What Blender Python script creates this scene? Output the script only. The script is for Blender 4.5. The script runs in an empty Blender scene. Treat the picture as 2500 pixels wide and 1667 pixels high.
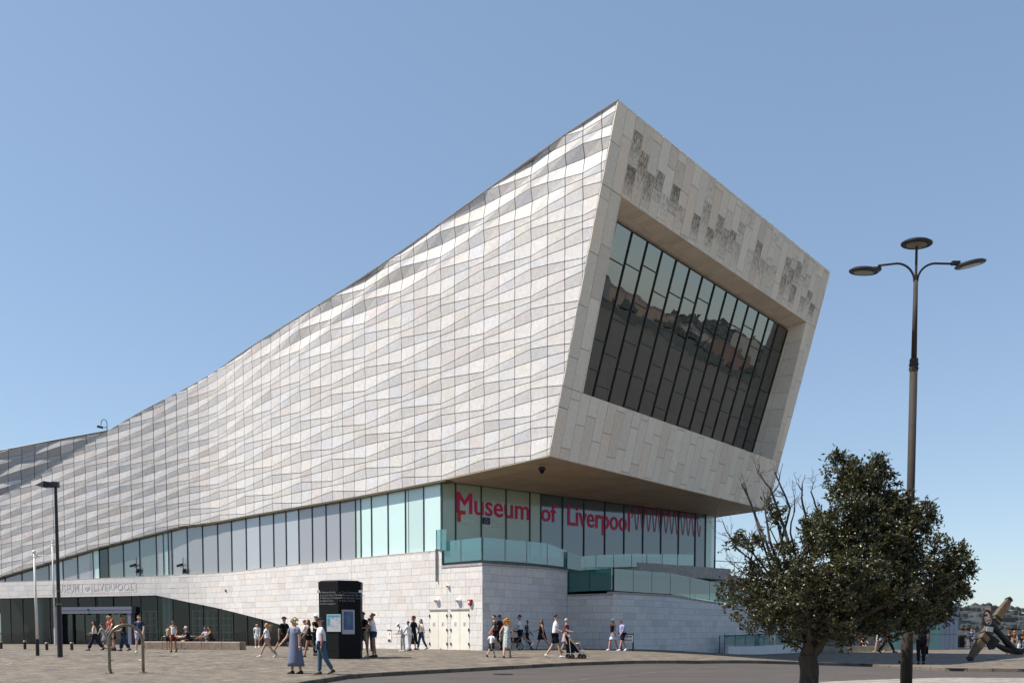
import bpy, bmesh, math, random
import numpy as np
from mathutils import Vector, Matrix
random.seed(7)
R = math.radians
sc = bpy.context.scene
COL = sc.collection

# ------------------------------------------------------------------ camera
F = 2100.0; CX = 1250.0; PIT = R(3.0); HOR = 1540.0; CV = HOR + F*math.tan(PIT); CAMZ = 1.36
cam_d = bpy.data.cameras.new('camera'); cam = bpy.data.objects.new('camera', cam_d); COL.objects.link(cam)
cam.location = (0, 0, CAMZ); cam.rotation_euler = (R(90) - PIT, 0, 0)
cam_d.sensor_width = 36; cam_d.lens = 36*F/2500; cam_d.shift_y = (CV - 833.5)/2500
cam_d.clip_start = 0.1; cam_d.clip_end = 9000
sc.camera = cam
# ------------------------------------------------------------------ light
SUN_AZ = math.atan2(-1.0, -.10); SUN_EL = R(57)       # towards the sun: azimuth measured from +Y to +X
w = bpy.data.worlds.new('World'); sc.world = w; w.use_nodes = True
nt = w.node_tree; nt.nodes.clear()
sky = nt.nodes.new('ShaderNodeTexSky'); sky.sky_type = 'NISHITA'; sky.sun_disc = False
sky.sun_elevation = SUN_EL; sky.sun_rotation = SUN_AZ
sky.air_density = 1.0; sky.dust_density = 0.25; sky.ozone_density = 1.6; sky.altitude = 10
bg = nt.nodes.new('ShaderNodeBackground'); bg.inputs[1].default_value = 0.088
wo = nt.nodes.new('ShaderNodeOutputWorld')
gm = nt.nodes.new('ShaderNodeGamma'); gm.inputs[1].default_value = .6       # same response over the whole sky: summer haze flattens it
mx = nt.nodes.new('ShaderNodeMix'); mx.data_type = 'RGBA'; mx.blend_type = 'MULTIPLY'; mx.inputs[0].default_value = 1; mx.inputs[7].default_value = (.78, .88, .99, 1)
nt.links.new(sky.outputs[0], gm.inputs[0]); nt.links.new(gm.outputs[0], mx.inputs[6]); nt.links.new(mx.outputs[2], bg.inputs[0]); nt.links.new(bg.outputs[0], wo.inputs[0])
sd = bpy.data.lights.new('sun', 'SUN'); so = bpy.data.objects.new('sun', sd); COL.objects.link(so)
sd.energy = 2.25; sd.angle = R(0.5); sd.color = (1.0, .94, .85)
sv = Vector((math.sin(SUN_AZ)*math.cos(SUN_EL), math.cos(SUN_AZ)*math.cos(SUN_EL), math.sin(SUN_EL)))
so.rotation_euler = sv.to_track_quat('Z', 'Y').to_euler(); so.location = (-40, 40, 80)
sc.view_settings.view_transform = 'Standard'; sc.view_settings.look = 'None'
sc.view_settings.exposure = 1.72; sc.view_settings.gamma = 1.0; sc.view_settings.use_curve_mapping = False
sc.cycles.max_bounces = 8; sc.cycles.diffuse_bounces = 4; sc.cycles.transparent_max_bounces = 16
sc.cycles.use_denoising = True

# ------------------------------------------------------------------ survey maths: bearings read off the photo, met with real planes
def ray(u, v):
    a = (u-CX)/F; b = (CV-v)/F; c, s = math.cos(PIT), math.sin(PIT)
    return Vector((a, c+s*b, -s+c*b))
def proj(P):
    x, y, z = P[0], P[1], P[2]-CAMZ; c, s = math.cos(PIT), math.sin(PIT)
    w_ = c*y-s*z
    if w_ < .1: return (-9999, -9999)
    return (CX+F*x/w_, CV-F*(s*y+c*z)/w_)
def at_y(u, v, Y):
    d = ray(u, v); t = Y/d.y; return Vector((d.x*t, Y, CAMZ+d.z*t))
def at_plane(u, v, P, n):
    d = ray(u, v); O = Vector((0, 0, CAMZ)); t = (Vector(P)-O).dot(n)/d.dot(n); return O+d*t
def sst(x, a, b):
    t = min(1, max(0, (x-a)/(b-a))); return t*t*(3-2*t)
def gz(x, y):
    left = .38*sst(y, 27, 41); right = -.24*sst(y, 22, 45)
    return left + (right-left)*sst(x, 5, 18)
def on_ground(u, v, dz=0.0):
    d = ray(u, v); d = d/d.y; y = 8.0; prev = 8.0
    while y < 140:
        if CAMZ+d.z*y < gz(d.x*y, y)+dz: break
        prev = y; y += .4
    lo, hi = prev, y
    for _ in range(30):
        m = (lo+hi)/2
        if CAMZ+d.z*m < gz(d.x*m, m)+dz: hi = m
        else: lo = m
    return Vector((d.x*lo, lo, gz(d.x*lo, lo)+dz))
def interp(x, T):
    if x <= T[0][0]: return T[0][1]
    for (a, b), (c, d) in zip(T, T[1:]):
        if x <= c: return b+(d-b)*(x-a)/(c-a)
    return T[-1][1]

# ------------------------------------------------------------------ mesh helpers
class MB:
    def __init__(s): s.v = []; s.f = []; s.m = []; s.t = []
    def add(s, vs, fs, m=0, tone=(1, 1, 1)):
        o = len(s.v); s.v += [tuple(p) for p in vs]
        for f in fs: s.f.append(tuple(i+o for i in f)); s.m.append(m); s.t.append(tone)
    def box(s, c, d, M=None, m=0, tone=(1, 1, 1)):
        hx, hy, hz = d[0]/2, d[1]/2, d[2]/2
        vs = [Vector((sx*hx, sy*hy, sz*hz)) for sz in (-1, 1) for sy in (-1, 1) for sx in (-1, 1)]
        c = Vector(c)
        vs = [(M @ p if M else p)+c for p in vs]
        s.add(vs, [(0, 2, 3, 1), (4, 5, 7, 6), (0, 1, 5, 4), (2, 6, 7, 3), (0, 4, 6, 2), (1, 3, 7, 5)], m, tone)
    def prism(s, base, top, m=0, tone=(1, 1, 1)):
        n = len(base)
        s.add(list(base)+list(top), [tuple(range(n))[::-1], tuple(range(n, 2*n))] + [(i, (i+1) % n, n+(i+1) % n, n+i) for i in range(n)], m, tone)
    def tube(s, pts, rad, n=8, m=0, cap=True, tone=(1, 1, 1)):
        pts = [Vector(p) for p in pts]; k = len(pts)
        if not hasattr(rad, '__len__'): rad = [rad]*k
        vs = []; up = None
        for i, p in enumerate(pts):
            d = (pts[min(i+1, k-1)]-pts[max(i-1, 0)]).normalized()
            if up is None: up = d.orthogonal().normalized()
            a = (up-d*up.dot(d))
            if a.length < 1e-5: a = d.orthogonal()
            a.normalize(); up = a
            b = d.cross(a)
            for j in range(n):
                th = 2*math.pi*j/n
                vs.append(p+(a*math.cos(th)+b*math.sin(th))*rad[i])
        fs = [(i*n+j, i*n+(j+1) % n, (i+1)*n+(j+1) % n, (i+1)*n+j) for i in range(k-1) for j in range(n)]
        if cap: fs += [tuple(range(n))[::-1], tuple(range((k-1)*n, k*n))]
        s.add(vs, fs, m, tone)
    def loft(s, rings, m=0, cap=True, tone=(1, 1, 1)):
        n = len(rings[0]); k = len(rings); vs = [p for r in rings for p in r]
        fs = [(i*n+j, i*n+(j+1) % n, (i+1)*n+(j+1) % n, (i+1)*n+j) for i in range(k-1) for j in range(n)]
        if cap: fs += [tuple(range(n))[::-1], tuple(range((k-1)*n, k*n))]
        s.add(vs, fs, m, tone)
    def lathe(s, prof, c, n=20, m=0, ax=None, tone=(1, 1, 1)):
        M = ax if ax else Matrix.Identity(3); c = Vector(c); rings = []
        for r, z in prof: rings.append([c+M @ Vector((r*math.cos(2*math.pi*j/n), r*math.sin(2*math.pi*j/n), z)) for j in range(n)])
        s.loft(rings, m, True, tone)
    def sphere(s, c, r, m=0, nu=10, nv=6, M=None, tone=(1, 1, 1)):
        if not hasattr(r, '__len__'): r = (r, r, r)
        c = Vector(c); rings = []
        for i in range(nv+1):
            ph = -math.pi/2+math.pi*(i+.02)/(nv+.04)
            ring = []
            for j in range(nu):
                th = 2*math.pi*j/nu
                p = Vector((r[0]*math.cos(ph)*math.cos(th), r[1]*math.cos(ph)*math.sin(th), r[2]*math.sin(ph)))
                ring.append(c+(M @ p if M else p))
            rings.append(ring)
        s.loft(rings, m, True, tone)
    def mesh(s, name, mats, off=(0, 0, 0), smooth=False):
        me = bpy.data.meshes.new(name); ox, oy, oz = off
        me.from_pydata([(x-ox, y-oy, z-oz) for x, y, z in s.v], [], s.f)
        for mt in (mats if isinstance(mats, (list, tuple)) else [mats]): me.materials.append(mt)
        me.polygons.foreach_set('material_index', s.m)
        if any(t != (1, 1, 1) for t in s.t) or any(mm.name in TONED for mm in me.materials if mm):
            ca = me.color_attributes.new('tone', 'FLOAT_COLOR', 'CORNER'); buf = []
            for f, t in zip(s.f, s.t): buf += [t[0], t[1], t[2], 1.0]*len(f)
            ca.data.foreach_set('color', buf)
        if smooth: me.polygons.foreach_set('use_smooth', [True]*len(me.polygons))
        me.update(); return me
    def build(s, name, mats, parent=None, smooth=False, kind=None, label=None, origin=None):
        off = Vector((0, 0, 0))
        if parent is not None: off = world_loc(parent)
        elif origin is not None: off = Vector(origin)
        me = s.mesh(name, mats, off, smooth)
        o = bpy.data.objects.new(name, me); COL.objects.link(o)
        if parent is not None: o.parent = parent
        else: o.location = off
        if kind: o['kind'] = kind
        if label: o['label'] = label
        return o
def world_loc(o):
    v = Vector((0, 0, 0))
    while o is not None: v += Vector(o.location); o = o.parent
    return v
def thing(name, label, cat, loc=(0, 0, 0), group=None):
    o = bpy.data.objects.new(name, None); COL.objects.link(o); o.location = loc; o.empty_display_size = .2
    o['label'] = label; o['category'] = cat
    if group: o['group'] = group
    return o
def tag(o, label, cat, group=None):
    o['label'] = label; o['category'] = cat
    if group: o['group'] = group
    return o
def node(name, parent):        # an Empty that is a part holding sub-parts
    o = bpy.data.objects.new(name, None); COL.objects.link(o); o.parent = parent; o.empty_display_size = .2
    return o
def rotz(a): return Matrix.Rotation(a, 3, 'Z')

# ------------------------------------------------------------------ materials
TONED = set()
def mat(name, col, rough=.7, metal=0.0, spec=.5, tone=False, noise=0.0, nscale=3.0, bump=0.0, bscale=40.0, streak=0.0, vscale=None, coat=0.0, col2=None):
    m = bpy.data.materials.new(name); m.use_nodes = True; nt = m.node_tree; N = nt.nodes; L = nt.links
    b = N['Principled BSDF']; b.inputs['Roughness'].default_value = rough; b.inputs['Metallic'].default_value = metal
    b.inputs['Specular IOR Level'].default_value = spec; b.inputs['Coat Weight'].default_value = coat
    b.inputs['Base Color'].default_value = (*col, 1)
    last = None
    tc = N.new('ShaderNodeTexCoord')
    def mixc(kind, fac, a, c):
        x = N.new('ShaderNodeMix'); x.data_type = 'RGBA'; x.blend_type = kind
        for sock, val in ((x.inputs[0], fac), (x.inputs[6], a), (x.inputs[7], c)):
            if hasattr(val, 'links') or isinstance(val, bpy.types.NodeSocket): L.new(val, sock)
            elif isinstance(val, (int, float)): sock.default_value = val
            else: sock.default_value = (*val[:3], 1)
        return x.outputs[2]
    geo = N.new('ShaderNodeNewGeometry')
    if noise or col2:
        n1 = N.new('ShaderNodeTexNoise'); n1.inputs['Scale'].default_value = nscale; n1.inputs['Detail'].default_value = 6; n1.inputs['Roughness'].default_value = .62
        if vscale:
            mp = N.new('ShaderNodeMapping'); mp.inputs['Scale'].default_value = vscale; L.new(geo.outputs['Position'], mp.inputs[0]); L.new(mp.outputs[0], n1.inputs[0])
        else: L.new(geo.outputs['Position'], n1.inputs[0])
        rp = N.new('ShaderNodeValToRGB'); rp.color_ramp.elements[0].position = .3; rp.color_ramp.elements[1].position = .7
        c2 = col2 if col2 else tuple(c*(1-noise) for c in col)
        rp.color_ramp.elements[0].color = (*c2, 1); rp.color_ramp.elements[1].color = (*[min(1, c*(1+noise*.35)) for c in col], 1)
        L.new(n1.outputs[0], rp.inputs[0]); last = rp.outputs[0]
    if streak:
        mp = N.new('ShaderNodeMapping'); mp.inputs['Scale'].default_value = (5, 5, .45); L.new(geo.outputs['Position'], mp.inputs[0])
        n2 = N.new('ShaderNodeTexNoise'); n2.inputs['Scale'].default_value = 1.3; n2.inputs['Detail'].default_value = 8; n2.inputs['Roughness'].default_value = .7; L.new(mp.outputs[0], n2.inputs[0])
        r2 = N.new('ShaderNodeValToRGB'); r2.color_ramp.elements[0].position = .60; r2.color_ramp.elements[1].position = .78
        r2.color_ramp.elements[0].color = (0, 0, 0, 1); r2.color_ramp.elements[1].color = (streak, streak, streak, 1)
        L.new(n2.outputs[0], r2.inputs[0])
        last = mixc('MIX', r2.outputs[0], last if last else col, tuple(c*.45 for c in col))
    if tone:
        TONED.add(m.name)
        at = N.new('ShaderNodeAttribute'); at.attribute_name = 'tone'
        last = mixc('MULTIPLY', 1.0, last if last else col, at.outputs[0])
    if last: L.new(last, b.inputs['Base Color'])
    if bump:
        n3 = N.new('ShaderNodeTexNoise'); n3.inputs['Scale'].default_value = bscale; n3.inputs['Detail'].default_value = 5; L.new(geo.outputs['Position'], n3.inputs[0])
        bp = N.new('ShaderNodeBump'); bp.inputs['Strength'].default_value = bump; bp.inputs['Distance'].default_value = .02
        L.new(n3.outputs[0], bp.inputs['Height']); L.new(bp.outputs[0], b.inputs['Normal'])
    return m
M = {}
M['cladding'] = mat('pale_limestone', (.655, .635, .625), .75, tone=True, noise=.17, nscale=6, streak=.5, bump=.12, bscale=25)
M['endstone'] = mat('warm_limestone', (.92, .81, .67), .75, tone=True, noise=.12, nscale=7, bump=.12, bscale=25)  # bounced ground light put into the end wall's warmer, paler colour
M['block'] = mat('white_limestone_block', (.74, .71, .685), .8, tone=True, noise=.12, nscale=6, streak=.22, bump=.15, bscale=30)
M['joint'] = mat('dark_joint', (.13, .125, .12), .9)
M['joint_pale'] = mat('pale_mortar', (.33, .31, .29), .9)
M['soffit'] = mat('soffit_board', (.52, .41, .28), .6, tone=True, noise=.15, nscale=2)
M['fascia'] = mat('bronze_edge', (.10, .085, .05), .5)
M['dark_metal'] = mat('dark_metal', (.035, .035, .04), .45, .6)
M['black'] = mat('black_paint', (.005, .005, .006), .6, noise=.3, nscale=5, spec=.2)
M['mullion'] = mat('mullion_grey', (.045, .05, .05), .4, .3)
M['steel'] = mat('brushed_steel', (.26, .22, .16), .33, .85, noise=.3, nscale=8)
M['pole_brown'] = mat('pole_paint', (.045, .036, .030), .75, 0, spec=.25, noise=.25, nscale=6)
M['white'] = mat('white_paint', (.80, .79, .76), .5)
M['pole_white'] = mat('white_pole', (.75, .72, .66), .4, noise=.1, nscale=4)
M['concrete'] = mat('concrete', (.40, .37, .33), .85, noise=.35, nscale=2.5, bump=.2)
M['coping'] = mat('coping_stone', (.42, .38, .35), .8, noise=.35, nscale=5)
M['bench'] = mat('bench_stone', (.26, .20, .15), .8, noise=.35, nscale=4, bump=.2)
M['door'] = mat('cream_door', (.80, .76, .66), .55, noise=.06, nscale=2)
M['pink'] = mat('pink_letters', (.60, .01, .10), .5)
M['red'] = mat('red_print', (.55, .03, .02), .5)
M['blue_flag'] = mat('flag_blue', (.01, .015, .16), .5)
M['yellow'] = mat('flag_yellow', (.7, .5, .05), .5)
M['faint'] = mat('faint_white_print', (.85, .88, .80), .5)
M['grey_print'] = mat('grey_print', (.22, .22, .22), .5)
M['carve'] = mat('carved_grey', (.50, .47, .46), .8)
M['lamp_glass'] = mat('lamp_glass', (.20, .18, .13), .3)
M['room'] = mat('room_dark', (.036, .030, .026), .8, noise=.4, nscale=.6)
M['shelf'] = mat('shelf_white', (.7, .78, .78), .5)
M['water'] = mat('river_water', (.085, .072, .052), .55, spec=.2, noise=.2, nscale=.05, bump=.5, bscale=1.2)
M['alarm'] = mat('alarm_red', (.35, .01, .015), .4)
def glassmat(name, tint, diff, dfac, gloss=.10, rough=.02, grow=.5):
    m = bpy.data.materials.new(name); m.use_nodes = True; nt = m.node_tree; N = nt.nodes; L = nt.links; N.clear()
    out = N.new('ShaderNodeOutputMaterial'); tr = N.new('ShaderNodeBsdfTransparent'); tr.inputs[0].default_value = (*tint, 1)
    df = N.new('ShaderNodeBsdfDiffuse'); df.inputs[0].default_value = (*diff, 1)
    gl = N.new('ShaderNodeBsdfGlossy'); gl.inputs['Roughness'].default_value = rough; gl.inputs[0].default_value = (.9, .95, .95, 1)
    geo = N.new('ShaderNodeNewGeometry'); ns = N.new('ShaderNodeTexNoise'); ns.inputs['Scale'].default_value = .35; L.new(geo.outputs['Position'], ns.inputs[0])
    bp = N.new('ShaderNodeBump'); bp.inputs['Strength'].default_value = .06; bp.inputs['Distance'].default_value = .15; L.new(ns.outputs[0], bp.inputs['Height']); L.new(bp.outputs[0], gl.inputs['Normal'])
    m1 = N.new('ShaderNodeMixShader'); m1.inputs[0].default_value = dfac; L.new(tr.outputs[0], m1.inputs[1]); L.new(df.outputs[0], m1.inputs[2])
    fr = N.new('ShaderNodeLayerWeight'); fr.inputs[0].default_value = .35
    mr = N.new('ShaderNodeMapRange'); mr.inputs[3].default_value = gloss; mr.inputs[4].default_value = min(1, gloss+grow); L.new(fr.outputs['Fresnel'], mr.inputs[0])
    m2 = N.new('ShaderNodeMixShader'); L.new(mr.outputs[0], m2.inputs[0]); L.new(m1.outputs[0], m2.inputs[1]); L.new(gl.outputs[0], m2.inputs[2])
    L.new(m2.outputs[0], out.inputs[0]); return m
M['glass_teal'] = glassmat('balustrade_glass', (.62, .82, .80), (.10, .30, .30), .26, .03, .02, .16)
M['glass_teal3'] = glassmat('shaded_balustrade_glass', (.34, .52, .52), (.05, .16, .16), .36, .03, .02, .14)  # darker copy of the balustrade glass, with shade put into its colours
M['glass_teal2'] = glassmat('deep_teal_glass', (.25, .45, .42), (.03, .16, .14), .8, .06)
M['glass_ent'] = glassmat('entrance_glass', (.42, .50, .50), (.012, .016, .018), .22, .03, .02, .2)
M['glass_big'] = glassmat('dark_window_glass', (.30, .28, .24), (.030, .024, .018), .5, .20, .006, .5)
M['glass_lav'] = glassmat('grey_fritted_glass', (.3, .3, .3), (.40, .40, .42), .9, .15, .05)
M['glass_grn'] = glassmat('green_grey_glass', (.3, .3, .3), (.20, .25, .24), .9, .16, .03)
M['glass_pur'] = glassmat('purple_grey_glass', (.3, .3, .3), (.17, .16, .20), .9, .14, .03)
M['glass_mint'] = glassmat('pale_mint_glass', (.5, .6, .6), (.62, .80, .78), .92, .06, .15)
M['glass_shop'] = glassmat('sage_glass', (.3, .3, .3), (.42, .48, .36), .93, .05, .1)
M['glass_shop_dark'] = glassmat('slate_glass', (.3, .3, .3), (.10, .12, .135), .93, .12, .06)
M['glass_dark'] = glassmat('black_glass', (.1, .1, .1), (.008, .01, .01), .9, .08, .03)
M['glass_bright'] = glassmat('end_glass', (.6, .7, .65), (.62, .76, .68), .75, .08, .1)

for i_, f_ in enumerate((.82, .92, 1.08)):
    M['glass_lav%d' % i_] = glassmat('grey_fritted_glass_%s' % 'abc'[i_], (.3, .3, .3), (.40*f_, .40*f_, .42*f_), .9, .12+.03*i_, .05)
    M['glass_grn%d' % i_] = glassmat('green_grey_glass_%s' % 'abc'[i_], (.3, .3, .3), (.20*f_, .25*f_, .24*f_), .9, .12+.03*i_, .03)
    M['glass_mint%d' % i_] = glassmat('pale_mint_glass_%s' % 'abc'[i_], (.5, .6, .6), (.60*f_, .78*f_, .74*f_), .92, .05+.02*i_, .15)
# ================================================================== ground, road, kerbs
KF = [(718,1667),(858,1645),(1000,1637),(1200,1627),(1380,1617),(1552,1611.5),(1700,1612),(1900,1613),(2093,1618),(2200,1625),(2323,1630),(2500,1632)]
kf = [tuple(on_ground(u, v))[:2] for u, v in KF]
kf = [(-60, -60), (-30, -8), (-15, 9), (-9, 16.5)] + kf + [(kf[-1][0]+30, kf[-1][1]-1.5)]
kn = [tuple(on_ground(u, v))[:2] for u, v in [(1998,1662),(2150,1656),(2300,1652),(2500,1653)]]
kn = [(-60, -75), (-10, -12), (-2, 6), (4, 17)] + kn + [(kn[-1][0]+30, kn[-1][1]-1)]
def fy(x): return interp(x, kf)
def ny(x): return interp(x, kn)
QUAY_X, QUAY_Y = 27.0, 82.0
def paver_mat(name, c1, c2, sx, sy, rot=0.0):
    m = bpy.data.materials.new(name); m.use_nodes = True; nt = m.node_tree; N = nt.nodes; L = nt.links
    b = N['Principled BSDF']; b.inputs['Roughness'].default_value = .85
    geo = N.new('ShaderNodeNewGeometry'); mp = N.new('ShaderNodeMapping'); mp.inputs['Rotation'].default_value = (0, 0, rot); L.new(geo.outputs['Position'], mp.inputs[0])
    br = N.new('ShaderNodeTexBrick'); br.inputs['Scale'].default_value = 1.0; br.inputs['Brick Width'].default_value = sx; br.inputs['Row Height'].default_value = sy
    br.inputs['Mortar Size'].default_value = .013; br.inputs['Mortar Smooth'].default_value = .3; br.inputs['Bias'].default_value = -.1
    br.inputs['Color1'].default_value = (*c1, 1); br.inputs['Color2'].default_value = (*c2, 1); br.inputs['Mortar'].default_value = (c2[0]*.3, c2[1]*.29, c2[2]*.28, 1)
    L.new(mp.outputs[0], br.inputs[0])
    ns = N.new('ShaderNodeTexNoise'); ns.inputs['Scale'].default_value = .45; ns.inputs['Detail'].default_value = 9; ns.inputs['Roughness'].default_value = .7; L.new(geo.outputs['Position'], ns.inputs[0])
    rp = N.new('ShaderNodeValToRGB'); rp.color_ramp.elements[0].position = .3; rp.color_ramp.elements[1].position = .72
    rp.color_ramp.elements[0].color = (.72, .70, .68, 1); rp.color_ramp.elements[1].color = (1.12, 1.1, 1.06, 1); L.new(ns.outputs[0], rp.inputs[0])
    n4 = N.new('ShaderNodeTexNoise'); mp4 = N.new('ShaderNodeMapping'); mp4.inputs['Scale'].default_value = (.45, 1.3, 1); mp4.inputs['Rotation'].default_value = (0, 0, rot); L.new(geo.outputs['Position'], mp4.inputs[0]); n4.inputs['Scale'].default_value = 4; n4.inputs['Detail'].default_value = 5; L.new(mp4.outputs[0], n4.inputs[0])
    r4 = N.new('ShaderNodeValToRGB'); r4.color_ramp.elements[0].position = .35; r4.color_ramp.elements[1].position = .6
    r4.color_ramp.elements[0].color = (.38, .37, .36, 1); L.new(n4.outputs[0], r4.inputs[0])
    x = N.new('ShaderNodeMix'); x.data_type = 'RGBA'; x.blend_type = 'MULTIPLY'; x.inputs[0].default_value = 1
    L.new(br.outputs[0], x.inputs[6]); L.new(rp.outputs[0], x.inputs[7])
    y = N.new('ShaderNodeMix'); y.data_type = 'RGBA'; y.blend_type = 'MULTIPLY'; y.inputs[0].default_value = 1
    L.new(x.outputs[2], y.inputs[6]); L.new(r4.outputs[0], y.inputs[7]); L.new(y.outputs[2], b.inputs['Base Color'])
    bp = N.new('ShaderNodeBump'); bp.inputs['Strength'].default_value = .6; bp.inputs['Distance'].default_value = .02; bp.invert = True
    L.new(br.outputs['Fac'], bp.inputs['Height']); 
    b2 = N.new('ShaderNodeBump'); b2.inputs['Strength'].default_value = .5; b2.inputs['Distance'].default_value = .03; L.new(n4.outputs[0], b2.inputs['Height']); L.new(bp.outputs[0], b2.inputs['Normal']); L.new(b2.outputs[0], b.inputs['Normal'])
    return m
M['setts'] = paver_mat('granite_setts', (.31, .26, .205), (.15, .128, .103), .24, .11, R(12))
M['setts2'] = paver_mat('pale_setts', (.48, .45, .40), (.38, .355, .32), .22, .11, R(0))
M['asphalt'] = mat('asphalt', (.068, .058, .051), .9, noise=.3, nscale=.35, vscale=(1, 2.5, 1), bump=.5, bscale=60)
M['kerb'] = mat('kerb_stone', (.16, .13, .10), .85, tone=True, noise=.35, nscale=3, bump=.3)
M['road_paint'] = mat('worn_road_paint', (.15, .135, .125), .8, noise=.6, nscale=2.2)

def sheet(name, y0, y1, mtl, dz, xs, step=1.6):
    mb = MB()
    cols = []
    for x in xs:
        a, b = y0(x), y1(x); n = 1
        cols.append((x, a, b))
    N_ = max(2, int(max(b-a for _, a, b in cols)/step))
    N_ = min(N_, 70)
    vs = []; fs = []
    for x, a, b in cols:
        for j in range(N_+1):
            y = a+(b-a)*j/N_
            vs.append((x, y, gz(x, y)+dz))
    for i in range(len(cols)-1):
        for j in range(N_):
            k = i*(N_+1)+j; fs.append((k, k+N_+1, k+N_+2, k+1))
    mb.add(vs, fs); return mb.build(name, mtl, smooth=True, kind='structure')
xs = [-60+1.5*i for i in range(30)] + [-15+.3*i for i in range(int((QUAY_X+15)/.3)+1)] + [QUAY_X+.001+1.2*i for i in range(int(28/1.2))]
RD = -.125
sheet('plaza_paving', fy, lambda x: 160 if x <= QUAY_X else QUAY_Y, M['setts'], 0, xs)
sheet('road', lambda x: ny(x), lambda x: fy(x), M['asphalt'], RD, xs)
sheet('near_pavement', lambda x: ny(x)-60, ny, M['setts2'], 0, xs)
mb = MB(); mb.add([(-3000, -60, -.6), (-60, -60, -.6), (-60, 600, -.6), (-3000, 600, -.6)], [(0, 1, 2, 3)])
mb.add([(-3000, -3000, -.6), (52, -3000, -.6), (52, -60, -.6), (-3000, -60, -.6)], [(0, 1, 2, 3)])
mb.build('city_ground', M['setts2'], kind='structure')  # unseen ground, made paler than the plaza to bounce light onto the museum
mb = MB(); mb.add([(-4000, -4000, -7), (5000, -4000, -7), (5000, 5000, -7), (-4000, 5000, -7)], [(0, 1, 2, 3)]); mb.build('river', M['water'], kind='structure')
mb = MB(); z0 = gz(QUAY_X+9, QUAY_Y)
mb.box(((QUAY_X+54)/2, QUAY_Y+.4, -3.6), (54-QUAY_X, .8, 6.7)); mb.box((QUAY_X-.1, QUAY_Y+39, -3.4), (.6, 78, 6.9)); mb.box((54.2, 10, -3.6), (.8, 146, 6.7))
mb.build('quay_wall', M['coping'], kind='structure')

def kerb_line(fn, x0, x1, side, lab):
    root = node('kerb', None) if False else bpy.data.objects.new('kerb', None)
    COL.objects.link(root); root['kind'] = 'structure'; root.location = (0, 0, 0)
    # walk along the curve in steps of 0.9 m
    x = x0; y = fn(x); pts = [(x, y)]
    while x < x1:
        dx = .02; seg = 0
        while seg < .9 and x < x1:
            nx = x+dx; nyy = fn(nx); seg += math.hypot(dx, nyy-y); x, y = nx, nyy
        pts.append((x, y))
    for (ax, ay), (bx, by) in zip(pts, pts[1:]):
        d = Vector((bx-ax, by-ay, 0)); l = d.length; d /= max(l, 1e-6); n = Vector((-d.y, d.x, 0))*side
        mb = MB(); t = random.uniform(.75, 1.15); g = .012
        a = Vector((ax, ay, 0))+d*g; b = Vector((bx, by, 0))-d*g; p = [a-n*.0, b-n*.0, b+n*.15, a+n*.15]
        zz = [gz(q.x, q.y) for q in p]
        bot = [Vector((q.x, q.y, z_-.3)) for q, z_ in zip(p, zz)]
        top = [Vector((q.x, q.y, z_+.012)) for q, z_ in zip(p, zz)]
        ch = .02; top2 = [top[0]+n*ch, top[1]+n*ch, top[2], top[3]]
        mid = [q-Vector((0, 0, ch)) for q in top[:2]]+[top[2]-Vector((0, 0, .001)), top[3]-Vector((0, 0, .001))]
        if side < 0: bot, mid, top2 = bot[::-1], mid[::-1], top2[::-1]
        mb.loft([bot, mid, top2], tone=(t, t, t)); mb.build('kerb_stone', M['kerb'], root)
kerb_line(fy, -9, kf[-1][0]-18, 1, '')
kerb_line(ny, 2.5, kn[-1][0]-20, -1, '')
mb = MB()
for pts_ in ([(430, 1637), (640, 1627), (760, 1613), (900, 1608)], [(0, 1640), (60, 1652), (140, 1660)], [(0, 1596), (300, 1600), (620, 1598)]):
    pp_ = [on_ground(u, v) for u, v in pts_]
    for a, b in zip(pp_, pp_[1:]):
        d = (b-a).normalized(); n = Vector((-d.y, d.x, 0))*.035
        for k in range(8):
            p, q = a+(b-a)*k/8, a+(b-a)*(k+1)/8; mb.add([(s.x, s.y, gz(s.x, s.y)+.005) for s in (p-n, q-n, q+n, p+n)], [(0, 1, 2, 3)])
mb.build('drain_channel', M['joint'], kind='structure')
# worn white line on the carriageway
mb = MB()
pl = [on_ground(u, v, RD) for u, v in [(1350,1666),(1450,1655),(1580,1643),(1694,1632.5),(1766,1627)]]
for i, (a, b) in enumerate(zip(pl, pl[1:])):
    d = (b-a).normalized(); n = Vector((-d.y, d.x, 0))*.05
    for k in range(6):
        p, q = a+(b-a)*k/6, a+(b-a)*(k+1)/6
        P = [p-n, q-n, q+n, p+n]; mb.add([(s.x, s.y, gz(s.x, s.y)+RD+.006) for s in P], [(0, 1, 2, 3)])
mb.build('road_line', M['road_paint'], kind='structure')
p = on_ground(1228, 1645, RD); mb = MB(); mb.lathe([(.0, .004), (.34, .004), (.36, .012), (.33, .016), (0, .016)], p, 20)
tag(mb.build('manhole_cover', M['dark_metal'], origin=p), 'round iron cover set in the road below the kerb', 'manhole cover')

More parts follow.
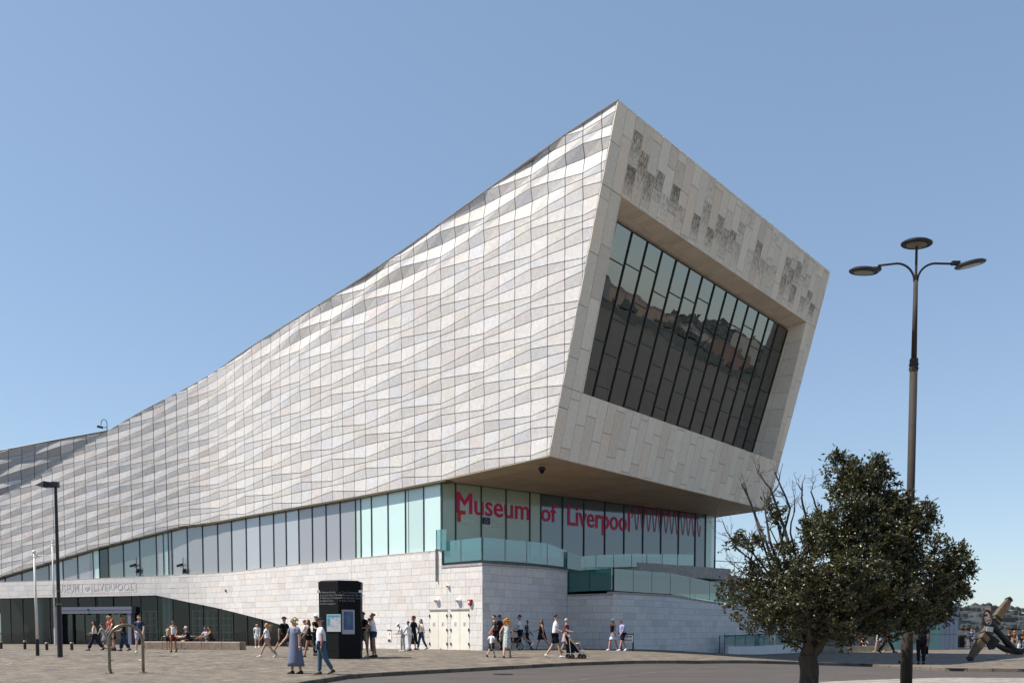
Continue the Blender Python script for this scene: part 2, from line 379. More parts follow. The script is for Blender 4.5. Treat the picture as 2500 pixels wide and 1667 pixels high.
# ================================================================== museum
MUS = thing('museum_building', 'large angular pale stone museum with a faceted facade and one huge tilted window', 'museum', (0, 45, 0))
K = at_y(1078, 1345, 45.9)
d1 = Vector((-.772, .636)).normalized(); d2 = Vector((-.957, .288)).normalized()
QA, QB = 20.0, 26.0
def plan(q):
    if q <= QA: return Vector(K[:2])+d1*q, d1
    p = Vector(K[:2])+d1*QA; n = 12; Lq = min(q, QB)-QA; d = d1
    for i in range(n):
        s = (i+.5)/n*Lq/(QB-QA); d = (d1*(1-s)+d2*s).normalized(); p = p+d*Lq/n
    if q > QB: d = d2; p = p+d2*(q-QB)
    return p, d
_pc = {}
def FP(q, z, out=0.0):
    k = round(q, 3)
    if k not in _pc: _pc[k] = plan(q)
    p, t = _pc[k]; o = Vector((-t.y, t.x))
    if o.y > 0: o = -o
    p = p+o*out; return Vector((p.x, p.y, z))
def onfac(u, v, out=0.0):
    d = ray(u, v); lo, hi = -16, 60
    for _ in range(40):
        m = (lo+hi)/2; P = FP(m+1e-7, 0, out)
        if d.x*P.y-d.y*P.x > 0: hi = m
        else: lo = m
    P = FP(lo, 0, out); t = P.y/d.y; return lo, CAMZ+d.z*t
ZB = sorted([onfac(u, v) for u, v in [(-60,1425),(0,1407),(80,1383),(223,1340),(341,1310),(446,1283),(600,1259),(870,1212),(1078,1172),(1340,1113)]])
ZT = sorted([onfac(u, v) for u, v in [(-60,1250),(0,1212),(106,1150),(223,1082),(303,1033),(425,962),(510,909),(595,856),(680,813),(787,736),(909,661),(1020,579),(1127,508),(1222,441),(1318,374),(1414,303),(1509,243)]])
qA, zA = onfac(1509, 243); qB, zB_ = onfac(1340, 1113)
QL = 43.0
def zb(q): return interp(q, ZB)
_pf = np.polyfit([a[0] for a in ZT[:-1]], [a[1] for a in ZT[:-1]], 6)
def zt(q): return float(np.polyval(_pf, min(q, ZT[-1][0])))
def clip(poly, f):          # keep f(p)>=0 ; p = tuple
    out = []
    for i in range(len(poly)):
        a, b = poly[i], poly[(i+1) % len(poly)]; fa, fb = f(a), f(b)
        if fa >= 0: out.append(a)
        if (fa >= 0) != (fb >= 0):
            t = fa/(fa-fb); out.append(tuple(x+(y-x)*t for x, y in zip(a, b)))
    return out
def area2(poly): return abs(sum(a[0]*b[1]-b[0]*a[1] for a, b in zip(poly, poly[1:]+poly[:1])))/2
def inset(poly, gx, gy):
    cx = sum(p[0] for p in poly)/len(poly); cy = sum(p[1] for p in poly)/len(poly)
    wx = max(p[0] for p in poly)-min(p[0] for p in poly); wy = max(p[1] for p in poly)-min(p[1] for p in poly)
    sx = max(.3, 1-2*gx/max(wx, 1e-3)); sy = max(.3, 1-2*gy/max(wy, 1e-3))
    return [(cx+(p[0]-cx)*sx, cy+(p[1]-cy)*sy)+tuple(p[2:]) for p in poly]
class Pieces:
    def __init__(s, name, mtl, parent, limit=300): s.L = []; s.name = name; s.m = mtl; s.p = parent; s.lim = limit
    def add(s, front, back, tone):
        pr = [proj(P) for P in front]; s.L.append((area2(pr), front, back, tone))
    def emit(s):
        s.L.sort(key=lambda a: -a[0]); rest = MB(); n = 0
        for k, (a, fr, bk, tone) in enumerate(s.L):
            nn = len(fr); fs = [tuple(range(nn))] + [(i, i+nn, (i+1) % nn+nn, (i+1) % nn) for i in range(nn)]
            if k < s.lim:
                mb = MB(); mb.add(fr+bk, fs, 0, tone); mb.build(s.name, s.m, s.p)
            else: rest.add(fr+bk, fs, 0, tone); n += 1
        if n: rest.build(s.name+'s_far', s.m, s.p, kind='stuff')
def tones(warm=.0, spread=.07):
    b = 1-random.random()**1.6*spread*2; c = random.random()
    if c < .10: return (b*.93, b*.88, b*.86)
    if c < .30: return (b, b*(.965-warm), b*(.92-warm))
    if c < .45: return (b*.95, b*.96, b*.985) if warm <= 0.01 else (b*.95, b*.94, b*.91)
    return (b, b*.99, b*.975)

# ---------------- faceted main facade
clad = node('facade_cladding', MUS); mb = MB()
qs = []; q = qA
cols = [-11+k for k in range(0, 56)]
def hrow(q): return .94 + (.72-.94)*sst(q, 8, 30)
HB = 12.0
def zline(i, j, q):
    ph = (j % 6); tri = 1-abs(ph-0)*2/3 if ph <= 3 else -1+(ph-3)*2/3
    base = 6.6 - .35 if False else 0
    return zb(q) - .55 + hrow(q)*(i + .19*((-1)**i)*tri), tri
def ridge(i, j):
    ph = (j % 6); tri = 1-ph*2/3 if ph <= 3 else -1+(ph-3)*2/3
    return .5*(1-((-1)**i)*tri)
DR = -.040
P1 = Pieces('stone_panel', M['cladding'], clad)
cutA = lambda p: (p[0]-qA) - (p[1]-zA)*(qB-qA)/(zB_-zA)
for j in cols:
    q0, q1 = float(j), float(j+1)
    if q0 >= QL: break
    tl = lambda p: (zt(q0)+(zt(q1)-zt(q0))*(p[0]-q0)/(q1-q0)) - p[1]
    bl = lambda p: p[1] - (zb(q0)+(zb(q1)-zb(q0))*(p[0]-q0)/(q1-q0))
    for i in range(-1, 27):
        a0, a1 = zline(i, j, q0)[0], zline(i, j+1, q1)[0]
        b0, b1 = zline(i+1, j, q0)[0], zline(i+1, j+1, q1)[0]
        if min(a0, a1) > max(zt(q0), zt(q1)) or max(b0, b1) < min(zb(q0), zb(q1)): continue
        m0, m1 = a0+(b0-a0)*.56, a1+(b1-a1)*.56
        dt = lambda q, z: 1+3.2*sst(z, zt(q)-3.0, zt(q)-1.2)*sst(-q, -20, -8)
        r0, r1 = DR*ridge(i, j)*dt(q0, m0), DR*ridge(i, j+1)*dt(q1, m1)
        for lo0, lo1, hi0, hi1, dl0, dl1, dh0, dh1 in ((a0, a1, m0, m1, 0, 0, r0, r1), (m0, m1, b0, b1, r0, r1, 0, 0)):
            poly = [(q0, lo0, dl0), (q1, lo1, dl1), (q1, hi1, dh1), (q0, hi0, dh0)]
            for f in (tl, bl, cutA):
                poly = clip(poly, f)
                if len(poly) < 3: break
            if len(poly) < 3 or area2(poly) < .02: continue
            gap = .022 + .022*sst(q0, 18, 24)
            pi_ = inset(poly, gap, .02)
            # left side stones overlap like shingles: one edge stands slightly proud
            sh = .035*sst(q0, 17, 22)
            front = [FP(a, b, d+sh*(a-q0)/(q1-q0)) for a, b, d in pi_]; back = [FP(a, b, d-.05) for a, b, d in pi_]
            P1.add(front[::-1], back[::-1], tones(.01 if q0 > 18 else 0))
P1.emit()
# backing wall behind the stones, the roof, the rear
mb = MB(); vs = []; n_ = 0
qq = [qA+(QL-qA)*k/50 for k in range(51)]
edge_lo = lambda q: zb(q) if q > qB else zB_+(zA-zB_)*(q-qB)/(qA-qB)
for q in qq: vs += [FP(q, edge_lo(q)+.02, -.26), FP(q, max(zt(q)-.02, edge_lo(q)+.03), -.26)]
mb.add(vs, [(2*k, 2*k+1, 2*k+3, 2*k+2) for k in range(50)]); mb.build('backing_wall', M['joint'], MUS)
es = Vector((.6566, .7542, 0)).normalized(); DEP = 24.1
mb = MB(); vs = []
for q in qq:
    a = FP(q, zt(q)-.03, -.02); vs += [a, a+es*(DEP)]
mb.add(vs, [(2*k, 2*k+1, 2*k+3, 2*k+2) for k in range(50)]); mb.build('roof', M['concrete'], MUS)
mb = MB(); vs = []
for q in qq:
    a = FP(q, zt(q)-.03, -.02)+es*DEP; b = FP(q, edge_lo(q), -.02)+es*DEP; vs += [a, b]
mb.add(vs, [(2*k, 2*k+1, 2*k+3, 2*k+2) for k in range(50)]); mb.build('rear_wall', M['block'], MUS)
# thin metal capping along the roof edge and dark trim under the cladding
mb = MB()
tp = [FP(q, zt(q)+.0, .0) for q in [qA+(QL-qA)*k/80 for k in range(81)]]; mb.tube(tp, .028, 6, cap=False); mb.build('roof_capping', M['coping'], MUS)
mb = MB()
for k in range(80):
    q0 = -.3+(QL+.3)*k/80; q1 = -.3+(QL+.3)*(k+1)/80
    a = [FP(q0, zb(q0)-.004, -.0), FP(q0, zb(q0)-.004, -.62), FP(q1, zb(q1)-.004, -.62), FP(q1, zb(q1)-.004, -.0)]
    b = [p-Vector((0, 0, .09)) for p in a]; mb.prism(a, b)
mb.build('facade_edge_trim', M['fascia'], MUS)

# ---------------- end wall with the big window
A = FP(qA, zA); B = FP(qB, zB_)
def hz(u, v, z): d = ray(u, v); t = (z-CAMZ)/d.z; return Vector((0, 0, CAMZ))+d*t
E_ = hz(1874, 1244, zB_); s_ax = (E_-B).normalized(); nrm = s_ax.cross(A-B).normalized()
if nrm.y > 0: nrm = -nrm
t_ax = ((A-B)-s_ax*(A-B).dot(s_ax)).normalized(); LS = (E_-B).length
def SP(s, t, d=0.0): return B+s_ax*s+t_ax*t+nrm*d
def toST(u, v, d=0.0): P = at_plane(u, v, B+nrm*d, nrm); return (P-B).dot(s_ax), (P-B).dot(t_ax)
sA, tA = (A-B).dot(s_ax), (A-B).dot(t_ax); sD, tD = toST(2028, 664)
S0, S1, T0, T1 = 1.65, 22.97, 3.24, 12.02
endw = node('end_wall', MUS)
P2 = Pieces('facing_slab', M['endstone'], endw)
W = .76; L_ = 2.3
def in_face(poly):
    for (x0, y0), (x1, y1) in (((0, 0), (LS, 0)), ((LS, 0), (sD, tD)), ((sD, tD), (sA, tA)), ((sA, tA), (0, 0))):
        poly = clip(poly, lambda p: (x1-x0)*(p[1]-y0)-(y1-y0)*(p[0]-x0))
        if len(poly) < 3: return []
    return poly
regs = [[lambda p: p[1]-T1], [lambda p: T0-p[1]], [lambda p: S0-p[0], lambda p: p[1]-T0, lambda p: T1-p[1]], [lambda p: p[0]-S1, lambda p: p[1]-T0, lambda p: T1-p[1]]]
ks = int(26/W)+2
for k in range(-1, ks):
    s0 = k*W; off = ((k*.382) % 1)*L_; j = -2
    while True:
        t0 = off+j*L_-(.35 if k % 2 else 0); t1 = t0+L_; j += 1
        if t0 > 17: break
        if t1 < 0: continue
        sk = (sA/tA)   # lean of the strips
        base = [(s0+sk*t0, t0), (s0+W+sk*t0, t0), (s0+W+sk*t1, t1), (s0+sk*t1, t1)]
        tn = tones(.03, .06)
        for rg in regs:
            poly = base
            for f in rg:
                poly = clip(poly, f)
                if len(poly) < 3: break
            if len(poly) < 3: continue
            poly = in_face(poly)
            if len(poly) < 3 or area2(poly) < .03: continue
            pi_ = inset(poly, .012, .012); dd = random.uniform(-.006, .006)
            P2.add([SP(a, b, dd) for a, b in pi_], [SP(a, b, -.06) for a, b in pi_], tn)
P2.emit()
# backing of the end wall in four pieces around the opening
mb = MB()
def quad(mb, pts, d, m=0): mb.add([SP(a, b, d) for a, b in pts], [tuple(range(len(pts)))], m)
quad(mb, [(0, 0), (LS, 0), (LS+(sD-LS)*T0/tD, T0), (sA*T0/tA, T0)], -.05)
quad(mb, [(sA*T1/tA, T1), (LS+(sD-LS)*T1/tD, T1), (sD, tD), (sA, tA)], -.05)
quad(mb, [(sA*T0/tA, T0), (S0, T0), (S0, T1), (sA*T1/tA, T1)], -.05)
quad(mb, [(S1, T0), (LS+(sD-LS)*T0/tD, T0), (LS+(sD-LS)*T1/tD, T1), (S1, T1)], -.05)
mb.build('end_backing', M['joint'], MUS)
# dark weather stains on slabs above the window
def stain_mat():
    m = bpy.data.materials.new('weather_stain'); m.use_nodes = True; nt = m.node_tree; N = nt.nodes; L = nt.links
    b = N['Principled BSDF']; b.inputs['Roughness'].default_value = .9; b.inputs['Base Color'].default_value = (.17, .14, .10, 1)
    geo = N.new('ShaderNodeNewGeometry'); mp = N.new('ShaderNodeMapping'); mp.inputs['Scale'].default_value = (13, 13, 1.6); L.new(geo.outputs['Position'], mp.inputs[0])
    n = N.new('ShaderNodeTexNoise'); n.inputs['Scale'].default_value = 1.1; n.inputs['Detail'].default_value = 10; n.inputs['Roughness'].default_value = .75; L.new(mp.outputs[0], n.inputs[0])
    at = N.new('ShaderNodeAttribute'); at.attribute_name = 'tone'
    ad = N.new('ShaderNodeMath'); ad.operation = 'MULTIPLY_ADD'; L.new(at.outputs['Fac'], ad.inputs[0]); ad.inputs[1].default_value = .30; L.new(n.outputs[0], ad.inputs[2])
    r = N.new('ShaderNodeValToRGB'); r.color_ramp.elements[0].position = .62; r.color_ramp.elements[1].position = .90; L.new(ad.outputs[0], r.inputs[0])
    r.color_ramp.elements[1].color = (.9, .9, .9, 1)
    L.new(r.outputs[0], b.inputs['Alpha']); return m
M['stain'] = stain_mat()
mb = MB(); sk = sA/tA
for k in range(2, 31):
    for seg in (0, 1):
        if random.random() < (.12 if seg == 0 else .5): continue
        tt = T1+(.15 if seg == 0 else 1.35)+(.55 if k % 2 else 0); hgt = random.uniform(1.0, 1.6); lev = random.uniform(.45, 1.0)*(1 if seg == 0 or k % 2 == 0 else .6)
        s0 = k*W+sk*tt+.03; n = 5
        for a in range(n):
            ta, tb = tt+hgt*a/n, tt+hgt*(a+1)/n; wt = lev*[.45, .6, .75, .85, .9][a]
            P = [(s0+sk*(ta-tt), ta), (s0+W-.05+sk*(ta-tt), ta), (s0+W-.05+sk*(tb-tt), tb), (s0+sk*(tb-tt), tb)]
            mb.add([SP(x, y, .013) for x, y in P], [(0, 1, 2, 3)], 0, (wt, wt, wt))
mb.build('weather_stains', M['stain'], endw, kind='stuff')
# bevel strip at the left edge of the end wall
# reveals
DI = 1.62; TI1 = 11.48; TI0 = 3.27
P3 = Pieces('reveal_slab', M['endstone'], node('window_reveal', MUS))
def strip4(a0, a1, b0, b1, tn, P=P3):   # a outer edge pair, b inner edge pair
    c = (a0+a1+b0+b1)/4
    fr = [c+(p-c)*.985 for p in (a0, a1, b1, b0)]
    inn = (fr[1]-fr[0]).cross(fr[3]-fr[0]).normalized()*.05
    ctr = SP(12, 7.5, -.7)
    if (c+inn-ctr).length < (c-ctr).length: inn = -inn
    P.add(fr, [p+inn for p in fr], tn)
n = 40
for k in range(n):
    for h in range(2):
        x0, x1 = S0+(S1-S0)*k/n, S0+(S1-S0)*(k+1)/n; e0, e1 = h/2, (h+1)/2
        tn = tones(.04, .05)
        f = lambda s, e: SP(s, T1+(TI1-T1)*e, -DI*e)
        strip4(f(x0, e0), f(x1, e0), f(x0, e1), f(x1, e1), tn)
n = 8
for k in range(n):
    y0, y1 = T0+(T1-T0)*k/n, T0+(T1-T0)*(k+1)/n
    i0, i1 = TI0+(TI1-TI0)*k/n, TI0+(TI1-TI0)*(k+1)/n
    for (e0, e1) in ((0, .62), (.62, 1)):
        tn = tones(.04, .05)
        g = lambda y, i, e, S: SP(S, y+(i-y)*e, -DI*e)
        strip4(g(y0, i0, e0, S1), g(y1, i1, e0, S1), g(y0, i0, e1, S1), g(y1, i1, e1, S1), tn)
        strip4(g(y0, i0, e0, S0), g(y1, i1, e0, S0), g(y0, i0, e1, S0), g(y1, i1, e1, S0), tn)
P3.emit()
mb = MB()
mb.add([SP(S0, T0), SP(S1, T0), SP(S1, TI0, -DI), SP(S0, TI0, -DI)], [(0, 1, 2, 3)]); mb.build('window_sill', M['coping'], MUS)
mb = MB()
mb.add([SP(S0-.1, T1+.1, -.03), SP(S1+.1, T1+.1, -.03), SP(S1+.1, TI1+.1, -DI-.1), SP(S0-.1, TI1+.1, -DI-.1)], [(0, 1, 2, 3)])
mb.add([SP(S1+.08, T0, -.03), SP(S1+.08, T1, -.03), SP(S1+.08, TI1, -DI-.1), SP(S1+.08, TI0, -DI-.1)], [(0, 1, 2, 3)]); mb.build('reveal_backing', M['joint'], MUS)
# glazing: 14 bays with staggered transoms
bw = node('picture_window', MUS)
NB = 15; bwid = (S1-S0)/NB; skw = .035
rr = random.Random(3)
def DG(t): return -(1.17+(TI1-t)/(TI1-TI0)*.45)
mbm = MB()
for k in range(NB):
    x0, x1 = S0+k*bwid, S0+(k+1)*bwid
    ts = [TI0]; base = [4.9, 6.3, 8.2, 10.0] if k % 2 else [4.0, 5.6, 7.3, 9.9]
    ts += [b_+(.25*((k % 4)-1.5)) for b_ in base] + [TI1]
    for a, b in zip(ts, ts[1:]):
        mb = MB(); g = .03; dd = rr.uniform(-.004, .004)
        mb.add([SP(x0+g, a+g, DG(a)+dd), SP(x1-g, a+g, DG(a)-dd), SP(x1-g, b-g, DG(b)+dd*.5), SP(x0+g, b-g, DG(b)-dd*.5)], [(0, 1, 2, 3)])
        mb.build('pane', M['glass_big'], bw)
        mt = MB(); c = SP((x0+x1)/2, b, DG(b)+.02); Mx = Matrix((s_ax, t_ax, nrm)).transposed()
        mt.box(c, (x1-x0-.06, .04, .05), Mx); mt.build('transom', M['mullion'], bw)
for k in range(NB+1):
    mt = MB(); c = SP(S0+k*bwid, (TI0+TI1)/2, DG((TI0+TI1)/2)+.03); mt.box(c, (.04, TI1-TI0, .08), Matrix((s_ax, t_ax, nrm)).transposed() @ Matrix.Rotation(math.atan(.45/(TI1-TI0)), 3, 'X')); mt.build('mullion', M['mullion'], bw)
# gallery behind the window
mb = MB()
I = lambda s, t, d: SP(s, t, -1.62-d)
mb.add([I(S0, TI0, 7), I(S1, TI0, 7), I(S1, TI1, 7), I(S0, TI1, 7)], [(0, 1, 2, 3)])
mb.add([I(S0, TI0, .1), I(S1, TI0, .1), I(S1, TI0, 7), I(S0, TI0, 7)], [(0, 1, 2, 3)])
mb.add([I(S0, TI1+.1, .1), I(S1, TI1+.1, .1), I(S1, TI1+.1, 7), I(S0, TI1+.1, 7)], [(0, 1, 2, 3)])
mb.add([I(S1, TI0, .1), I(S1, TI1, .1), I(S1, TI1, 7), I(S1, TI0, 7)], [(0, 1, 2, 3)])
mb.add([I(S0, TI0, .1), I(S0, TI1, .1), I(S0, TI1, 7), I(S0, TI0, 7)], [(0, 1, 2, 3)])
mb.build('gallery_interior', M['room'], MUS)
mb = MB()
for s in (3.2, 4.9, 6.6): mb.box(I(s, TI0+1.3, 1.2), (.8, .08, 2.3), rotz(math.atan2(s_ax.y, s_ax.x)))
for k in range(3): mb.box(I(8.5+k*1.6, TI0+2.6, 2), (.9, .05, .3), rotz(math.atan2(s_ax.y, s_ax.x)))
mb.build('display_stand', M['shelf'], MUS)

# ---------------- soffit below the overhang
R_ = hz(1746, 1257, 9.4)
Kp = FP(0, zb(0)); 
mb = MB(); P4 = Pieces('soffit_board', M['soffit'], node('overhang_soffit', MUS), 120)
nn = 15; mm = 5
def sq(a, b): # bilinear over B,E / K,R
    p = B+(E_-B)*a; q = Kp+(R_-Kp)*a; return p+(q-p)*b
for i in range(nn):
    for j in range(mm):
        c = [sq(i/nn, j/mm), sq((i+1)/nn, j/mm), sq((i+1)/nn, (j+1)/mm), sq(i/nn, (j+1)/mm)]
        ce = (c[0]+c[1]+c[2]+c[3])/4; fr = [ce+(p-ce)*.985-Vector((0, 0, .02)) for p in c]
        P4.add(fr, [p+Vector((0, 0, .05)) for p in fr], tones(.05, .08))
P4.emit()
mb = MB(); up = Vector((0, 0, .04)); bk = Vector((d1.x, d1.y, 0))
mb.add([B+up, E_+up, R_+up, Kp+up], [(0, 1, 2, 3)])
mb.add([E_+up, E_+up+bk*40, R_+up+bk*40, R_+up], [(0, 1, 2, 3)]); mb.build('soffit_backing', M['joint'], MUS)

# ---------------- first-floor glazing strip on the facade
ZG = sorted([onfac(u, v, -.3) for u, v in [(-60,1421),(0,1420),(149,1415.5),(387,1405),(459,1401),(567,1396),(667,1384.6),(832,1367),(947,1355),(1076,1343.5)]])
def zg(q): return interp(q, ZG)
mus_u = [-30, 12, 53, 85.5, 119.7, 154, 190, 228, 243, 265, 302, 342, 382.6, 400, 412, 420.5, 458.6, 496, 533, 567, 602.6, 636, 669.6, 700, 731, 764, 797.6, 832, 869.7, 882.5, 908.4, 948.6, 991, 1035.6, 1076.5]
def q_of_u(u, v=1380, out=-.3): return onfac(u, v, out)[0]
strip = node('window_strip', MUS)
mq = [q_of_u(u) for u in mus_u]
for k in range(len(mus_u)-1):
    u = (mus_u[k]+mus_u[k+1])/2; q0, q1 = mq[k], mq[k+1]
    g = 'glass_pur' if u < 110 else 'glass_lav' if u < 228 else 'glass_mint' if u < 243 else 'glass_dark' if u < 265 else 'glass_grn' if u < 382 else 'glass_lav' if u < 400 else 'glass_mint' if u < 412 else 'glass_lav' if u < 869 else 'glass_mint'
    mb = MB(); e = .02
    mb.add([FP(q0-e, zg(q0), -.3), FP(q1+e, zg(q1), -.3), FP(q1+e, zb(q1)-.05, -.3), FP(q0-e, zb(q0)-.05, -.3)], [(0, 1, 2, 3)])
    mb.build('pane', M[g+random.choice(('0', '1', '2'))] if g in ('glass_lav', 'glass_grn', 'glass_mint') else M[g], strip)
    if 243 <= mus_u[k] < 244 or 400 <= mus_u[k] < 413 or 243 <= mus_u[k+1] < 244: pass
    mt = MB(); a = FP(q0, zg(q0), -.27); b = FP(q0, zb(q0)-.05, -.27)
    t2 = FP(q0-.5, 0)-FP(q0+.5, 0); ang = math.atan2(t2.y, t2.x)
    mt.box((a+b)/2, (.035 if mus_u[k] not in (243, 400, 412) else .012, .05, (b-a).length), rotz(ang)); mt.build('mullion', M['mullion'], strip)
mb = MB()
for k in range(60):
    q0 = -.05+(QL)*k/60; q1 = -.05+QL*(k+1)/60
    a = [FP(q0, zg(q0)+.0, -.02), FP(q0, zg(q0), -.34), FP(q1, zg(q1), -.34), FP(q1, zg(q1), -.02)]
    mb.prism(a, [p-Vector((0, 0, .07)) for p in a])
mb.build('window_ledge', M['coping'], MUS)
mb = MB()
vs = []
for k in range(50):
    q = 2.4+(QL-2.4)*k/49; vs += [FP(q, 0, -1.6), FP(q, zb(q)+.3, -1.6)]
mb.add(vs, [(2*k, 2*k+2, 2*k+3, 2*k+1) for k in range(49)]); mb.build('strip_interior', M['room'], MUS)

# ---------------- lower stone wall (left) with the entrance opening
C_q = onfac(1178, 1585)[0]
wall = node('lower_wall', MUS)
P5 = Pieces('wall_block', M['block'], wall)
ZE1 = sorted([onfac(u, v) for u, v in [(-60,1461.5),(0,1460),(381,1452.5)]])
ZE2 = sorted([onfac(u, v) for u, v in [(381,1452.5),(461,1469.5),(640,1511),(690,1526),(860,1583)]])
qE = onfac(381, 1452.5)[0]; qS = onfac(860, 1583)[0]; q640 = onfac(640, 1511)[0]; q461 = onfac(461, 1469.5)[0]
def z_open(q): return interp(q, ZE1) if q > qE else (interp(q, ZE2) if q > qS else -1)
zc = .376; rows = []
z = -.1
br_ = random.Random(11)
def door_rect():
    out = []
    for u0, u1 in ((1048.5, 1092), (1100.5, 1145.5)):
        a = onfac(u0, 1485)[0]; b = onfac(u1, 1485)[0]; out.append((b, a))
    return out
DR_ = door_rect(); zDoor = onfac(1095, 1486)[1]
TERZ = onfac(1178, 1373)[1]
def wtop(q): return zg(q)-.07 if q >= 0 else TERZ-.03
i = 0
while z < 6.4:
    q = -3.2+br_.uniform(-.5, 0); zz = z
    while q < QL:
        wd = br_.choice([.45, .6, .75, .9, 1.05]); q0, q1 = max(q, C_q), q+wd; q += wd
        if q1 <= q0+.02: continue
        # split at q=0 and at doors
        cuts = [q0]+[c for c in sorted([0, qE, qS, q640, q461, DR_[0][0], DR_[0][1], DR_[1][0], DR_[1][1]]) if q0 < c < q1]+[q1]
        tn = tones(.0, .05)
        for a, b in zip(cuts, cuts[1:]):
            if b-a < .03: continue
            mid = (a+b)/2; lo = zz; hi = zz+zc
            if any(r0-.001 <= a and b <= r1+.001 for r0, r1 in DR_):
                if hi <= zDoor+.02: continue
                lo = max(lo, zDoor)
            poly = [(a, lo), (b, lo), (b, hi), (a, hi)]
            ta, tb = wtop(a+1e-4), wtop(b-1e-4); poly = clip(poly, lambda p: ta+(tb-ta)*(p[0]-a)/(b-a)-p[1])
            if len(poly) < 3: continue
            if mid > qS:
                oa, ob = z_open(a+1e-4), z_open(b-1e-4)
                poly = clip(poly, lambda p: p[1]-(oa+(ob-oa)*(p[0]-a)/(b-a)))
            if len(poly) < 3 or area2(poly) < .006: continue
            pi_ = inset(poly, .006, .006); dd = br_.uniform(-.004, .004)
            P5.add([FP(x, y, dd) for x, y in pi_][::-1], [FP(x, y, -.05) for x, y in pi_][::-1], tn)
    z += zc; i += 1
P5.emit()
mb = MB(); vs = []; qq = sorted([C_q, -.001, 0, qE, qS, q640, q461]+[C_q+(QL-C_q)*k/60 for k in range(61)])
for q in qq: vs += [FP(q, max(-.3, z_open(q)), -.03), FP(q, wtop(q)-.01, -.03)]
mb.add(vs, [(2*k, 2*k+1, 2*k+3, 2*k+2) for k in range(len(qq)-1)]); mb.build('mortar_backing', M['joint_pale'], MUS)
# slanted soffit of the entrance opening
mb = MB(); vs = []; qo = sorted([qS, qE, q640, q461]+[qS+(QL-qS)*k/30 for k in range(31)])
for q in qo: vs += [FP(q, z_open(q), -.01), FP(q, z_open(q), -.75)]
mb.add(vs, [(2*k, 2*k+1, 2*k+3, 2*k+2) for k in range(len(qo)-1)]); mb.build('entrance_soffit', M['coping'], MUS)
# entrance glazing
ent = node('entrance_glazing', MUS)
eu = [-30, 27, 57, 90, 123, 139, 322, 345, 385, 423, 462, 497, 533, 570, 604, 640, 680, 720, 765]
eq = [onfac(u, 1520, -.6)[0] for u in eu]
def gq(q): P = FP(q, 0, -.6); return gz(P.x, P.y)
for k in range(len(eu)-1):
    q0, q1 = eq[k], eq[k+1]
    if 139 <= eu[k] < 322: continue
    mb = MB(); mb.add([FP(q0, gq(q0), -.6), FP(q1, gq(q1), -.6), FP(q1, z_open(q1)+.2, -.6), FP(q0, z_open(q0)+.2, -.6)], [(0, 1, 2, 3)]); mb.build('pane', M['glass_ent'], ent)
for k in range(len(eu)):
    q0 = eq[k]; mt = MB(); t2 = FP(q0-.5, 0)-FP(q0+.5, 0); h = z_open(q0)+.2-gq(q0)
    mt.box(FP(q0, gq(q0)+h/2, -.58), (.035, .05, h), rotz(math.atan2(t2.y, t2.x))); mt.build('mullion', M['mullion'], ent)
# portal: grey frame with sliding doors
M['portal'] = mat('portal_grey', (.16, .17, .22), .45, .2)
qa, qb = onfac(322, 1520, -.45)[0], onfac(145, 1520, -.45)[0]
zl = onfac(230, 1497, -.45)[1]; zu = onfac(230, 1481, -.45)[1]
t2 = FP(qa, 0)-FP(qb, 0); ang = math.atan2(t2.y, t2.x); Rz = rotz(ang); gg = gq((qa+qb)/2)
portal = node('entrance_portal', MUS)
mb = MB(); mb.box((FP(qa, (zl+zu)/2, -.4)+FP(qb, (zl+zu)/2, -.4))/2, (t2.length+.5, .5, zu-zl), Rz)
mb.box((FP(qa, zl, -.4)+FP(qb, zl, -.4))/2+Vector((0, 0, .28)), (t2.length+.46, .54, .04), Rz, tone=(.5, .5, .5)); mb.build('lintel', M['portal'], portal)
for q in (qa, qb):
    mb = MB(); mb.box(FP(q, (zl+gg)/2, -.4), (.30, .42, zl-gg-.002), Rz); mb.build('jamb', M['portal'], portal)
for k in range(6):
    q = qa+(qb-qa)*(k+.5)/6; mb = MB(); h = zl-gg; w_ = t2.length/6
    c = FP(q, gg+h/2, -.75 if k in (1, 4) else -.65)
    mb.box(c, (w_-.06, .02, h-.05), Rz); o = mb.build('sliding_door' if k in (1, 2, 3, 4) else 'side_light', M['glass_ent'] if k != 1 else M['glass_dark'], portal)
    f = MB(); f.box(FP(q-w_/2+.02, gg+h/2, -.62), (.05, .06, h-.01), Rz); f.build('door_frame', M['mullion'], portal)
mb = MB(); mb.sphere((FP((qa+qb)/2+.3, (zl+zu)/2+.05, -.12)), (.07, .05, .06)); mb.build('sensor', M['black'], portal)
for q in (qa+1.2, qa+4.4): mb = MB(); mb.box(FP(q, zl-.05, -.2), (.25, .1, .08), Rz); mb.build('sensor', M['black'], portal)
# upper lights over the portal
for u0, u1 in ((139, 190), (190, 233), (233, 277), (277, 322)):
    q0, q1 = onfac(u0, 1470, -.6)[0], onfac(u1, 1470, -.6)[0]
    mb = MB(); mb.add([FP(q0, zu, -.6), FP(q1, zu, -.6), FP(q1, z_open(q1)+.2, -.6), FP(q0, z_open(q0)+.2, -.6)], [(0, 1, 2, 3)]); mb.build('pane', M['glass_ent'], ent)
    mt = MB(); mt.box(FP(q0, (zu+z_open(q0))/2+.1, -.57), (.05, .1, z_open(q0)-zu+.2), Rz); mt.build('mullion', M['mullion'], ent)
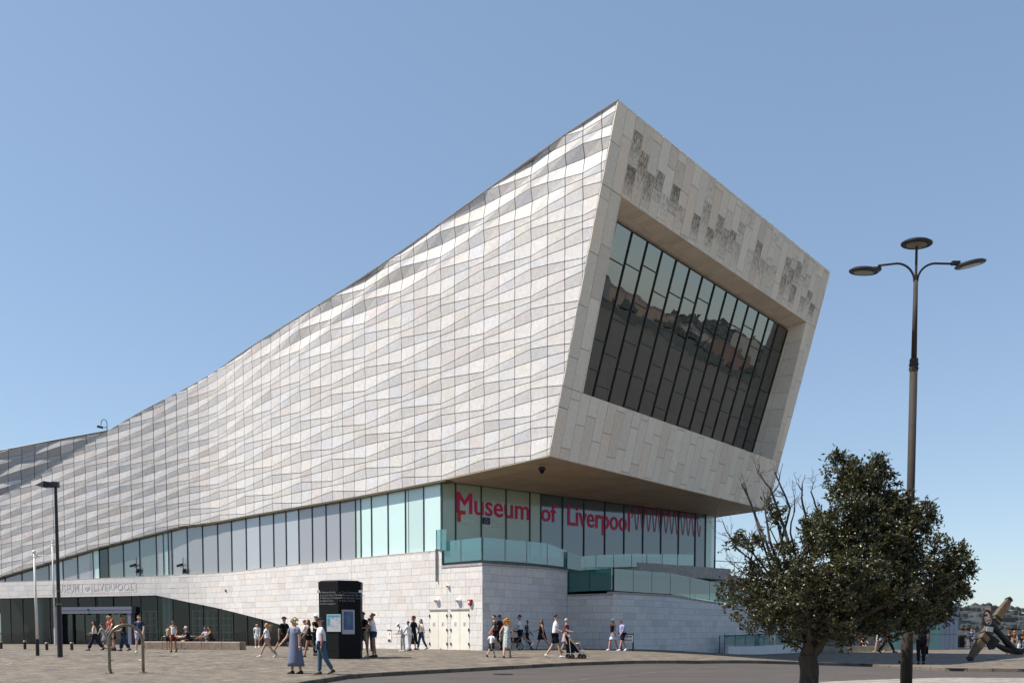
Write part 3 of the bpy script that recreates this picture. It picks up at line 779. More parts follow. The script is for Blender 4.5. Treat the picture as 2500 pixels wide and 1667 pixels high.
# room behind: floor, back wall, columns, shelving
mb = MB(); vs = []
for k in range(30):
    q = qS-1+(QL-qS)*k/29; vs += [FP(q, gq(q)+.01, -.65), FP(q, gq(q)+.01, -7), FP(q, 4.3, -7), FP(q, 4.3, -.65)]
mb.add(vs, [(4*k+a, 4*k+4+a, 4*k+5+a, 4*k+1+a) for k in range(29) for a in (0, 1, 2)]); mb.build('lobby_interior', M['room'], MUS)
for u, c in ((100, 'steel'), (240, 'glass_mint'), (405, 'glass_mint'), (418, 'steel')):
    q = onfac(u, 1520, -1.1)[0]; mb = MB(); P = FP(q, gq(q), -1.1); mb.lathe([(.001, 0), (.22, 0), (.22, 4.2-P.z), (.001, 4.2-P.z)], P, 12); mb.build('column', M['shelf'], MUS, smooth=False)
for u0, u1 in ((352, 385), (474, 507), (511, 536), (548, 572)):
    q0, q1 = onfac(u0, 1520, -1.1)[0], onfac(u1, 1520, -1.1)[0]; mb = MB()
    for q in (q0, (q0+q1)/2, q1): mb.box(FP(q, gq(q)+1.25, -1.1), (.04, .35, 2.5), Rz)
    for h in (.4, .9, 1.4, 1.9, 2.45):
        c = (FP(q0, gq(q0)+h, -1.1)+FP(q1, gq(q1)+h, -1.1))/2; mb.box(c, (abs(q1-q0)+.04, .34, .045), Rz)
    mb.build('display_shelves', M['shelf'], MUS)
# doors in the wall
for n, (r0, r1) in enumerate(DR_):
    w_ = r1-r0; base = FP((r0+r1)/2, 0); base.z = gz(base.x, base.y); t2 = FP(r0, 0)-FP(r1, 0); Rd = rotz(math.atan2(t2.y, t2.x))
    for h in (0, 1):
        qc = r0+w_*(.25+.5*h); mb = MB(); hh = zDoor-base.z-.05; c = FP(qc, base.z+hh/2+.01, -.02)
        mb.box(c, (w_/2-.025, .05, hh), Rd); dr = mb.build('door_leaf', M['door'], MUS)
        p_ = MB(); p_.box(FP(qc, base.z+hh*.66, .012), (.2, .01, .22), Rd); p_.build('notice', M['white'], dr)
        pk = MB()
        pk.box(FP(qc, base.z+hh*.66, .02), (.15, .004, .03), Rd); pk.box(FP(qc, base.z+hh*.63, .02), (.10, .004, .05), Rd); pk.box(FP(qc, base.z+hh*.69, .02), (.12, .004, .02), Rd)
        pk.build('notice_print', M['grey_print'], dr)
        for zz in (.15, .5, .86):
            hg = MB(); hg.box(FP(r0+.02 if h == 0 else r1-.02, base.z+hh*zz, .02), (.05, .06, .14), Rd); hg.build('hinge', M['dark_metal'], dr)
    fr = MB(); c = FP((r0+r1)/2, zDoor-.02, .01); fr.box(c, (w_, .08, .05), Rd); fr.build('door_head', M['coping'], MUS)

# ---------------- terrace walls right of the corner
C = FP(C_q, 0)
dW = (Vector(at_y(1385, 1585, 49.6))-Vector((C.x, C.y, 0))); dW.z = 0; dW.normalize()
def on_vplane(u, v, P, d):      # vertical plane through P along d
    n = Vector((-d.y, d.x, 0)); X = at_plane(u, v, (P.x, P.y, 0), n); return (X-P).dot(d), X.z
LW2 = on_vplane(1385, 1500, C, dW)[0]; W3 = C+dW*LW2; W3.z = 0
d3 = Vector((-d1.x, -d1.y, 0)); LW3 = on_vplane(1496.5, 1500, W3, d3)[0]; W4 = W3+d3*LW3; W4.z = 0
d4 = dW.copy(); LW4 = on_vplane(1860, 1500, W4, d4)[0]+8
T2 = [on_vplane(u, v, C, dW) for u, v in [(1178.5,1373),(1247,1378),(1337,1384),(1384,1391)]]
T3 = [on_vplane(u, v, W3, d3) for u, v in [(1385.5,1450),(1496,1447)]]
T4 = [on_vplane(u, v, W4, d4) for u, v in [(1497,1443),(1636,1451),(1720,1464),(1816,1478),(1900,1490)]]+[(LW4, 2.4)]
M['shade_block'] = M['block']
def stone_wall(P0, d, Lw, T, zc=.376, name='wall_block', node_=wall):
    PP = Pieces('terrace_block', M['block'], node_, 300); out = Vector((d.y, -d.x, 0))
    if out.y > 0: out = -out
    z = -.6
    while z < 6:
        x = -br_.uniform(0, .8)
        while x < Lw:
            wd = br_.choice([.5, .65, .8, .95, 1.1]); a, b = max(0, x), min(Lw, x+wd); x += wd
            if b-a < .03: continue
            ta, tb = interp(a, T)-.12, interp(b, T)-.12
            poly = clip([(a, z), (b, z), (b, z+zc), (a, z+zc)], lambda p: ta+(tb-ta)*(p[0]-a)/(b-a)-p[1])
            if len(poly) < 3 or area2(poly) < .006: continue
            pi_ = inset(poly, .006, .006); dd = br_.uniform(-.004, .004)
            f = lambda x_, z_, o: P0+d*x_+out*o+Vector((0, 0, z_))
            PP.L.append((area2([proj(f(p[0], p[1], 0)) for p in pi_]), [f(p[0], p[1], dd) for p in pi_], [f(p[0], p[1], -.05) for p in pi_], tones(0, .06)))
        z += zc
    mb = MB(); n = 24; vs = []
    for k in range(n+1):
        x = Lw*k/n; b = P0+d*x-out*.03; vs += [Vector((b.x, b.y, -.6)), Vector((b.x, b.y, interp(x, T)-.1))]
    mb.add(vs, [(2*k, 2*k+1, 2*k+3, 2*k+2) for k in range(n)]); mb.build('mortar_backing', M['joint_pale'], MUS)
    # coping
    k = 0; x = 0
    while x < Lw-.01:
        x1 = min(Lw, x+1.2); a = P0+d*(x+.006); b = P0+d*(x1-.006); mbc = MB(); up = Vector((0, 0, 1))
        za, zb2 = interp(x, T), interp(x1, T)
        bs = [a+out*.03+up*(za-.12), b+out*.03+up*(zb2-.12), b-out*.4+up*(zb2-.12), a-out*.4+up*(za-.12)]
        t = random.uniform(.85, 1.1); mbc.prism([p for p in bs], [p+up*.115 for p in bs]); mbc.build('coping_stone', M['coping'], MUS); x = x1
    return PP
PPs = [stone_wall(C, dW, LW2, T2), stone_wall(W3, d3, LW3, T3), stone_wall(W4, d4, LW4, T4)]
big = Pieces('terrace_block', M['block'], wall, 300); big.L = [x for p in PPs for x in p.L]; big.emit()
# terrace coping on the facade side
mb = MB(); 
for k in range(3):
    q0, q1 = C_q*(k+1)/3, C_q*k/3; a = [FP(q0, TERZ-.12, .03), FP(q1, TERZ-.12, .03), FP(q1, TERZ-.12, -.4), FP(q0, TERZ-.12, -.4)]
    mb.prism(a, [p+Vector((0, 0, .12)) for p in a])
mb.build('coping', M['coping'], MUS)
# terrace deck
mb = MB(); zt_ = TERZ-.15
poly = [FP(0, zt_, -.05), FP(C_q, zt_, -.05), C+dW*LW2+Vector((0, 0, zt_)), C+dW*LW2+Vector((-d1.x*-6, -d1.y*-6, zt_)), Vector((R_.x+1, R_.y+3, zt_)), Vector((R_.x-8, R_.y+2, zt_))]
mb.add(poly, [tuple(range(6))]); 
z3 = T3[0][1]-.15
a = W3+Vector((0, 0, z3)); b = W4+Vector((0, 0, z3)); mb.add([a, b, b+d4*9, a+d4*9], [(0, 1, 2, 3)])
mb.build('terrace_deck', M['concrete'], MUS)
# glass wall under the overhang
gd = Vector((R_.x-Kp.x, R_.y-Kp.y, 0)); LG = gd.length; gd.normalize(); go = Vector((gd.y, -gd.x, 0)); G0 = Vector((Kp.x, Kp.y, 0))-go*.3
def onglass(u, v): 
    X = at_plane(u, v, G0, go); return (X-G0).dot(gd), X.z
gu = [1078, 1112, 1174.5, 1235, 1293, 1320, 1373, 1425, 1476, 1523, 1569, 1613, 1656, 1697, 1722, 1745.5]
gx = [onglass(u, 1300)[0] for u in gu]
zgb = onglass(1700, 1377)[1]; zgl = onglass(1110, 1352)[1]
def zsof(x): return zb(0)+(R_.z-zb(0))*x/LG
gp = node('terrace_glazing', MUS)
def GP(x, z, o=0): return G0+gd*x+go*o+Vector((0, 0, z))
ZGB = 5.72
for k in range(len(gu)-1):
    g = 'glass_shop' if gu[k] < 1320 else ('glass_bright' if gu[k] >= 1722 else 'glass_shop_dark')
    mb = MB(); e = .02
    mb.add([GP(gx[k]+e, ZGB), GP(gx[k+1]-e, ZGB), GP(gx[k+1]-e, zsof(gx[k+1])), GP(gx[k]+e, zsof(gx[k]))], [(0, 1, 2, 3)]); mb.build('pane', M[g], gp)
for k in range(len(gu)):
    mt = MB(); h = zsof(gx[k])-ZGB; mt.box(GP(gx[k], ZGB+h/2, .02), (.06, .08, h), rotz(math.atan2(gd.y, gd.x))); mt.build('mullion', M['mullion'], gp)
mb = MB(); e0 = GP(LG, 0); mb.add([GP(LG, ZGB), GP(LG, ZGB)+bk*14, GP(LG, R_.z)+bk*14, GP(LG, R_.z)], [(0, 1, 2, 3)]); mb.build('pane', M['glass_bright'], gp)
mb = MB(); mb.add([GP(-.2, 4), GP(LG+.05, 4), GP(LG+.05, ZGB), GP(-.2, ZGB)], [(0, 1, 2, 3)]); mb.add([GP(LG+.05, 4), GP(LG+.05, 4)+bk*14, GP(LG+.05, ZGB)+bk*14, GP(LG+.05, ZGB)], [(0, 1, 2, 3)])
mb.build('glazing_plinth', M['coping'], MUS)
mb = MB(); mb.add([GP(-.3, 0, -2.5), GP(LG-1.2, 0, -2.5), GP(LG-1.2, 9.6, -2.5), GP(-.3, 9.6, -2.5)], [(0, 1, 2, 3)]); mb.build('terrace_interior', M['room'], MUS)
# projecting slab at the right of the terrace (light band) and ramp deck
def slabpx(name, pts, thick, mtl, parent=MUS):
    mb = MB(); a = pts; mb.prism([p-Vector((0, 0, thick)) for p in a], a); return mb.build(name, mtl, parent)
r0 = GP(LG-9, 5.45, 1.5); r1 = GP(LG+.1, 5.45, 1.5); slabpx('terrace_slab', [GP(LG-12, 5.62, .02), GP(LG-9, 5.62, 1.6), GP(LG+.1, 5.62, 1.6), GP(LG+.1, 5.62, .02)], .75, M['coping'])
b0 = GP(LG+.2, 5.2, 0); slabpx('side_deck', [b0, b0+Vector((14, 10, 0)), b0+Vector((10, 16, 0)), b0+bk*8], .7, M['concrete'])
# balustrades
def balustrade(pts_bottom, pts_top, mtl=None, gap=.012, rail=None):
    rt = node('glass_balustrade', MUS)
    for (a, b), (c, d) in zip(zip(pts_bottom, pts_bottom[1:]), zip(pts_top, pts_top[1:])):
        l = (b-a).length; e = (b-a).normalized()*gap; n = Vector((-e.y, e.x, 0)).normalized()*.012; mb = MB()
        q = [a+e, b-e, d-e, c+e]; mb.prism([p-n for p in q], [p+n for p in q]); mb.build('glass_panel', mtl or M['glass_teal'], rt)
        pm = MB(); pm.box((a+c)/2-e, (.035, .035, (c-a).length), rotz(math.atan2(e.y, e.x))); pm.build('post', M['mullion'], rt)
    return rt
def edge_pts(P0, d, us, vb, vt, off=.12):
    out = Vector((d.y, -d.x, 0)); 
    if out.y > 0: out = -out
    b = []; t = []
    for u, v1, v2 in zip(us, vb, vt):
        x, z1 = on_vplane(u, v1, P0-out*off, d); _, z2 = on_vplane(u, v2, P0-out*off, d)
        b.append(P0-out*off+d*x+Vector((0, 0, z1))); t.append(P0-out*off+d*x+Vector((0, 0, z2)))
    return b, t
fd = Vector((-d1.x, -d1.y, 0)); F0 = FP(0, 0)
b, t = edge_pts(F0, fd, [1079, 1126, 1176], [1374, 1370, 1366], [1321, 1317, 1311]); balustrade(b, t)
b, t = edge_pts(F0, fd, [1066, 1076], [1341, 1341], [1293, 1292], -.03); balustrade(b, t)
b, t = edge_pts(F0, fd, [1077.5, 1090], [1343, 1343], [1292, 1291], -.03); balustrade(b, t)
b, t = edge_pts(C, dW, [1179, 1233, 1286, 1336, 1383.5], [1367, 1369, 1373, 1378, 1384], [1311, 1316, 1321, 1325.5, 1344]); balustrade(b, t)
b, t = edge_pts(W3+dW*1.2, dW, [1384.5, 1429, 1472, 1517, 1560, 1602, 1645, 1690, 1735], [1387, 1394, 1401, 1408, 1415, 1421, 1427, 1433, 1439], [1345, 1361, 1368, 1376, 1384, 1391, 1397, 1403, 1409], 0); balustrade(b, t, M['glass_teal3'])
b, t = edge_pts(GP(0, 0, 1.5), gd, [1413, 1455, 1498, 1542, 1579, 1617, 1654, 1693], [1385, 1384, 1384, 1383, 1382, 1381, 1380, 1379], [1358, 1355, 1353, 1351, 1351.5, 1352, 1352.5, 1353], 0); balustrade(b, t)
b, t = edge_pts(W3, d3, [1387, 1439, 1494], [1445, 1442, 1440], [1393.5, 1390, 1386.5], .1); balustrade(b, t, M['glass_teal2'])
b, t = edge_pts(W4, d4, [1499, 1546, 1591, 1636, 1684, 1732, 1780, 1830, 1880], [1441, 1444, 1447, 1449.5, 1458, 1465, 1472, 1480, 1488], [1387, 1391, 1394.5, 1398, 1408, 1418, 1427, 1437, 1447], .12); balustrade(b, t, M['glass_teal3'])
# handrails inside the ramp
mb = MB(); out4 = Vector((d4.y, -d4.x, 0)); 
for o, dz in ((.9, .55), (1.0, .9)):
    pr = [W4-out4*o+d4*x+Vector((0, 0, interp(x, T4)+dz)) for x in (1.5, 4, 7, 11, 16)]
    if (pr[0]-W4).y < 0: pass
    mb.tube(pr, .025, 6)
    for p in pr: mb.tube([p, p-Vector((0, 0, dz+.1))], .02, 6)
mb.build('handrail', M['mullion'], MUS)
# far side railing on the deck
mb = MB()
for k in range(9):
    p = b0+Vector((14, 10, 0))*(k/8)+Vector((.1, .1, 0)); mb.tube([p, p+Vector((0, 0, 1.1))], .025, 6)
mb.tube([b0+Vector((.1, .1, 1.1)), b0+Vector((14.1, 10.1, 1.1))], .025, 6); mb.build('deck_railing', M['mullion'], MUS)
# dark wall under the ramps so that no sky shows through
mb = MB(); P_ = W4+d4*LW4; mb.box((20.5, 66, 2.2), (9, .5, 4.6), rotz(.7)); mb.build('rear_terrace_wall', M['coping'], MUS)

# ---------------- rear wing seen over the facade, upper left
RY = 82.0; RN = Vector((.16, -1, 0)).normalized(); Rd_ = Vector((1, .16, 0)).normalized(); RP = Vector((-40, RY, 0))
TR = [on_vplane(u, v, RP, Rd_) for u, v in [(-60,1101),(0,1090),(115,1067),(223,1047),(306,1030),(360,1018)]]
rw = node('rear_wing', MUS); P6 = Pieces('wing_panel', M['cladding'], rw, 200)
x0 = TR[0][0]; x1 = TR[-1][0]; st = 1.15
j = 0; x = x0
while x < x1:
    xa, xb = x, x+st
    for i in range(-2, 11):
        base = 7.5+.42*(x-x0)*.55
        tri = lambda jj: (1-(jj % 6)*2/3 if (jj % 6) <= 3 else -1+((jj % 6)-3)*2/3)
        zl_ = lambda ii, jj, xx: 5.5+.36*(xx-x0)+1.15*(ii+.2*(-1)**ii*tri(jj))
        a0, a1, b0_, b1_ = zl_(i, j, xa), zl_(i, j+1, xb), zl_(i+1, j, xa), zl_(i+1, j+1, xb)
        for f0, f1, dl, dh in ((0, .5, 0, 1), (.5, 1, 1, 0)):
            w0, w1 = .5*(1-(-1)**i*tri(j)), .5*(1-(-1)**i*tri(j+1))
            poly = [(xa, a0+(b0_-a0)*f0, dl*.2*w0), (xb, a1+(b1_-a1)*f0, dl*.2*w1), (xb, a1+(b1_-a1)*f1, dh*.2*w1), (xa, a0+(b0_-a0)*f1, dh*.2*w0)]
            ta, tb = interp(xa, TR), interp(xb, TR)
            poly = clip(poly, lambda p: ta+(tb-ta)*(p[0]-xa)/st-p[1])
            if len(poly) < 3 or area2(poly) < .03: continue
            pi_ = inset(poly, .025, .02); ln = .30
            f = lambda a, b, d: RP+Rd_*a+RN*(d-(b-6)*.12)+Vector((0, 0, b))
            tn = tones(0, .06); tn = tuple(c*.62 for c in tn) if random.random() < .86 else tn  # darkened tone paints the shade, the few pale panels paint sunlit facets
            P6.add([f(*p) for p in pi_], [f(p[0], p[1], p[2]-.06) for p in pi_], tn)
    x += st; j += 1
P6.emit()
mb = MB(); vs = []
for k in range(13):
    x = x0+(x1-x0)*k/12; f = lambda a, b, d: RP+Rd_*a+RN*(d-(b-6)*.12)+Vector((0, 0, b)); z_ = interp(x, TR)
    vs += [f(x, 3, -.08), f(x, z_-.02, -.08), f(x, z_-.02, -14)]
mb.add(vs, [(3*k+a, 3*k+1+a, 3*k+4+a, 3*k+3+a) for k in range(12) for a in (0, 1)]); mb.build('wing_backing', M['joint'], MUS)
mb = MB(); mb.tube([f(x0+(x1-x0)*k/12, interp(x0+(x1-x0)*k/12, TR)+.04, .03) for k in range(13)], .06, 6); mb.build('wing_capping', M['mullion'], MUS)

# ---------------- lettering
def text_geo(s, size=1.0, ext=0.0, offset=0.0, spacing=1.0):
    cu = bpy.data.curves.new('letters_tmp', 'FONT'); cu.body = s; cu.size = size; cu.extrude = ext; cu.offset = offset; cu.space_character = spacing; cu.resolution_u = 3
    o = bpy.data.objects.new('letters_tmp', cu); COL.objects.link(o); dg = bpy.context.evaluated_depsgraph_get(); me = bpy.data.meshes.new_from_object(o.evaluated_get(dg))
    vs = [tuple(v.co) for v in me.vertices]; fs = [tuple(p.vertices) for p in me.polygons]
    bpy.data.objects.remove(o); bpy.data.curves.remove(cu); bpy.data.meshes.remove(me); return vs, fs
def fit_text(s, fmap, w, h, offset=0, spacing=1.0):   # fmap(x in 0..w, y in 0..h, depth)
    vs, fs = text_geo(s, 1.0, .01, offset, spacing); xs_ = [v[0] for v in vs]; ys_ = [v[1] for v in vs]
    x0_, x1_, y0_, y1_ = min(xs_), max(xs_), min(ys_), max(ys_)
    return [fmap((v[0]-x0_)/(x1_-x0_)*w, (v[1]-y0_)/(y1_-y0_)*h, v[2]) for v in vs], fs
def word(s, mtl, uL, vTop, vBot, uR, plane, name='letters', parent=MUS, off=.014, spacing=1.0, bold=0, thick=.03):
    x0_, z0_ = plane[0](uL, vBot); x1_, _ = plane[0](uR, vBot); _, zt_ = plane[0](uL, vTop)
    vs, fs = fit_text(s, lambda x, y, d: plane[1](x0_+x, z0_+y, off+d), x1_-x0_, zt_-z0_, bold, spacing)
    mb = MB()
    for k, sh in enumerate(((0, 0), (-thick, 0), (thick, 0), (0, thick*.7), (0, -thick*.7)) if thick else ((0, 0),)):
        dx = plane[1](x0_+1+sh[0], z0_+sh[1], off-.0012*k)-plane[1](x0_+1, z0_, off); mb.add([Vector(p)+dx for p in vs], fs)
    return mb.build(name, mtl, parent)
gpl = (onglass, lambda x, z, o: GP(x, z, o))
word('Museum', M['pink'], 1116, 1200.5, 1251, 1291, gpl)
zz0 = onglass(1116, 1246)[1]
word('of', M['pink'], 1322, 1228, 1271, 1358, gpl)
word('Liverpool', M['pink'], 1386, 1232, 1297, 1537, gpl)
mb = MB(); xa, za = onglass(1543, 1265); xb, zb2 = onglass(1710, 1290); NP = 12; zc_ = (onglass(1600, 1242)[1]+onglass(1600, 1298)[1])/2; am = (onglass(1600, 1242)[1]-onglass(1600, 1298)[1])/2
pts = [GP(xa+(xb-xa)*k/300, zc_+am*math.sin(2*math.pi*NP*k/300), .03) for k in range(301)]; mb.tube(pts, .019, 5); mb.build('wave_line', M['pink'], MUS)
# sponsor panel
x0_, z0_ = onglass(1117, 1273); 
mb = MB(); s_ = .62
for (a, b, c, d) in ((0, 0, .18, .62), (.18, .42, .5, .62)):
    mb.prism([GP(x0_+a, z0_+b, .04), GP(x0_+c, z0_+b, .04), GP(x0_+c, z0_+d, .04), GP(x0_+a, z0_+d, .04)], [GP(x0_+a, z0_+b, .055), GP(x0_+c, z0_+b, .055), GP(x0_+c, z0_+d, .055), GP(x0_+a, z0_+d, .055)])
mb.build('sponsor_mark', M['red'], MUS)
word('Northwest', M['faint'], 1126, 1264, 1274.5, 1156, gpl, thick=0)
word('REGIONAL DEVELOPMENT AGENCY', M['faint'], 1126, 1276.5, 1279, 1156, gpl, thick=0)
xf, zf = onglass(1177, 1278); 
mb = MB(); mb.prism([GP(xf, zf, .04), GP(xf+.52, zf, .04), GP(xf+.52, zf+.36, .04), GP(xf, zf+.36, .04)], [GP(xf, zf, .05), GP(xf+.52, zf, .05), GP(xf+.52, zf+.36, .05), GP(xf, zf+.36, .05)]); fl = mb.build('flag_print', M['blue_flag'], MUS)
mb = MB()
for k in range(12):
    a = 2*math.pi*k/12; cx_, cz_ = xf+.26+.11*math.cos(a), zf+.18+.11*math.sin(a); vs = []
    for m_ in range(10): r_ = .024 if m_ % 2 == 0 else .01; th = math.pi/2+m_*math.pi/5; vs.append(GP(cx_+r_*math.cos(th), cz_+r_*math.sin(th), .053))
    mb.add(vs, [tuple(range(10))])
mb.build('star_ring', M['yellow'], fl)
word('EUROPEAN UNION', M['faint'], 1193, 1269, 1272, 1212, gpl, thick=0)
word('Investing in your future', M['faint'], 1196, 1274.5, 1277.5, 1228, gpl, thick=0)
word('European Regional Development Fund', M['faint'], 1178, 1281, 1284.5, 1232, gpl, thick=0)
# carved name over the entrance
fpl = (lambda u, v: (lambda r: (-r[0], r[1]))(onfac(u, v)), lambda x, z, o: FP(-x, z, o-.004))
word('MUSEUM', M['carve'], 133, 1426, 1445, 192, fpl, off=.008, bold=0, spacing=1.15, thick=0)
word('OF', M['carve'], 208, 1431, 1442, 219, fpl, off=.008, thick=0)
word('LIVERPOOL', M['carve'], 229, 1424, 1441.5, 326, fpl, off=.008, bold=0, spacing=1.15, thick=0)
mb = MB()
def line_f(u0, v0, u1, v1, w_=.022):
    a = onfac(u0, v0); b = onfac(u1, v1); n = 8
    for k in range(n):
        qa_, za_ = a[0]+(b[0]-a[0])*k/n, a[1]+(b[1]-a[1])*k/n; qb_, zb_2 = a[0]+(b[0]-a[0])*(k+1)/n, a[1]+(b[1]-a[1])*(k+1)/n
        if abs(u1-u0) > 3: mb.add([FP(qa_, za_-w_/2, .01), FP(qb_, zb_2-w_/2, .01), FP(qb_, zb_2+w_/2, .01), FP(qa_, za_+w_/2, .01)], [(0, 1, 2, 3)])
        else: mb.add([FP(qa_-w_, za_, .01), FP(qa_+w_, za_, .01), FP(qb_+w_, zb_2, .01), FP(qb_-w_, zb_2, .01)], [(0, 1, 2, 3)])
line_f(128, 1426, 332, 1421.5); line_f(128, 1449, 332, 1444.5); line_f(128, 1426, 128, 1449); line_f(332, 1421.5, 332, 1444.5); line_f(201, 1425, 201, 1447); line_f(224, 1424, 224, 1446.5)
mb.build('carved_frame', M['carve'], MUS)

# ---------------- fixtures on the museum
def facepos(u, v, o=0.0): q, z = onfac(u, v); return FP(q, z, o), q
def fbasis(q): t2 = FP(q-.5, 0)-FP(q+.5, 0); return rotz(math.atan2(t2.y, t2.x))
for u, which in ((1069, 'nearer the service door under the left lamp'), (1121.5, 'between the other bulkhead lamp and the red alarm')):
    P, q = facepos(u, 1466); lt = thing('wall_lamp', 'white bulkhead lamp above the cream doors, '+('left of the pair' if u < 1100 else 'next to the red alarm'), 'wall lamp', P, 'bulkhead lamps over the service doors')
    Rf = fbasis(q); ax = Rf @ Matrix.Rotation(R(90), 3, 'X'); mb = MB(); mb.lathe([(.01, -.02), (.15, -.02), (.16, .04), (.13, .1), (.01, .13)], P, 16, ax=ax); mb.build('lamp_body', M['white'], lt, smooth=True)
    mb = MB(); mb.box(P+Rf @ Vector((-.05, -.13, .0)), (.2, .04, .09), Rf); mb.build('lamp_lens', M['lamp_glass'], lt)
P, q = facepos(1149, 1470); Rf = fbasis(q); al = thing('alarm_box', 'red and white alarm sounder on the wall near the corner', 'alarm', P)
mb = MB(); mb.prism([P+Rf @ Vector(c) for c in ((-.14, .0, .16), (.14, .0, .16), (.07, .0, -.16), (-.07, .0, -.16))], [P+Rf @ Vector(c) for c in ((-.13, -.12, .15), (.13, -.12, .15), (.06, -.12, -.15), (-.06, -.12, -.15))]); mb.build('alarm_case', M['alarm'], al)
mb = MB(); mb.box(P+Rf @ Vector((-.02, -.13, .03)), (.1, .012, .12), Rf); mb.build('alarm_label', M['white'], al)
P, q = facepos(1095, 1430); Rf = fbasis(q); cm = thing('wall_camera', 'small white dome camera on the stone wall above the cream doors', 'camera', P)
ax = Rf @ Matrix.Rotation(R(90), 3, 'X'); mb = MB(); mb.lathe([(.01, -.02), (.09, -.02), (.09, .06), (.07, .1), (.01, .11)], P, 14, ax=ax); mb.build('camera_body', M['white'], cm, smooth=True)
mb = MB(); mb.lathe([(.005, .105), (.045, .105), (.035, .14), (.005, .15)], P, 10, ax=ax); mb.build('camera_lens', M['black'], cm)
P, q = facepos(951, 1551); Rf = fbasis(q); hp = thing('access_panel', 'small cream service hatch low on the stone wall', 'hatch', P)
mb = MB(); mb.box(P, (.34, .04, .62), Rf); mb.build('hatch_door', M['door'], hp)
mb = MB(); mb.box(P+Rf @ Vector((0, -.03, .33)), (.36, .04, .03), Rf); mb.box(P+Rf @ Vector((0, -.025, -.25)), (.2, .02, .1), Rf); mb.build('hatch_trim', M['dark_metal'], hp)
mb = MB(); mb.box(P+Rf @ Vector((0.02, -.024, .1)), (.05, .006, .12), Rf); mb.build('hatch_label', M['grey_print'], hp)
P, q = facepos(552, 1441); mb = MB(); Rf = fbasis(q); ax = Rf @ Matrix.Rotation(R(90), 3, 'X'); mb.lathe([(.01, -.02), (.07, -.02), (.07, .06), (.01, .08)], P, 12, ax=ax); tag(mb.build('wall_vent', M['black'], origin=P), 'tiny round black vent on the pale wall right of the carved name', 'vent')
# dome camera under the overhang
P = B+(Kp-B)*.16+(E_-B)*.012; P = at_plane(1323, 1131, P, Vector((0, 0, 1))); cm = thing('dome_camera', 'dome camera on a short stem below the overhanging corner', 'camera', P)
zz_ = at_y(1323, 1142, P.y).z; mb = MB(); mb.tube([P+Vector((0, 0, .4)), (P.x, P.y, zz_)], .04, 8); mb.build('stem', M['coping'], cm)
mb = MB(); mb.lathe([(.01, .05), (.14, .04), (.19, -.06), (.17, -.1), (.01, -.1)], (P.x, P.y, zz_), 16); mb.build('housing', M['dark_metal'], cm, smooth=True)
mb = MB(); mb.sphere((P.x, P.y, zz_-.13), (.12, .12, .15)); mb.build('dome', M['black'], cm, smooth=True)
# swan neck camera on the roof
P = RP+Rd_*on_vplane(252, 1042, RP, Rd_)[0]; P.z = on_vplane(252, 1042, RP, Rd_)[1]-.2; P = P-RN*1.2
cm = thing('roof_camera', 'security camera hanging from a swan neck pole on the far roof', 'camera', P)
h = 1.05; mb = MB(); mb.tube([P, P+Vector((0, 0, h*.8))]+[P+Vector((-.28+.28*math.cos(a), 0, h*.8+.35*math.sin(a))) for a in [k*math.pi/8 for k in range(1, 9)]]+[P+Vector((-.56, 0, h*.62))], .035, 6); mb.build('swan_neck', M['mullion'], cm)
mb = MB(); mb.box(P+Vector((-.66, 0, h*.45)), (.5, .22, .2), Matrix.Rotation(R(12), 3, 'Y')); mb.tube([P+Vector((0, 0, h*.42)), P+Vector((-.3, 0, h*.42))], .04, 6); mb.build('camera_body', M['dark_metal'], cm)
# two cameras inside behind the strip
for u, txt in ((335, 'left of two'), (449, 'right of two')):
    q, z = onfac(u, 1404, -.2); P = FP(q, z, -.14); cm = thing('ledge_camera', 'black double camera on a post by the strip window, '+txt, 'camera', P, 'cameras on the window ledge')
    Rf = fbasis(q); mb = MB(); mb.tube([P, P+Vector((0, 0, 1.25))], .025, 6); mb.build('post', M['black'], cm)
    mb = MB(); mb.box(P+Rf @ Vector((-.25, -.05, .72)), (.5, .12, .14), Rf @ Matrix.Rotation(R(-14), 3, 'Y')); mb.build('camera_body', M['black'], cm)
    mb = MB(); mb.box(P+Rf @ Vector((.12, -.03, .32)), (.2, .12, .3), Rf @ Matrix.Rotation(R(20), 3, 'Y')); mb.build('camera_body', M['black'], cm)
# ================================================================== street furniture
# --- information kiosk
kp = on_ground(829, 1607); k_ = F/kp.y; KW = (880-777)/k_; KH = (1608-1418)/k_*1.0
kt = thing('information_kiosk', 'tall black information kiosk with a map, a poster and white direction lists', 'kiosk', kp)
fw = KW*.56
kd = Vector((.985, -.17, 0)).normalized()
def KP(x, y, z): return kp+Vector((x, y, z))
# plan: shallow V, two faces meeting nearer the camera
Lp, Mp, Rp = Vector((-KW/2, .18, 0)), Vector((.02, -.26, 0)), Vector((KW/2, .12, 0))
back = [Vector((KW/2-.05, .85, 0)), Vector((-KW/2+.05, .85, 0))]
def ring(z, e=0.0, bow=0): return [kp+Vector((p.x*(1+e), p.y*(1+e), z)) for p in (Lp, Mp, Rp, *back)]
mb = MB(); mb.prism(ring(0, -.03), ring(.32, -.03)); mb.build('plinth', M['black'], kt)
mb = MB(); mb.prism(ring(.322), ring(KH*.845)); mb.build('body', M['black'], kt)
mb = MB(); mb.prism(ring(KH*.85, .012), ring(KH*.985, .02)); mb.prism([p+Vector((0, 0, .002)) for p in ring(KH*.985, -.03)], ring(KH, -.12)); mb.build('cap', M['black'], kt)
for s, P in ((-1, Lp), (1, Rp)):
    mb = MB(); mb.box(kp+P*1.0+Vector((0, .02, KH*.862)), (.12, .14, .1)); mb.build('light_strip', M['faint'], kt)
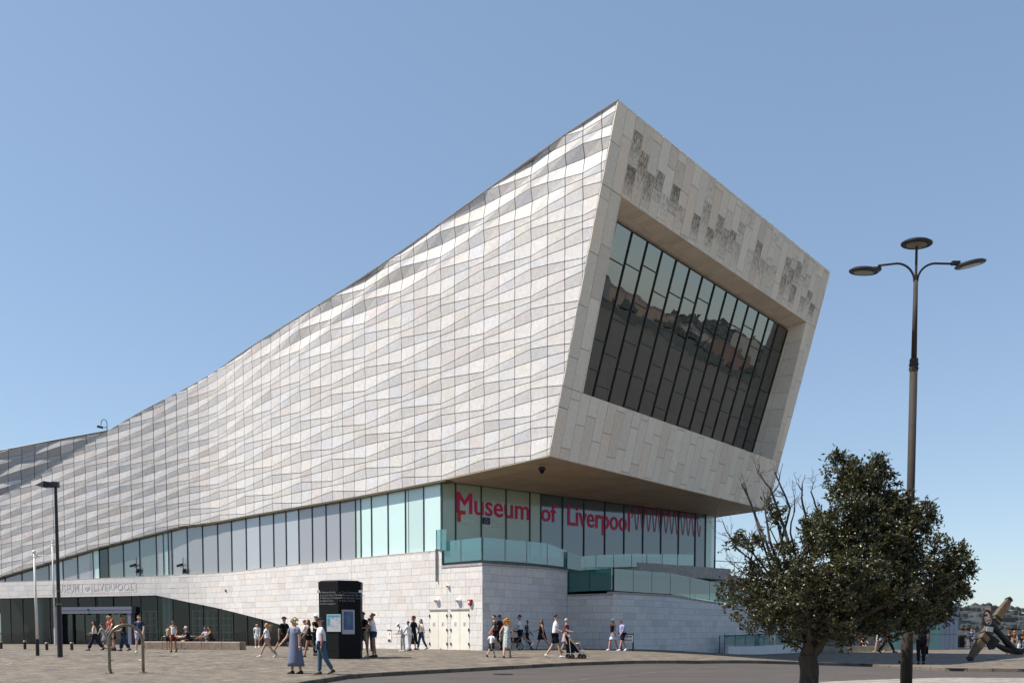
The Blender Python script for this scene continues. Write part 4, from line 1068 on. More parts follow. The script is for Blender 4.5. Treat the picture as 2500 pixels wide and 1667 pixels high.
def face(P0, P1):
    d = (P1-P0); L = d.length; d = d.normalized(); n = Vector((d.y, -d.x, 0)); 
    if n.y > 0: n = -n
    return lambda x, z, o: kp+P0+d*x+n*o+Vector((0, 0, z)), L
fa, LA = face(Lp, Mp); fb, LB = face(Mp, Rp)
def panel(f, x0, x1, z0, z1, o0, o1, mtl, name, parent):
    mb = MB(); a = [f(x0, z0, o0), f(x1, z0, o0), f(x1, z1, o0), f(x0, z1, o0)]; b = [f(x0, z0, o1), f(x1, z0, o1), f(x1, z1, o1), f(x0, z1, o1)]
    mb.prism(a, b); return mb.build(name, mtl, parent)
M['map_white'] = mat('map_paper', (.40, .42, .43), .5, noise=.12, nscale=6); M['map_blue'] = mat('map_water', (.03, .25, .38), .5)
M['poster_dark'] = mat('poster_print', (.03, .05, .16), .45, noise=.9, nscale=7, col2=(.10, .14, .26))
M['poster_light'] = mat('poster_glow', (.10, .22, .30), .5, noise=.6, nscale=12)
pz = lambda v: (1608-v)/k_
mp_ = panel(fa, .42, 1.12, pz(1542), pz(1500), .0, .03, M['map_white'], 'map_board', kt)
panel(fa, .45, 1.09, pz(1507), pz(1502), .031, .034, M['map_blue'], 'map_water', mp_)
panel(fa, .45, .58, pz(1528), pz(1509), .031, .034, M['map_blue'], 'map_river', mp_)
rr = random.Random(5); mb = MB()
for i in range(26):
    x = rr.uniform(.6, 1.05); z = rr.uniform(pz(1535), pz(1509)); a = rr.uniform(.01, .05); f = fa
    mb.add([f(x, z, .033), f(x+a, z, .033), f(x+a, z+rr.uniform(.01, .04), .033), f(x, z+.02, .033)], [(0, 1, 2, 3)])
mb.build('map_marks', M['poster_dark'], mp_)
po = panel(fb, .14, .66, pz(1548), pz(1489), .0, .03, M['map_white'], 'poster_board', kt)
panel(fb, .21, .60, pz(1537.5), pz(1493), .031, .034, M['poster_dark'], 'poster_picture', po)
mb = MB(); f = fb; c = (.40, pz(1514)); mb.add([f(c[0]+.11*math.cos(t), c[1]+.22*math.sin(t), .037) for t in [k*math.pi/8 for k in range(16)]], [tuple(range(16))]); mb.build('poster_shape', M['poster_light'], po)
def klist(f, x, vs_, words, arrow='t'):
    for v, s in zip(vs_, words):
        g, fs = text_geo(s, .115); mb = MB(); mb.add([f(x+.08+p[0], pz(v)+p[1], .012) for p in g], fs); mb.build('direction_text', M['grey_print'], kt)
        mb = MB(); mb.add([f(x-.03, pz(v)+.03, .012), f(x+.03, pz(v), .012), f(x+.03, pz(v)+.07, .012)], [(0, 1, 2)]); mb.build('arrow', M['grey_print'], kt)
klist(fa, .10, (1449, 1456, 1462.5, 1469.5, 1476.5), ('Mersey Ferries', 'Cruise Liner Terminal', 'Museum of Liverpool', 'Albert Dock', 'Visit Liverpool'))
klist(fb, .06, (1449.5, 1456, 1463, 1469.5), ('Tate Liverpool', 'Merseyside Maritime', 'The Beatles Story', 'Echo Arena'))

# --- lamp posts
lp = on_ground(147, 1603); kk = F/lp.y; H = (1603-1188)/kk
t = thing('street_lamp', 'black street lamp with one flat pointed head in front of the entrance', 'lamp', lp)
mb = MB(); mb.tube([lp-Vector((0, 0, .02)), lp+Vector((0, 0, 2.1))], [.105, .10], 14); mb.tube([lp+Vector((0, 0, 2.1)), lp+Vector((0, 0, 2.15))], [.11, .11], 14); mb.build('lower_pole', M['dark_metal'], t, smooth=False)
mb = MB(); mb.tube([lp+Vector((0, 0, 2.15)), lp+Vector((0, 0, H))], [.078, .058], 14); mb.build('upper_pole', M['dark_metal'], t)
for z in (2.2, 2.75): mb = MB(); mb.tube([lp+Vector((0, 0, z)), lp+Vector((0, 0, z+.04))], .088, 14); mb.build('band', M['steel'], t)
mb = MB(); hd = lp+Vector((0, 0, H)); mb.box(hd+Vector((0, 0, .02)), (.24, .2, .22)); 
base = [hd+Vector(c) for c in ((-.1, -.12, .0), (-.1, .14, .0), (-.45, .16, .02), (-.45, -.16, .02))]
mb.prism([hd+Vector(c) for c in ((-.1, -.1, -.08), (-.45, -.18, -.1), (-.82, -.02, -.02), (-.45, .18, -.1), (-.1, .1, -.08))], [hd+Vector(c) for c in ((-.1, -.1, .08), (-.4, -.16, .14), (-.8, -.02, .02), (-.4, .16, .14), (-.1, .1, .08))])
mb.build('lamp_head', M['dark_metal'], t)
mb = MB(); mb.add([hd+Vector(c) for c in ((-.2, -.08, .118), (-.42, -.15, .148), (-.78, -.02, .03), (-.42, .15, .148), (-.2, .08, .118))], [(0, 1, 2, 3, 4)]); mb.build('head_top', M['white'], t)
mb = MB(); mb.add([hd+Vector(c) for c in ((-.2, -.06, -.095), (-.45, -.13, -.108), (-.7, -.02, -.062), (-.45, .13, -.108), (-.2, .06, -.095))], [(0, 1, 2, 3, 4)]); mb.build('lamp_glass', M['lamp_glass'], t)
# tall three headed lamp
lp = Vector(((2214-CX)/F*17.9, 17.9, 0)); lp.z = gz(lp.x, lp.y); s_ = F/17.9
def zof(v): return at_y(2240, v, 17.9).z
t = thing('street_lamp', 'tall brown street lamp with three round disc heads behind the leafy tree', 'lamp', lp)
z1, z2, z3_ = zof(1537), zof(876), zof(685)
mb = MB(); mb.tube([lp-Vector((0, 0, .02)), (lp.x, lp.y, z1-.08), (lp.x, lp.y, z1)], [.118, .118, .085], 18); mb.build('base_sleeve', M['pole_brown'], t, smooth=True)
mb = MB(); mb.tube([(lp.x, lp.y, z1-.1), (lp.x, lp.y, z2)], [.078, .074], 16); mb.build('main_pole', M['pole_brown'], t, smooth=True)
mb = MB(); mb.tube([(lp.x, lp.y, z2-.25), (lp.x, lp.y, z2)], .082, 16)
for a in range(8):
    th = a*math.pi/4
    for dz in (.12, .2): mb.box((lp.x+.085*math.cos(th), lp.y+.085*math.sin(th), z2-dz), (.02, .02, .02))
mb.build('joint_collar', M['pole_brown'], t)
mb = MB(); mb.tube([(lp.x, lp.y, z2), (lp.x, lp.y, z3_)], [.055, .042], 14); mb.build('upper_pole', M['pole_brown'], t, smooth=True)
top = Vector((lp.x, lp.y, zof(602)))
mb = MB(); mb.tube([(lp.x, lp.y, z3_), top], [.026, .024], 10); mb.build('stem', M['pole_brown'], t)
for s in (-1, 1):
    # arms bow out and level off
    pts = []
    for a in range(9):
        th = a/8*math.pi/2
        pts.append(Vector((lp.x+s*(.03+.36*(1-math.cos(th))), lp.y, z3_-.02+.36*math.sin(th))))
    e = Vector((lp.x+s*.78, lp.y+s*.02, pts[-1].z-(.05 if s < 0 else 0))); pts.append(e)
    mb = MB(); mb.tube(pts, .021, 10); mb.build('arm', M['pole_brown'], t, smooth=True)
def disc(c, rx, tilt):
    Mx = tilt; mb = MB(); mb.lathe([(.02, .05), (rx*.8, .045), (rx, .01), (rx, -.015), (rx*.93, -.03), (.02, -.03)], c, 28, ax=Mx); o = mb.build('lamp_head', M['dark_metal'], t, smooth=False)
    mb = MB(); mb.lathe([(.01, -.031), (rx*.66, -.031), (rx*.64, -.038), (.01, -.038)], c, 24, ax=Mx); mb.build('lamp_glass', M['lamp_glass'], o)
disc(top+Vector((0, 0, .06)), .30, Matrix.Rotation(R(4), 3, 'Y') @ Matrix.Rotation(R(6), 3, 'X'))
zl2 = zof(662); zr2 = zof(645)
disc(Vector((lp.x-1.06, lp.y, zl2)), .29, Matrix.Rotation(R(5), 3, 'Y') @ Matrix.Rotation(R(10), 3, 'X'))
disc(Vector((lp.x+1.10, lp.y, zr2)), .29, Matrix.Rotation(R(-10), 3, 'Y') @ Matrix.Rotation(R(8), 3, 'X'))
for s, z_ in ((-1, zl2+.02), (1, zr2+.0)):
    mb = MB(); mb.box((lp.x+s*.80, lp.y, z_+.02), (.16, .08, .07)); mb.build('head_bracket', M['dark_metal'], t)
# --- white poles with a short cross arm
for u, v, vt, lab in ((92, 1599, 1350, 'slim white pole with a short side arm, the left and shorter looking of two'), (135, 1573, 1326, 'slim white pole with a short side arm, right beside the black lamp')):
    p = on_ground(u, v); kk = F/p.y; H = (v-vt)/kk; t = thing('white_pole', lab, 'pole', p, 'white poles by the entrance')
    mb = MB(); mb.tube([p-Vector((0, 0, .02)), p+Vector((0, 0, H*.16))], .075, 12); mb.build('pole_base', M['dark_metal'] if u < 100 else M['pole_white'], t)
    mb = MB(); mb.tube([p+Vector((0, 0, H*.16)), p+Vector((-.03, 0, H))], [.062, .042], 12); mb.build('pole_shaft', M['pole_white'], t, smooth=True)
    mb = MB(); mb.tube([p+Vector((-.05, 0, H-.12)), p+Vector((.5, 0, H-.14))], .02, 8); mb.build('side_arm', M['pole_white'], t)
    mb = MB(); mb.sphere(p+Vector((-.03, 0, H+.03)), .08); mb.box(p+Vector((-.02, 0, H-.2)), (.16, .12, .06)); mb.build('finial', M['pole_white'], t)
# --- bollards
for i, (u, v, vt) in enumerate(((3, 1583, 1564), (61, 1584, 1563), (114.5, 1586, 1567), (175.5, 1586, 1567))):
    p = on_ground(u, v); kk = F/p.y; H = (v-vt)/kk
    lab = ['short dark bollard at the far left edge of the plaza', 'short dark bollard with a pale cap left of the white poles', 'short dark bollard between the two white poles', 'short dark bollard right of the black street lamp'][i]
    t = thing('bollard', lab, 'bollard', p, 'bollards in front of the entrance')
    mb = MB(); mb.tube([p-Vector((0, 0, .02)), p+Vector((0, 0, H-.1))], .075, 12); mb.build('post', M['dark_metal'], t)
    mb = MB(); mb.lathe([(.001, H-.1), (.095, H-.09), (.095, H-.03), (.06, H), (.001, H)], p, 12); mb.build('cap', M['steel'], t)
# --- bike hoop
a, b = on_ground(268, 1644), on_ground(350, 1642); kk = F/((a.y+b.y)/2); Hh = (1644-1526)/kk
t = thing('bike_hoop', 'brushed steel bike hoop bolted to the paving at the left', 'bike rack', (a+b)/2)
d = (b-a); d.z = 0; W_ = d.length; d = d.normalized(); r_ = W_/2; mb = MB(); z0 = (a.z+b.z)/2
spl = .0
pts = [a+d*.03]+[a+d*(-.0)+Vector((0, 0, (Hh-r_)*k/5)) for k in range(1, 6)]
pts += [(a+b)/2-d*r_*math.cos(th)+Vector((0, 0, Hh-r_+r_*math.sin(th))) for th in [k*math.pi/16 for k in range(1, 16)]]
pts += [b+Vector((0, 0, (Hh-r_)*(5-k)/5)) for k in range(0, 5)]+[b-d*.0]
mb.tube(pts, .048, 14); mb.build('tube', M['steel'], t, smooth=True)
for q in (a, b):
    mb = MB(); mb.lathe([(.001, 0), (.13, 0), (.13, .015), (.06, .03), (.05, .03), (.001, .03)], q, 16); f_ = mb.build('flange', M['steel'], t)
    mb = MB()
    for k in range(4): mb.tube([q+Vector((.1*math.cos(k*1.57+.5), .1*math.sin(k*1.57+.5), .01)), q+Vector((.1*math.cos(k*1.57+.5), .1*math.sin(k*1.57+.5), .06))], .014, 6)
    mb.build('bolts', M['steel'], f_)
for q, s in ((a, 1), (b, -1)): mb = MB(); mb.tube([q+Vector((s*.03, 0, .42)), q+Vector((s*.13, 0, .42))], .012, 6); mb.build('stud', M['steel'], t)
# --- stone bench with rails
t = None; P0 = on_ground(349, 1584); P1 = on_ground(592, 1586)
t = thing('stone_bench', 'long low stone bench with rounded end in front of the dark glazing', 'bench', (P0+P1)/2)
segs = 5; kk = F/P0.y; bh = 19/kk
for i in range(segs):
    a = P0+(P1-P0)*(i/segs); b = P0+(P1-P0)*((i+1)/segs); dd = (b-a).normalized()*.012; mb = MB()
    fr = [a+dd, b-dd, b-dd+Vector((0, .75, 0)), a+dd+Vector((0, .75, 0))]
    if i == segs-1: fr = [a+dd, b-Vector((.15, 0, 0)), b+Vector((0, .18, 0)), b+Vector((0, .6, 0)), b+Vector((-.15, .75, 0)), a+dd+Vector((0, .75, 0))]
    mb.loft([[p-Vector((0, 0, .05)) for p in fr], [p+Vector((0, 0, bh-.04)) for p in fr], [p+Vector((0, .03, bh)) for p in fr]]); mb.build('bench_block', M['bench'], t)
for u in (405, 430):
    q = at_y(u, 1580, P0.y+.35); q.z = P0.z; mb = MB(); zb_ = bh
    mb.tube([q+Vector((-.25, 0, zb_)), q+Vector((-.22, 0, zb_+.22)), q+Vector((-.1, 0, zb_+.28)), q+Vector((1.9, 0, zb_+.28)), q+Vector((2.05, 0, zb_+.2)), q+Vector((2.1, 0, zb_))], .022, 8); mb.build('arm_rail', M['steel'], t, smooth=True)
# --- street name sign on two posts
q = on_ground(1519, 1588); kk = F/q.y; t = thing('street_sign', 'low street name plate on two black posts against the shaded wall', 'sign', q)
for u in (1516.5, 1545.5):
    p = on_ground(u, 1588); mb = MB(); mb.box(p+Vector((0, 0, .43)), (.07, .07, .9)); mb.build('post', M['dark_metal'], t)
mb = MB(); mb.box(on_ground(1531, 1588)+Vector((0, 0, .84)), (.66, .05, .05)); mb.build('top_rail', M['dark_metal'], t)
pc = on_ground(1531, 1588)+Vector((0, -.01, .62)); mb = MB(); mb.box(pc, (.6, .03, .36)); pl_ = mb.build('name_plate', M['white'], t)
for s, z, w_ in (('MUSEUM', .05, .44), ('MANN ISLAND', -.13, .5)):
    vs, fs = fit_text(s, lambda x, y, d: pc+Vector((x-w_/2, -.02-d*.3, z+y)), w_, .10, .01); mb = MB(); mb.add(vs, fs); mb.build('plate_text', M['dark_metal'], pl_)
# --- ramp wall and glass at ground level right
L0 = W4-Vector((0, 0, 0)); 
xr, _ = on_vplane(1737, 1588, W4, d4); xe, _ = on_vplane(1935, 1588, W4, d4)
o4 = Vector((d4.y, -d4.x, 0)); 
if o4.y > 0: o4 = -o4
t = thing('ramp_wall', 'low rough stone ramp wall topped with green glass beside the tree', 'wall', W4+d4*xr+o4*.6)
def RW(x, z, o): p = W4+d4*x+o4*(1.2+o); return Vector((p.x, p.y, gz(p.x, p.y)+z))
x = xr
while x < xe:
    x1 = min(xe, x+1.9); mb = MB(); a = [RW(x+.01, -.1, 0), RW(x1-.01, -.1, 0), RW(x1-.01, -.1, -.35), RW(x+.01, -.1, -.35)]
    hx = .48+.25*(x-xr)/(xe-xr); hx1 = .48+.25*(x1-xr)/(xe-xr)
    mb.prism(a, [RW(x+.01, hx, 0), RW(x1-.01, hx1, 0), RW(x1-.01, hx1, -.35), RW(x+.01, hx, -.35)]); mb.build('wall_stone', M['block'], t); x = x1
x = xr-.2
while x < xe:
    x1 = x+1.5; mb = MB(); z0_ = .5+.25*(x-xr)/(xe-xr); z1_ = .5+.25*(x1-xr)/(xe-xr)
    mb.prism([RW(x+.02, z0_, -.16), RW(x1-.02, z1_, -.16), RW(x1-.02, z1_+.72, -.16), RW(x+.02, z0_+.72, -.16)], [RW(x+.02, z0_, -.18), RW(x1-.02, z1_, -.18), RW(x1-.02, z1_+.72, -.18), RW(x+.02, z0_+.72, -.18)]); mb.build('glass_panel', M['glass_teal'], t)
    mb = MB(); mb.tube([RW(x, 0, -.17), RW(x, z0_+.8, -.17)], .025, 6); mb.build('post', M['mullion'], t); x = x1
mb = MB(); mb.tube([RW(xr-.9, 0, -.17), RW(xr-.9, 1.12, -.17), RW(xr-.2, 1.14, -.17), RW(xe, 1.5, -.17)], .03, 8); mb.build('hand_rail', M['dark_metal'], t)
# --- stone wall behind the tree, pier building
def blockwall(u0, u1, vb, vt, label, name='stone_wall', slope=0, thick=.8, course=.42):
    a = on_ground(u0, vb); b = on_ground(u1, vb); b = Vector(((u1-CX)/F*a.y, a.y, 0)); b.z = a.z; hgt = (vb-vt)*a.y/F; t = thing(name, label, 'wall', (a+b)/2)
    d = (b-a).normalized(); L = (b-a).length; z = 0; rnd = random.Random(int(u0)); k = 0
    while z < hgt-.05:
        x = -rnd.uniform(0, .8); h = min(course, hgt-z)
        while x < L:
            wd = rnd.uniform(.8, 1.5); x0, x1 = max(0, x), min(L, x+wd); x += wd
            if x1-x0 < .05: continue
            mb = MB(); f = 1-z/max(hgt, .1)*slope; tn = rnd.uniform(.8, 1.1); off = rnd.uniform(-.012, .012); o_ = slope*z*.22
            mb.prism([a+d*(x0+.012)+Vector((0, off+o_, z+.008)), a+d*(x1-.012)+Vector((0, off+o_, z+.008)), a+d*(x1-.012)+Vector((0, thick, z+.008)), a+d*(x0+.012)+Vector((0, thick, z+.008))],
                     [a+d*(x0+.012)+Vector((0, off+o_, z+h-.008)), a+d*(x1-.012)+Vector((0, off+o_, z+h-.008)), a+d*(x1-.012)+Vector((0, thick, z+h-.008)), a+d*(x0+.012)+Vector((0, thick, z+h-.008))], tone=(tn, tn, tn)); mb.build('stone_block', M['oldstone'], t)
        z += course
    mb = MB(); c = (a+b)/2+Vector((0, thick/2+.05, hgt/2)); mb.box(c, (L-.04, thick-.02, hgt-.02)); mb.build('core', M['joint_pale'], t)
    mb = MB(); mb.box((a+b)/2+Vector((0, thick/2, hgt+.055)), (L+.15, thick+.12, .11)); mb.build('coping', M['coping'], t)
    return t
M['oldstone'] = mat('old_dock_stone', (.34, .29, .23), .9, tone=True, noise=.35, nscale=2.5, bump=.3)
blockwall(1925, 2175, 1587, 1547, 'long low dock stone wall in shade behind the tree trunk')
blockwall(2178, 2288, 1584, 1531, 'higher weathered stone block wall right of the lamp post', slope=.9)
# stone ledge people sit on
a = on_ground(1960, 1590); b = on_ground(2140, 1590); mb = MB(); mb.box((a+b)/2+Vector((0, .2, .22)), ((b-a).length, .5, .44)); tag(mb.build('stone_ledge', M['oldstone'], origin=(a+b)/2), 'low stone ledge along the wall behind the tree with people on it', 'ledge')
# pier building
M['pier_blue'] = mat('blue_grey_cladding', (.17, .22, .30), .5, noise=.15, nscale=.8, vscale=(3, 3, .5)); M['pier_teal'] = mat('teal_cladding', (.12, .26, .27), .35, noise=.15, nscale=.8)
t0 = on_ground(2338, 1583); Yp = t0.y-3
def PB(u, v, Y): return at_y(u, v, Y)
t = thing('pier_building', 'blue grey panelled pier building rising behind the tree at the right', 'building', t0)
xL, xR = (2262-CX)/F*Yp, (2338-CX)/F*Yp; xM = (2295-CX)/F*Yp
z0 = gz(xR, Yp); hL = at_y(2313, 1410, Yp+4).z; hR = at_y(2338, 1473, Yp).z
def blk(x0, x1, y0, y1, z0_, z1_, name, mt):
    mb = MB(); mb.box(((x0+x1)/2, (y0+y1)/2, (z0_+z1_)/2), (x1-x0, y1-y0, z1_-z0_)); return mb.build(name, mt, t)
core = blk(xL-7, xR-.05, Yp+.05, Yp+9, z0-.1, hR-.03, 'core', M['joint'])
n = 4; hh = (hR-z0)/3
for i in range(3):
    for k in range(n):
        x0, x1 = xM+(xR-xM)*k/n, xM+(xR-xM)*(k+1)/n; blk(x0+.012, x1-.012, Yp-.02, Yp+.04, z0+hh*i+.02, z0+hh*(i+1)-.02, 'wall_panel', M['pier_blue'])
    for k in range(7):
        x0, x1 = xM-1.6*(k+1), xM-1.6*k; blk(x0+.012, x1-.012, Yp+.0, Yp+.04, z0+hh*i+.02, z0+hh*(i+1)-.02, 'glass_panel', M['pier_teal'])
    for k in range(6):
        y0, y1 = Yp+1.5*k, Yp+1.5*(k+1); blk(xR-.04, xR, y0+.03, y1-.01, z0+hh*i+.02, z0+hh*(i+1)-.02, 'wall_panel', M['pier_blue'])
blk(xL-6.5, (2312-CX)/F*(Yp+4), Yp+4, Yp+8.8, hR, hL, 'upper_storey', M['pier_blue'])
# --- railing on the quay edge
t = thing('quay_railing', 'dark metal railing along the river edge beyond the anchor', 'railing', (QUAY_X+9, QUAY_Y-.3, gz(40, 80)))
z_ = gz(40, 80)
xx = QUAY_X+.3; mb = MB()
for i in range(int((53-QUAY_X)/1.8)): 
    mp2 = MB(); p = Vector((QUAY_X+.3+1.8*i, QUAY_Y-.3, z_)); mp2.tube([p, p+Vector((0, 0, 1.15))], .04, 6); mp2.build('post', M['dark_metal'], t)
for h in (.15, 1.1): mp2 = MB(); mp2.tube([(QUAY_X+.3, QUAY_Y-.3, z_+h), (53, QUAY_Y-.3, z_+h)], .03, 6); mp2.build('rail', M['dark_metal'], t)
for i in range(int((53-QUAY_X)/.16)): p = Vector((QUAY_X+.3+.16*i, QUAY_Y-.3, z_+.15)); mb.tube([p, p+Vector((0, 0, .95))], .012, 4, cap=False)
mb.build('balusters', M['dark_metal'], t, kind='stuff')
# red and white striped post, rubbish bin and lamp column by the quay
p = on_ground(2356, 1581); mb = MB()
t = thing('marker_post', 'thin red and white striped post left of the man in blue', 'post', p)
for i in range(6): mb = MB(); mb.tube([p+Vector((0, 0, .32*i)), p+Vector((0, 0, .32*(i+1)-.002))], .07, 8); mb.build('stripe', M['alarm'] if i % 2 else M['white'], t)
p = on_ground(2347, 1580); t = thing('litter_bin', 'black square litter bin by the corner of the blue grey building', 'bin', p)
mb = MB(); mb.prism([p+Vector(c) for c in ((-.28, -.28, 0), (.28, -.28, 0), (.28, .28, 0), (-.28, .28, 0))], [p+Vector(c) for c in ((-.3, -.3, 1.0), (.3, -.3, 1.0), (.3, .3, 1.0), (-.3, .3, 1.0))]); mb.build('bin_body', M['black'], t)
mb = MB(); mb.prism([p+Vector((sx*.33, sy*.33, 1.0)) for sx, sy in ((-1, -1), (1, -1), (1, 1), (-1, 1))], [p+Vector((sx*.22, sy*.22, 1.22)) for sx, sy in ((-1, -1), (1, -1), (1, 1), (-1, 1))]); mb.build('bin_lid', M['black'], t)
p = on_ground(2398, 1583); H = (1583-1502)*p.y/F; t = thing('quay_lamp', 'thin dark quay lamp column left of the anchor ring', 'lamp', p)
mb = MB(); mb.tube([p, p+Vector((0, 0, H))], [.08, .05], 8); mb.build('column', M['dark_metal'], t)
mb = MB(); mb.box(p+Vector((.1, 0, H+.02)), (.45, .25, .2)); mb.build('lamp_head', M['dark_metal'], t)

# --- anchor
t0 = on_ground(2367, 1613); Ya = t0.y
def AP(u, v, dy=0): return at_y(u, v, Ya+dy)
M['timber'] = mat('old_timber', (.125, .085, .048), .85, noise=.5, nscale=2, vscale=(4, 4, 1.2), bump=.4); M['iron'] = mat('old_black_iron', (.018, .018, .02), .6, .3, noise=.4, nscale=4, bump=.3)
t = thing('ships_anchor', 'large old ship anchor with a tilted timber stock and iron ring on the plaza', 'anchor', t0)
a0, a1 = AP(2366, 1610, .0), AP(2466, 1459, 1.2); ax_ = (a1-a0).normalized(); L = (a1-a0).length
side = ax_.cross(Vector((0, 1, 0))).normalized(); fr_ = side.cross(ax_).normalized()
def stock(off, name):
    mb = MB(); rings = []
    for k in range(11):
        s = k/10; w_ = .11+.13*math.sin(math.pi*min(1, max(0, s)))**.8; c = a0+ax_*L*s+side*off*(w_); h = w_*.9
        rings.append([c+side*sx*w_*.46+fr_*sy*h for sx, sy in ((-1, -1), (1, -1), (1, 1), (-1, 1))])
    mb.loft(rings); return mb.build(name, M['timber'], t)
stock(-.5, 'timber_half'); stock(.5, 'timber_half')
for s in (.02, .30, .40, .60, .66, .97):
    w_ = .11+.13*math.sin(math.pi*s)**.8+.02; c = a0+ax_*L*s; mb = MB(); mb.loft([[c+ax_*d_+side*sx*w_+fr_*sy*w_*.98 for sx, sy in ((-1, -1), (1, -1), (1, 1), (-1, 1))] for d_ in (-.04, .04)]); mb.build('iron_band', M['iron'], t)
# ring and shackle
rc = AP(2410.5, 1508, .3); mb = MB(); mb.tube([rc+Vector((.30*math.cos(th)*.8, .1*math.sin(th), .42*math.sin(th)*1.0)) for th in [k*2*math.pi/20 for k in range(21)]], .065, 8, cap=False); mb.build('ring', M['iron'], t, smooth=True)
s0 = AP(2416, 1520, .3); s1 = AP(2427, 1533, .4); mb = MB(); mb.tube([s0, s1], [.13, .2], 10); mb.build('shackle', M['iron'], t)
crown = AP(2476, 1588, 1.0); crown.z = max(crown.z, gz(crown.x, crown.y)+.12)
mb = MB(); mb.tube([s1, AP(2440, 1545, .6), crown], [.19, .15, .2], 10); mb.build('shank', M['iron'], t, smooth=True)
armL = [crown, AP(2452, 1583, .8), AP(2432, 1573, .6), AP(2418, 1567, .5)]; mb = MB(); mb.tube(armL, [.2, .17, .12, .06], 8); mb.build('arm', M['iron'], t, smooth=True)
fc = AP(2419, 1568, .4); mb = MB(); mb.prism([fc+Vector(c) for c in ((-.35, -.1, .15), (0, -.2, .38), (.45, -.1, .1), (.15, -.1, -.35), (-.1, -.1, -.38))], [fc+Vector(c) for c in ((-.35, .02, .15), (0, -.06, .38), (.45, .03, .1), (.15, .03, -.35), (-.1, .02, -.38))]); mb.build('fluke', M['iron'], t)
armR = [crown, AP(2494, 1590, 1.0), AP(2512, 1582, 1.0), AP(2527, 1566, 1.0)]; mb = MB(); mb.tube(armR, [.2, .17, .12, .06], 8); mb.build('arm', M['iron'], t, smooth=True)
fc = AP(2528, 1566, .9); mb = MB(); mb.prism([fc+Vector(c) for c in ((-.3, -.1, .1), (.1, -.15, .4), (.3, -.1, -.1), (0, -.1, -.38))], [fc+Vector(c) for c in ((-.3, .02, .1), (.1, -.02, .4), (.3, .02, -.1), (0, .02, -.38))]); mb.build('fluke', M['iron'], t)
pq = AP(2416.5, 1535, -.1); mb = MB(); mb.box(pq, (.34, .05, .26), Matrix.Rotation(R(8), 3, 'Y')); mb.build('plaque', M['map_white'], t)
# painted yellow marking on the paving
p = on_ground(2494, 1603); mb = MB(); mb.add([(p.x-.3, p.y-.5, p.z+.006), (p.x+1.2, p.y-.4, p.z+.006), (p.x+1.2, p.y+.6, p.z+.006), (p.x-.1, p.y+.5, p.z+.006)], [(0, 1, 2, 3)])
tag(mb.build('yellow_marking', mat('yellow_paint', (.6, .42, .03), .7, noise=.5, nscale=6), origin=p), 'worn yellow painted patch on the paving at the right edge', 'road marking')

# ================================================================== far shore
def ridge_h(a): return 26+14*math.sin(a*7.3+1)+9*math.sin(a*17.1)+5*math.sin(a*41)
M['far_wood'] = mat('far_woodland', (.036, .044, .046), .95, noise=.6, nscale=.03)
mb = MB(); vs = []; n = 260
for k in range(n+1):
    a = R(-30)+R(150)*k/n; rad = 1350; h = ridge_h(a)+random.uniform(-2.5, 2.5)
    for rr_, z_ in ((1050, -7), (1060, 4), (1180, 8+h*.4), (rad, h+12), (rad+300, 0)): vs.append((rr_*math.sin(a), rr_*math.cos(a), z_+random.uniform(-1, 1)))
mb.add(vs, [(5*k+j, 5*k+j+1, 5*k+j+6, 5*k+j+5) for k in range(n) for j in range(4)]); mb.build('far_hills', M['far_wood'], kind='structure')
mb = MB(); rnd = random.Random(9)
for i in range(5200):
    a = R(-28)+R(146)*rnd.random(); rr_ = rnd.choice([1062, 1100, 1180, 1250, 1340]); s = rnd.uniform(2.5, 6); hh_ = {1062: 4, 1100: 7, 1180: 8+ridge_h(a)*.4, 1250: 10+ridge_h(a)*.7, 1340: ridge_h(a)+11}[rr_]
    c = Vector((rr_*math.sin(a), rr_*math.cos(a), hh_+s*.3)); vs = [c+Vector((rnd.uniform(-1, 1)*.2+math.cos(t_)*math.cos(p_), math.sin(t_)*math.cos(p_), math.sin(p_)*.8))*s for p_ in (-.3, .7) for t_ in [k*1.047 for k in range(6)]]+[c+Vector((0, 0, s*.9))]
    mb.add(vs, [(k, (k+1) % 6, 6+(k+1) % 6, 6+k) for k in range(6)]+[(6+k, 6+(k+1) % 6, 12) for k in range(6)])
mb.build('far_trees', M['far_wood'], kind='stuff')
cols_ = [(.15, .10, .085), (.22, .17, .14), (.12, .13, .15), (.26, .24, .22), (.12, .09, .08)]
for i, c in enumerate(cols_): M['far%d' % i] = mat('far_brick_%s' % 'abcde'[i], c, .9, noise=.2, nscale=.1)
M['far_roof'] = mat('far_slate', (.14, .13, .14), .8); M['far_win'] = mat('far_window', (.05, .06, .07), .3)
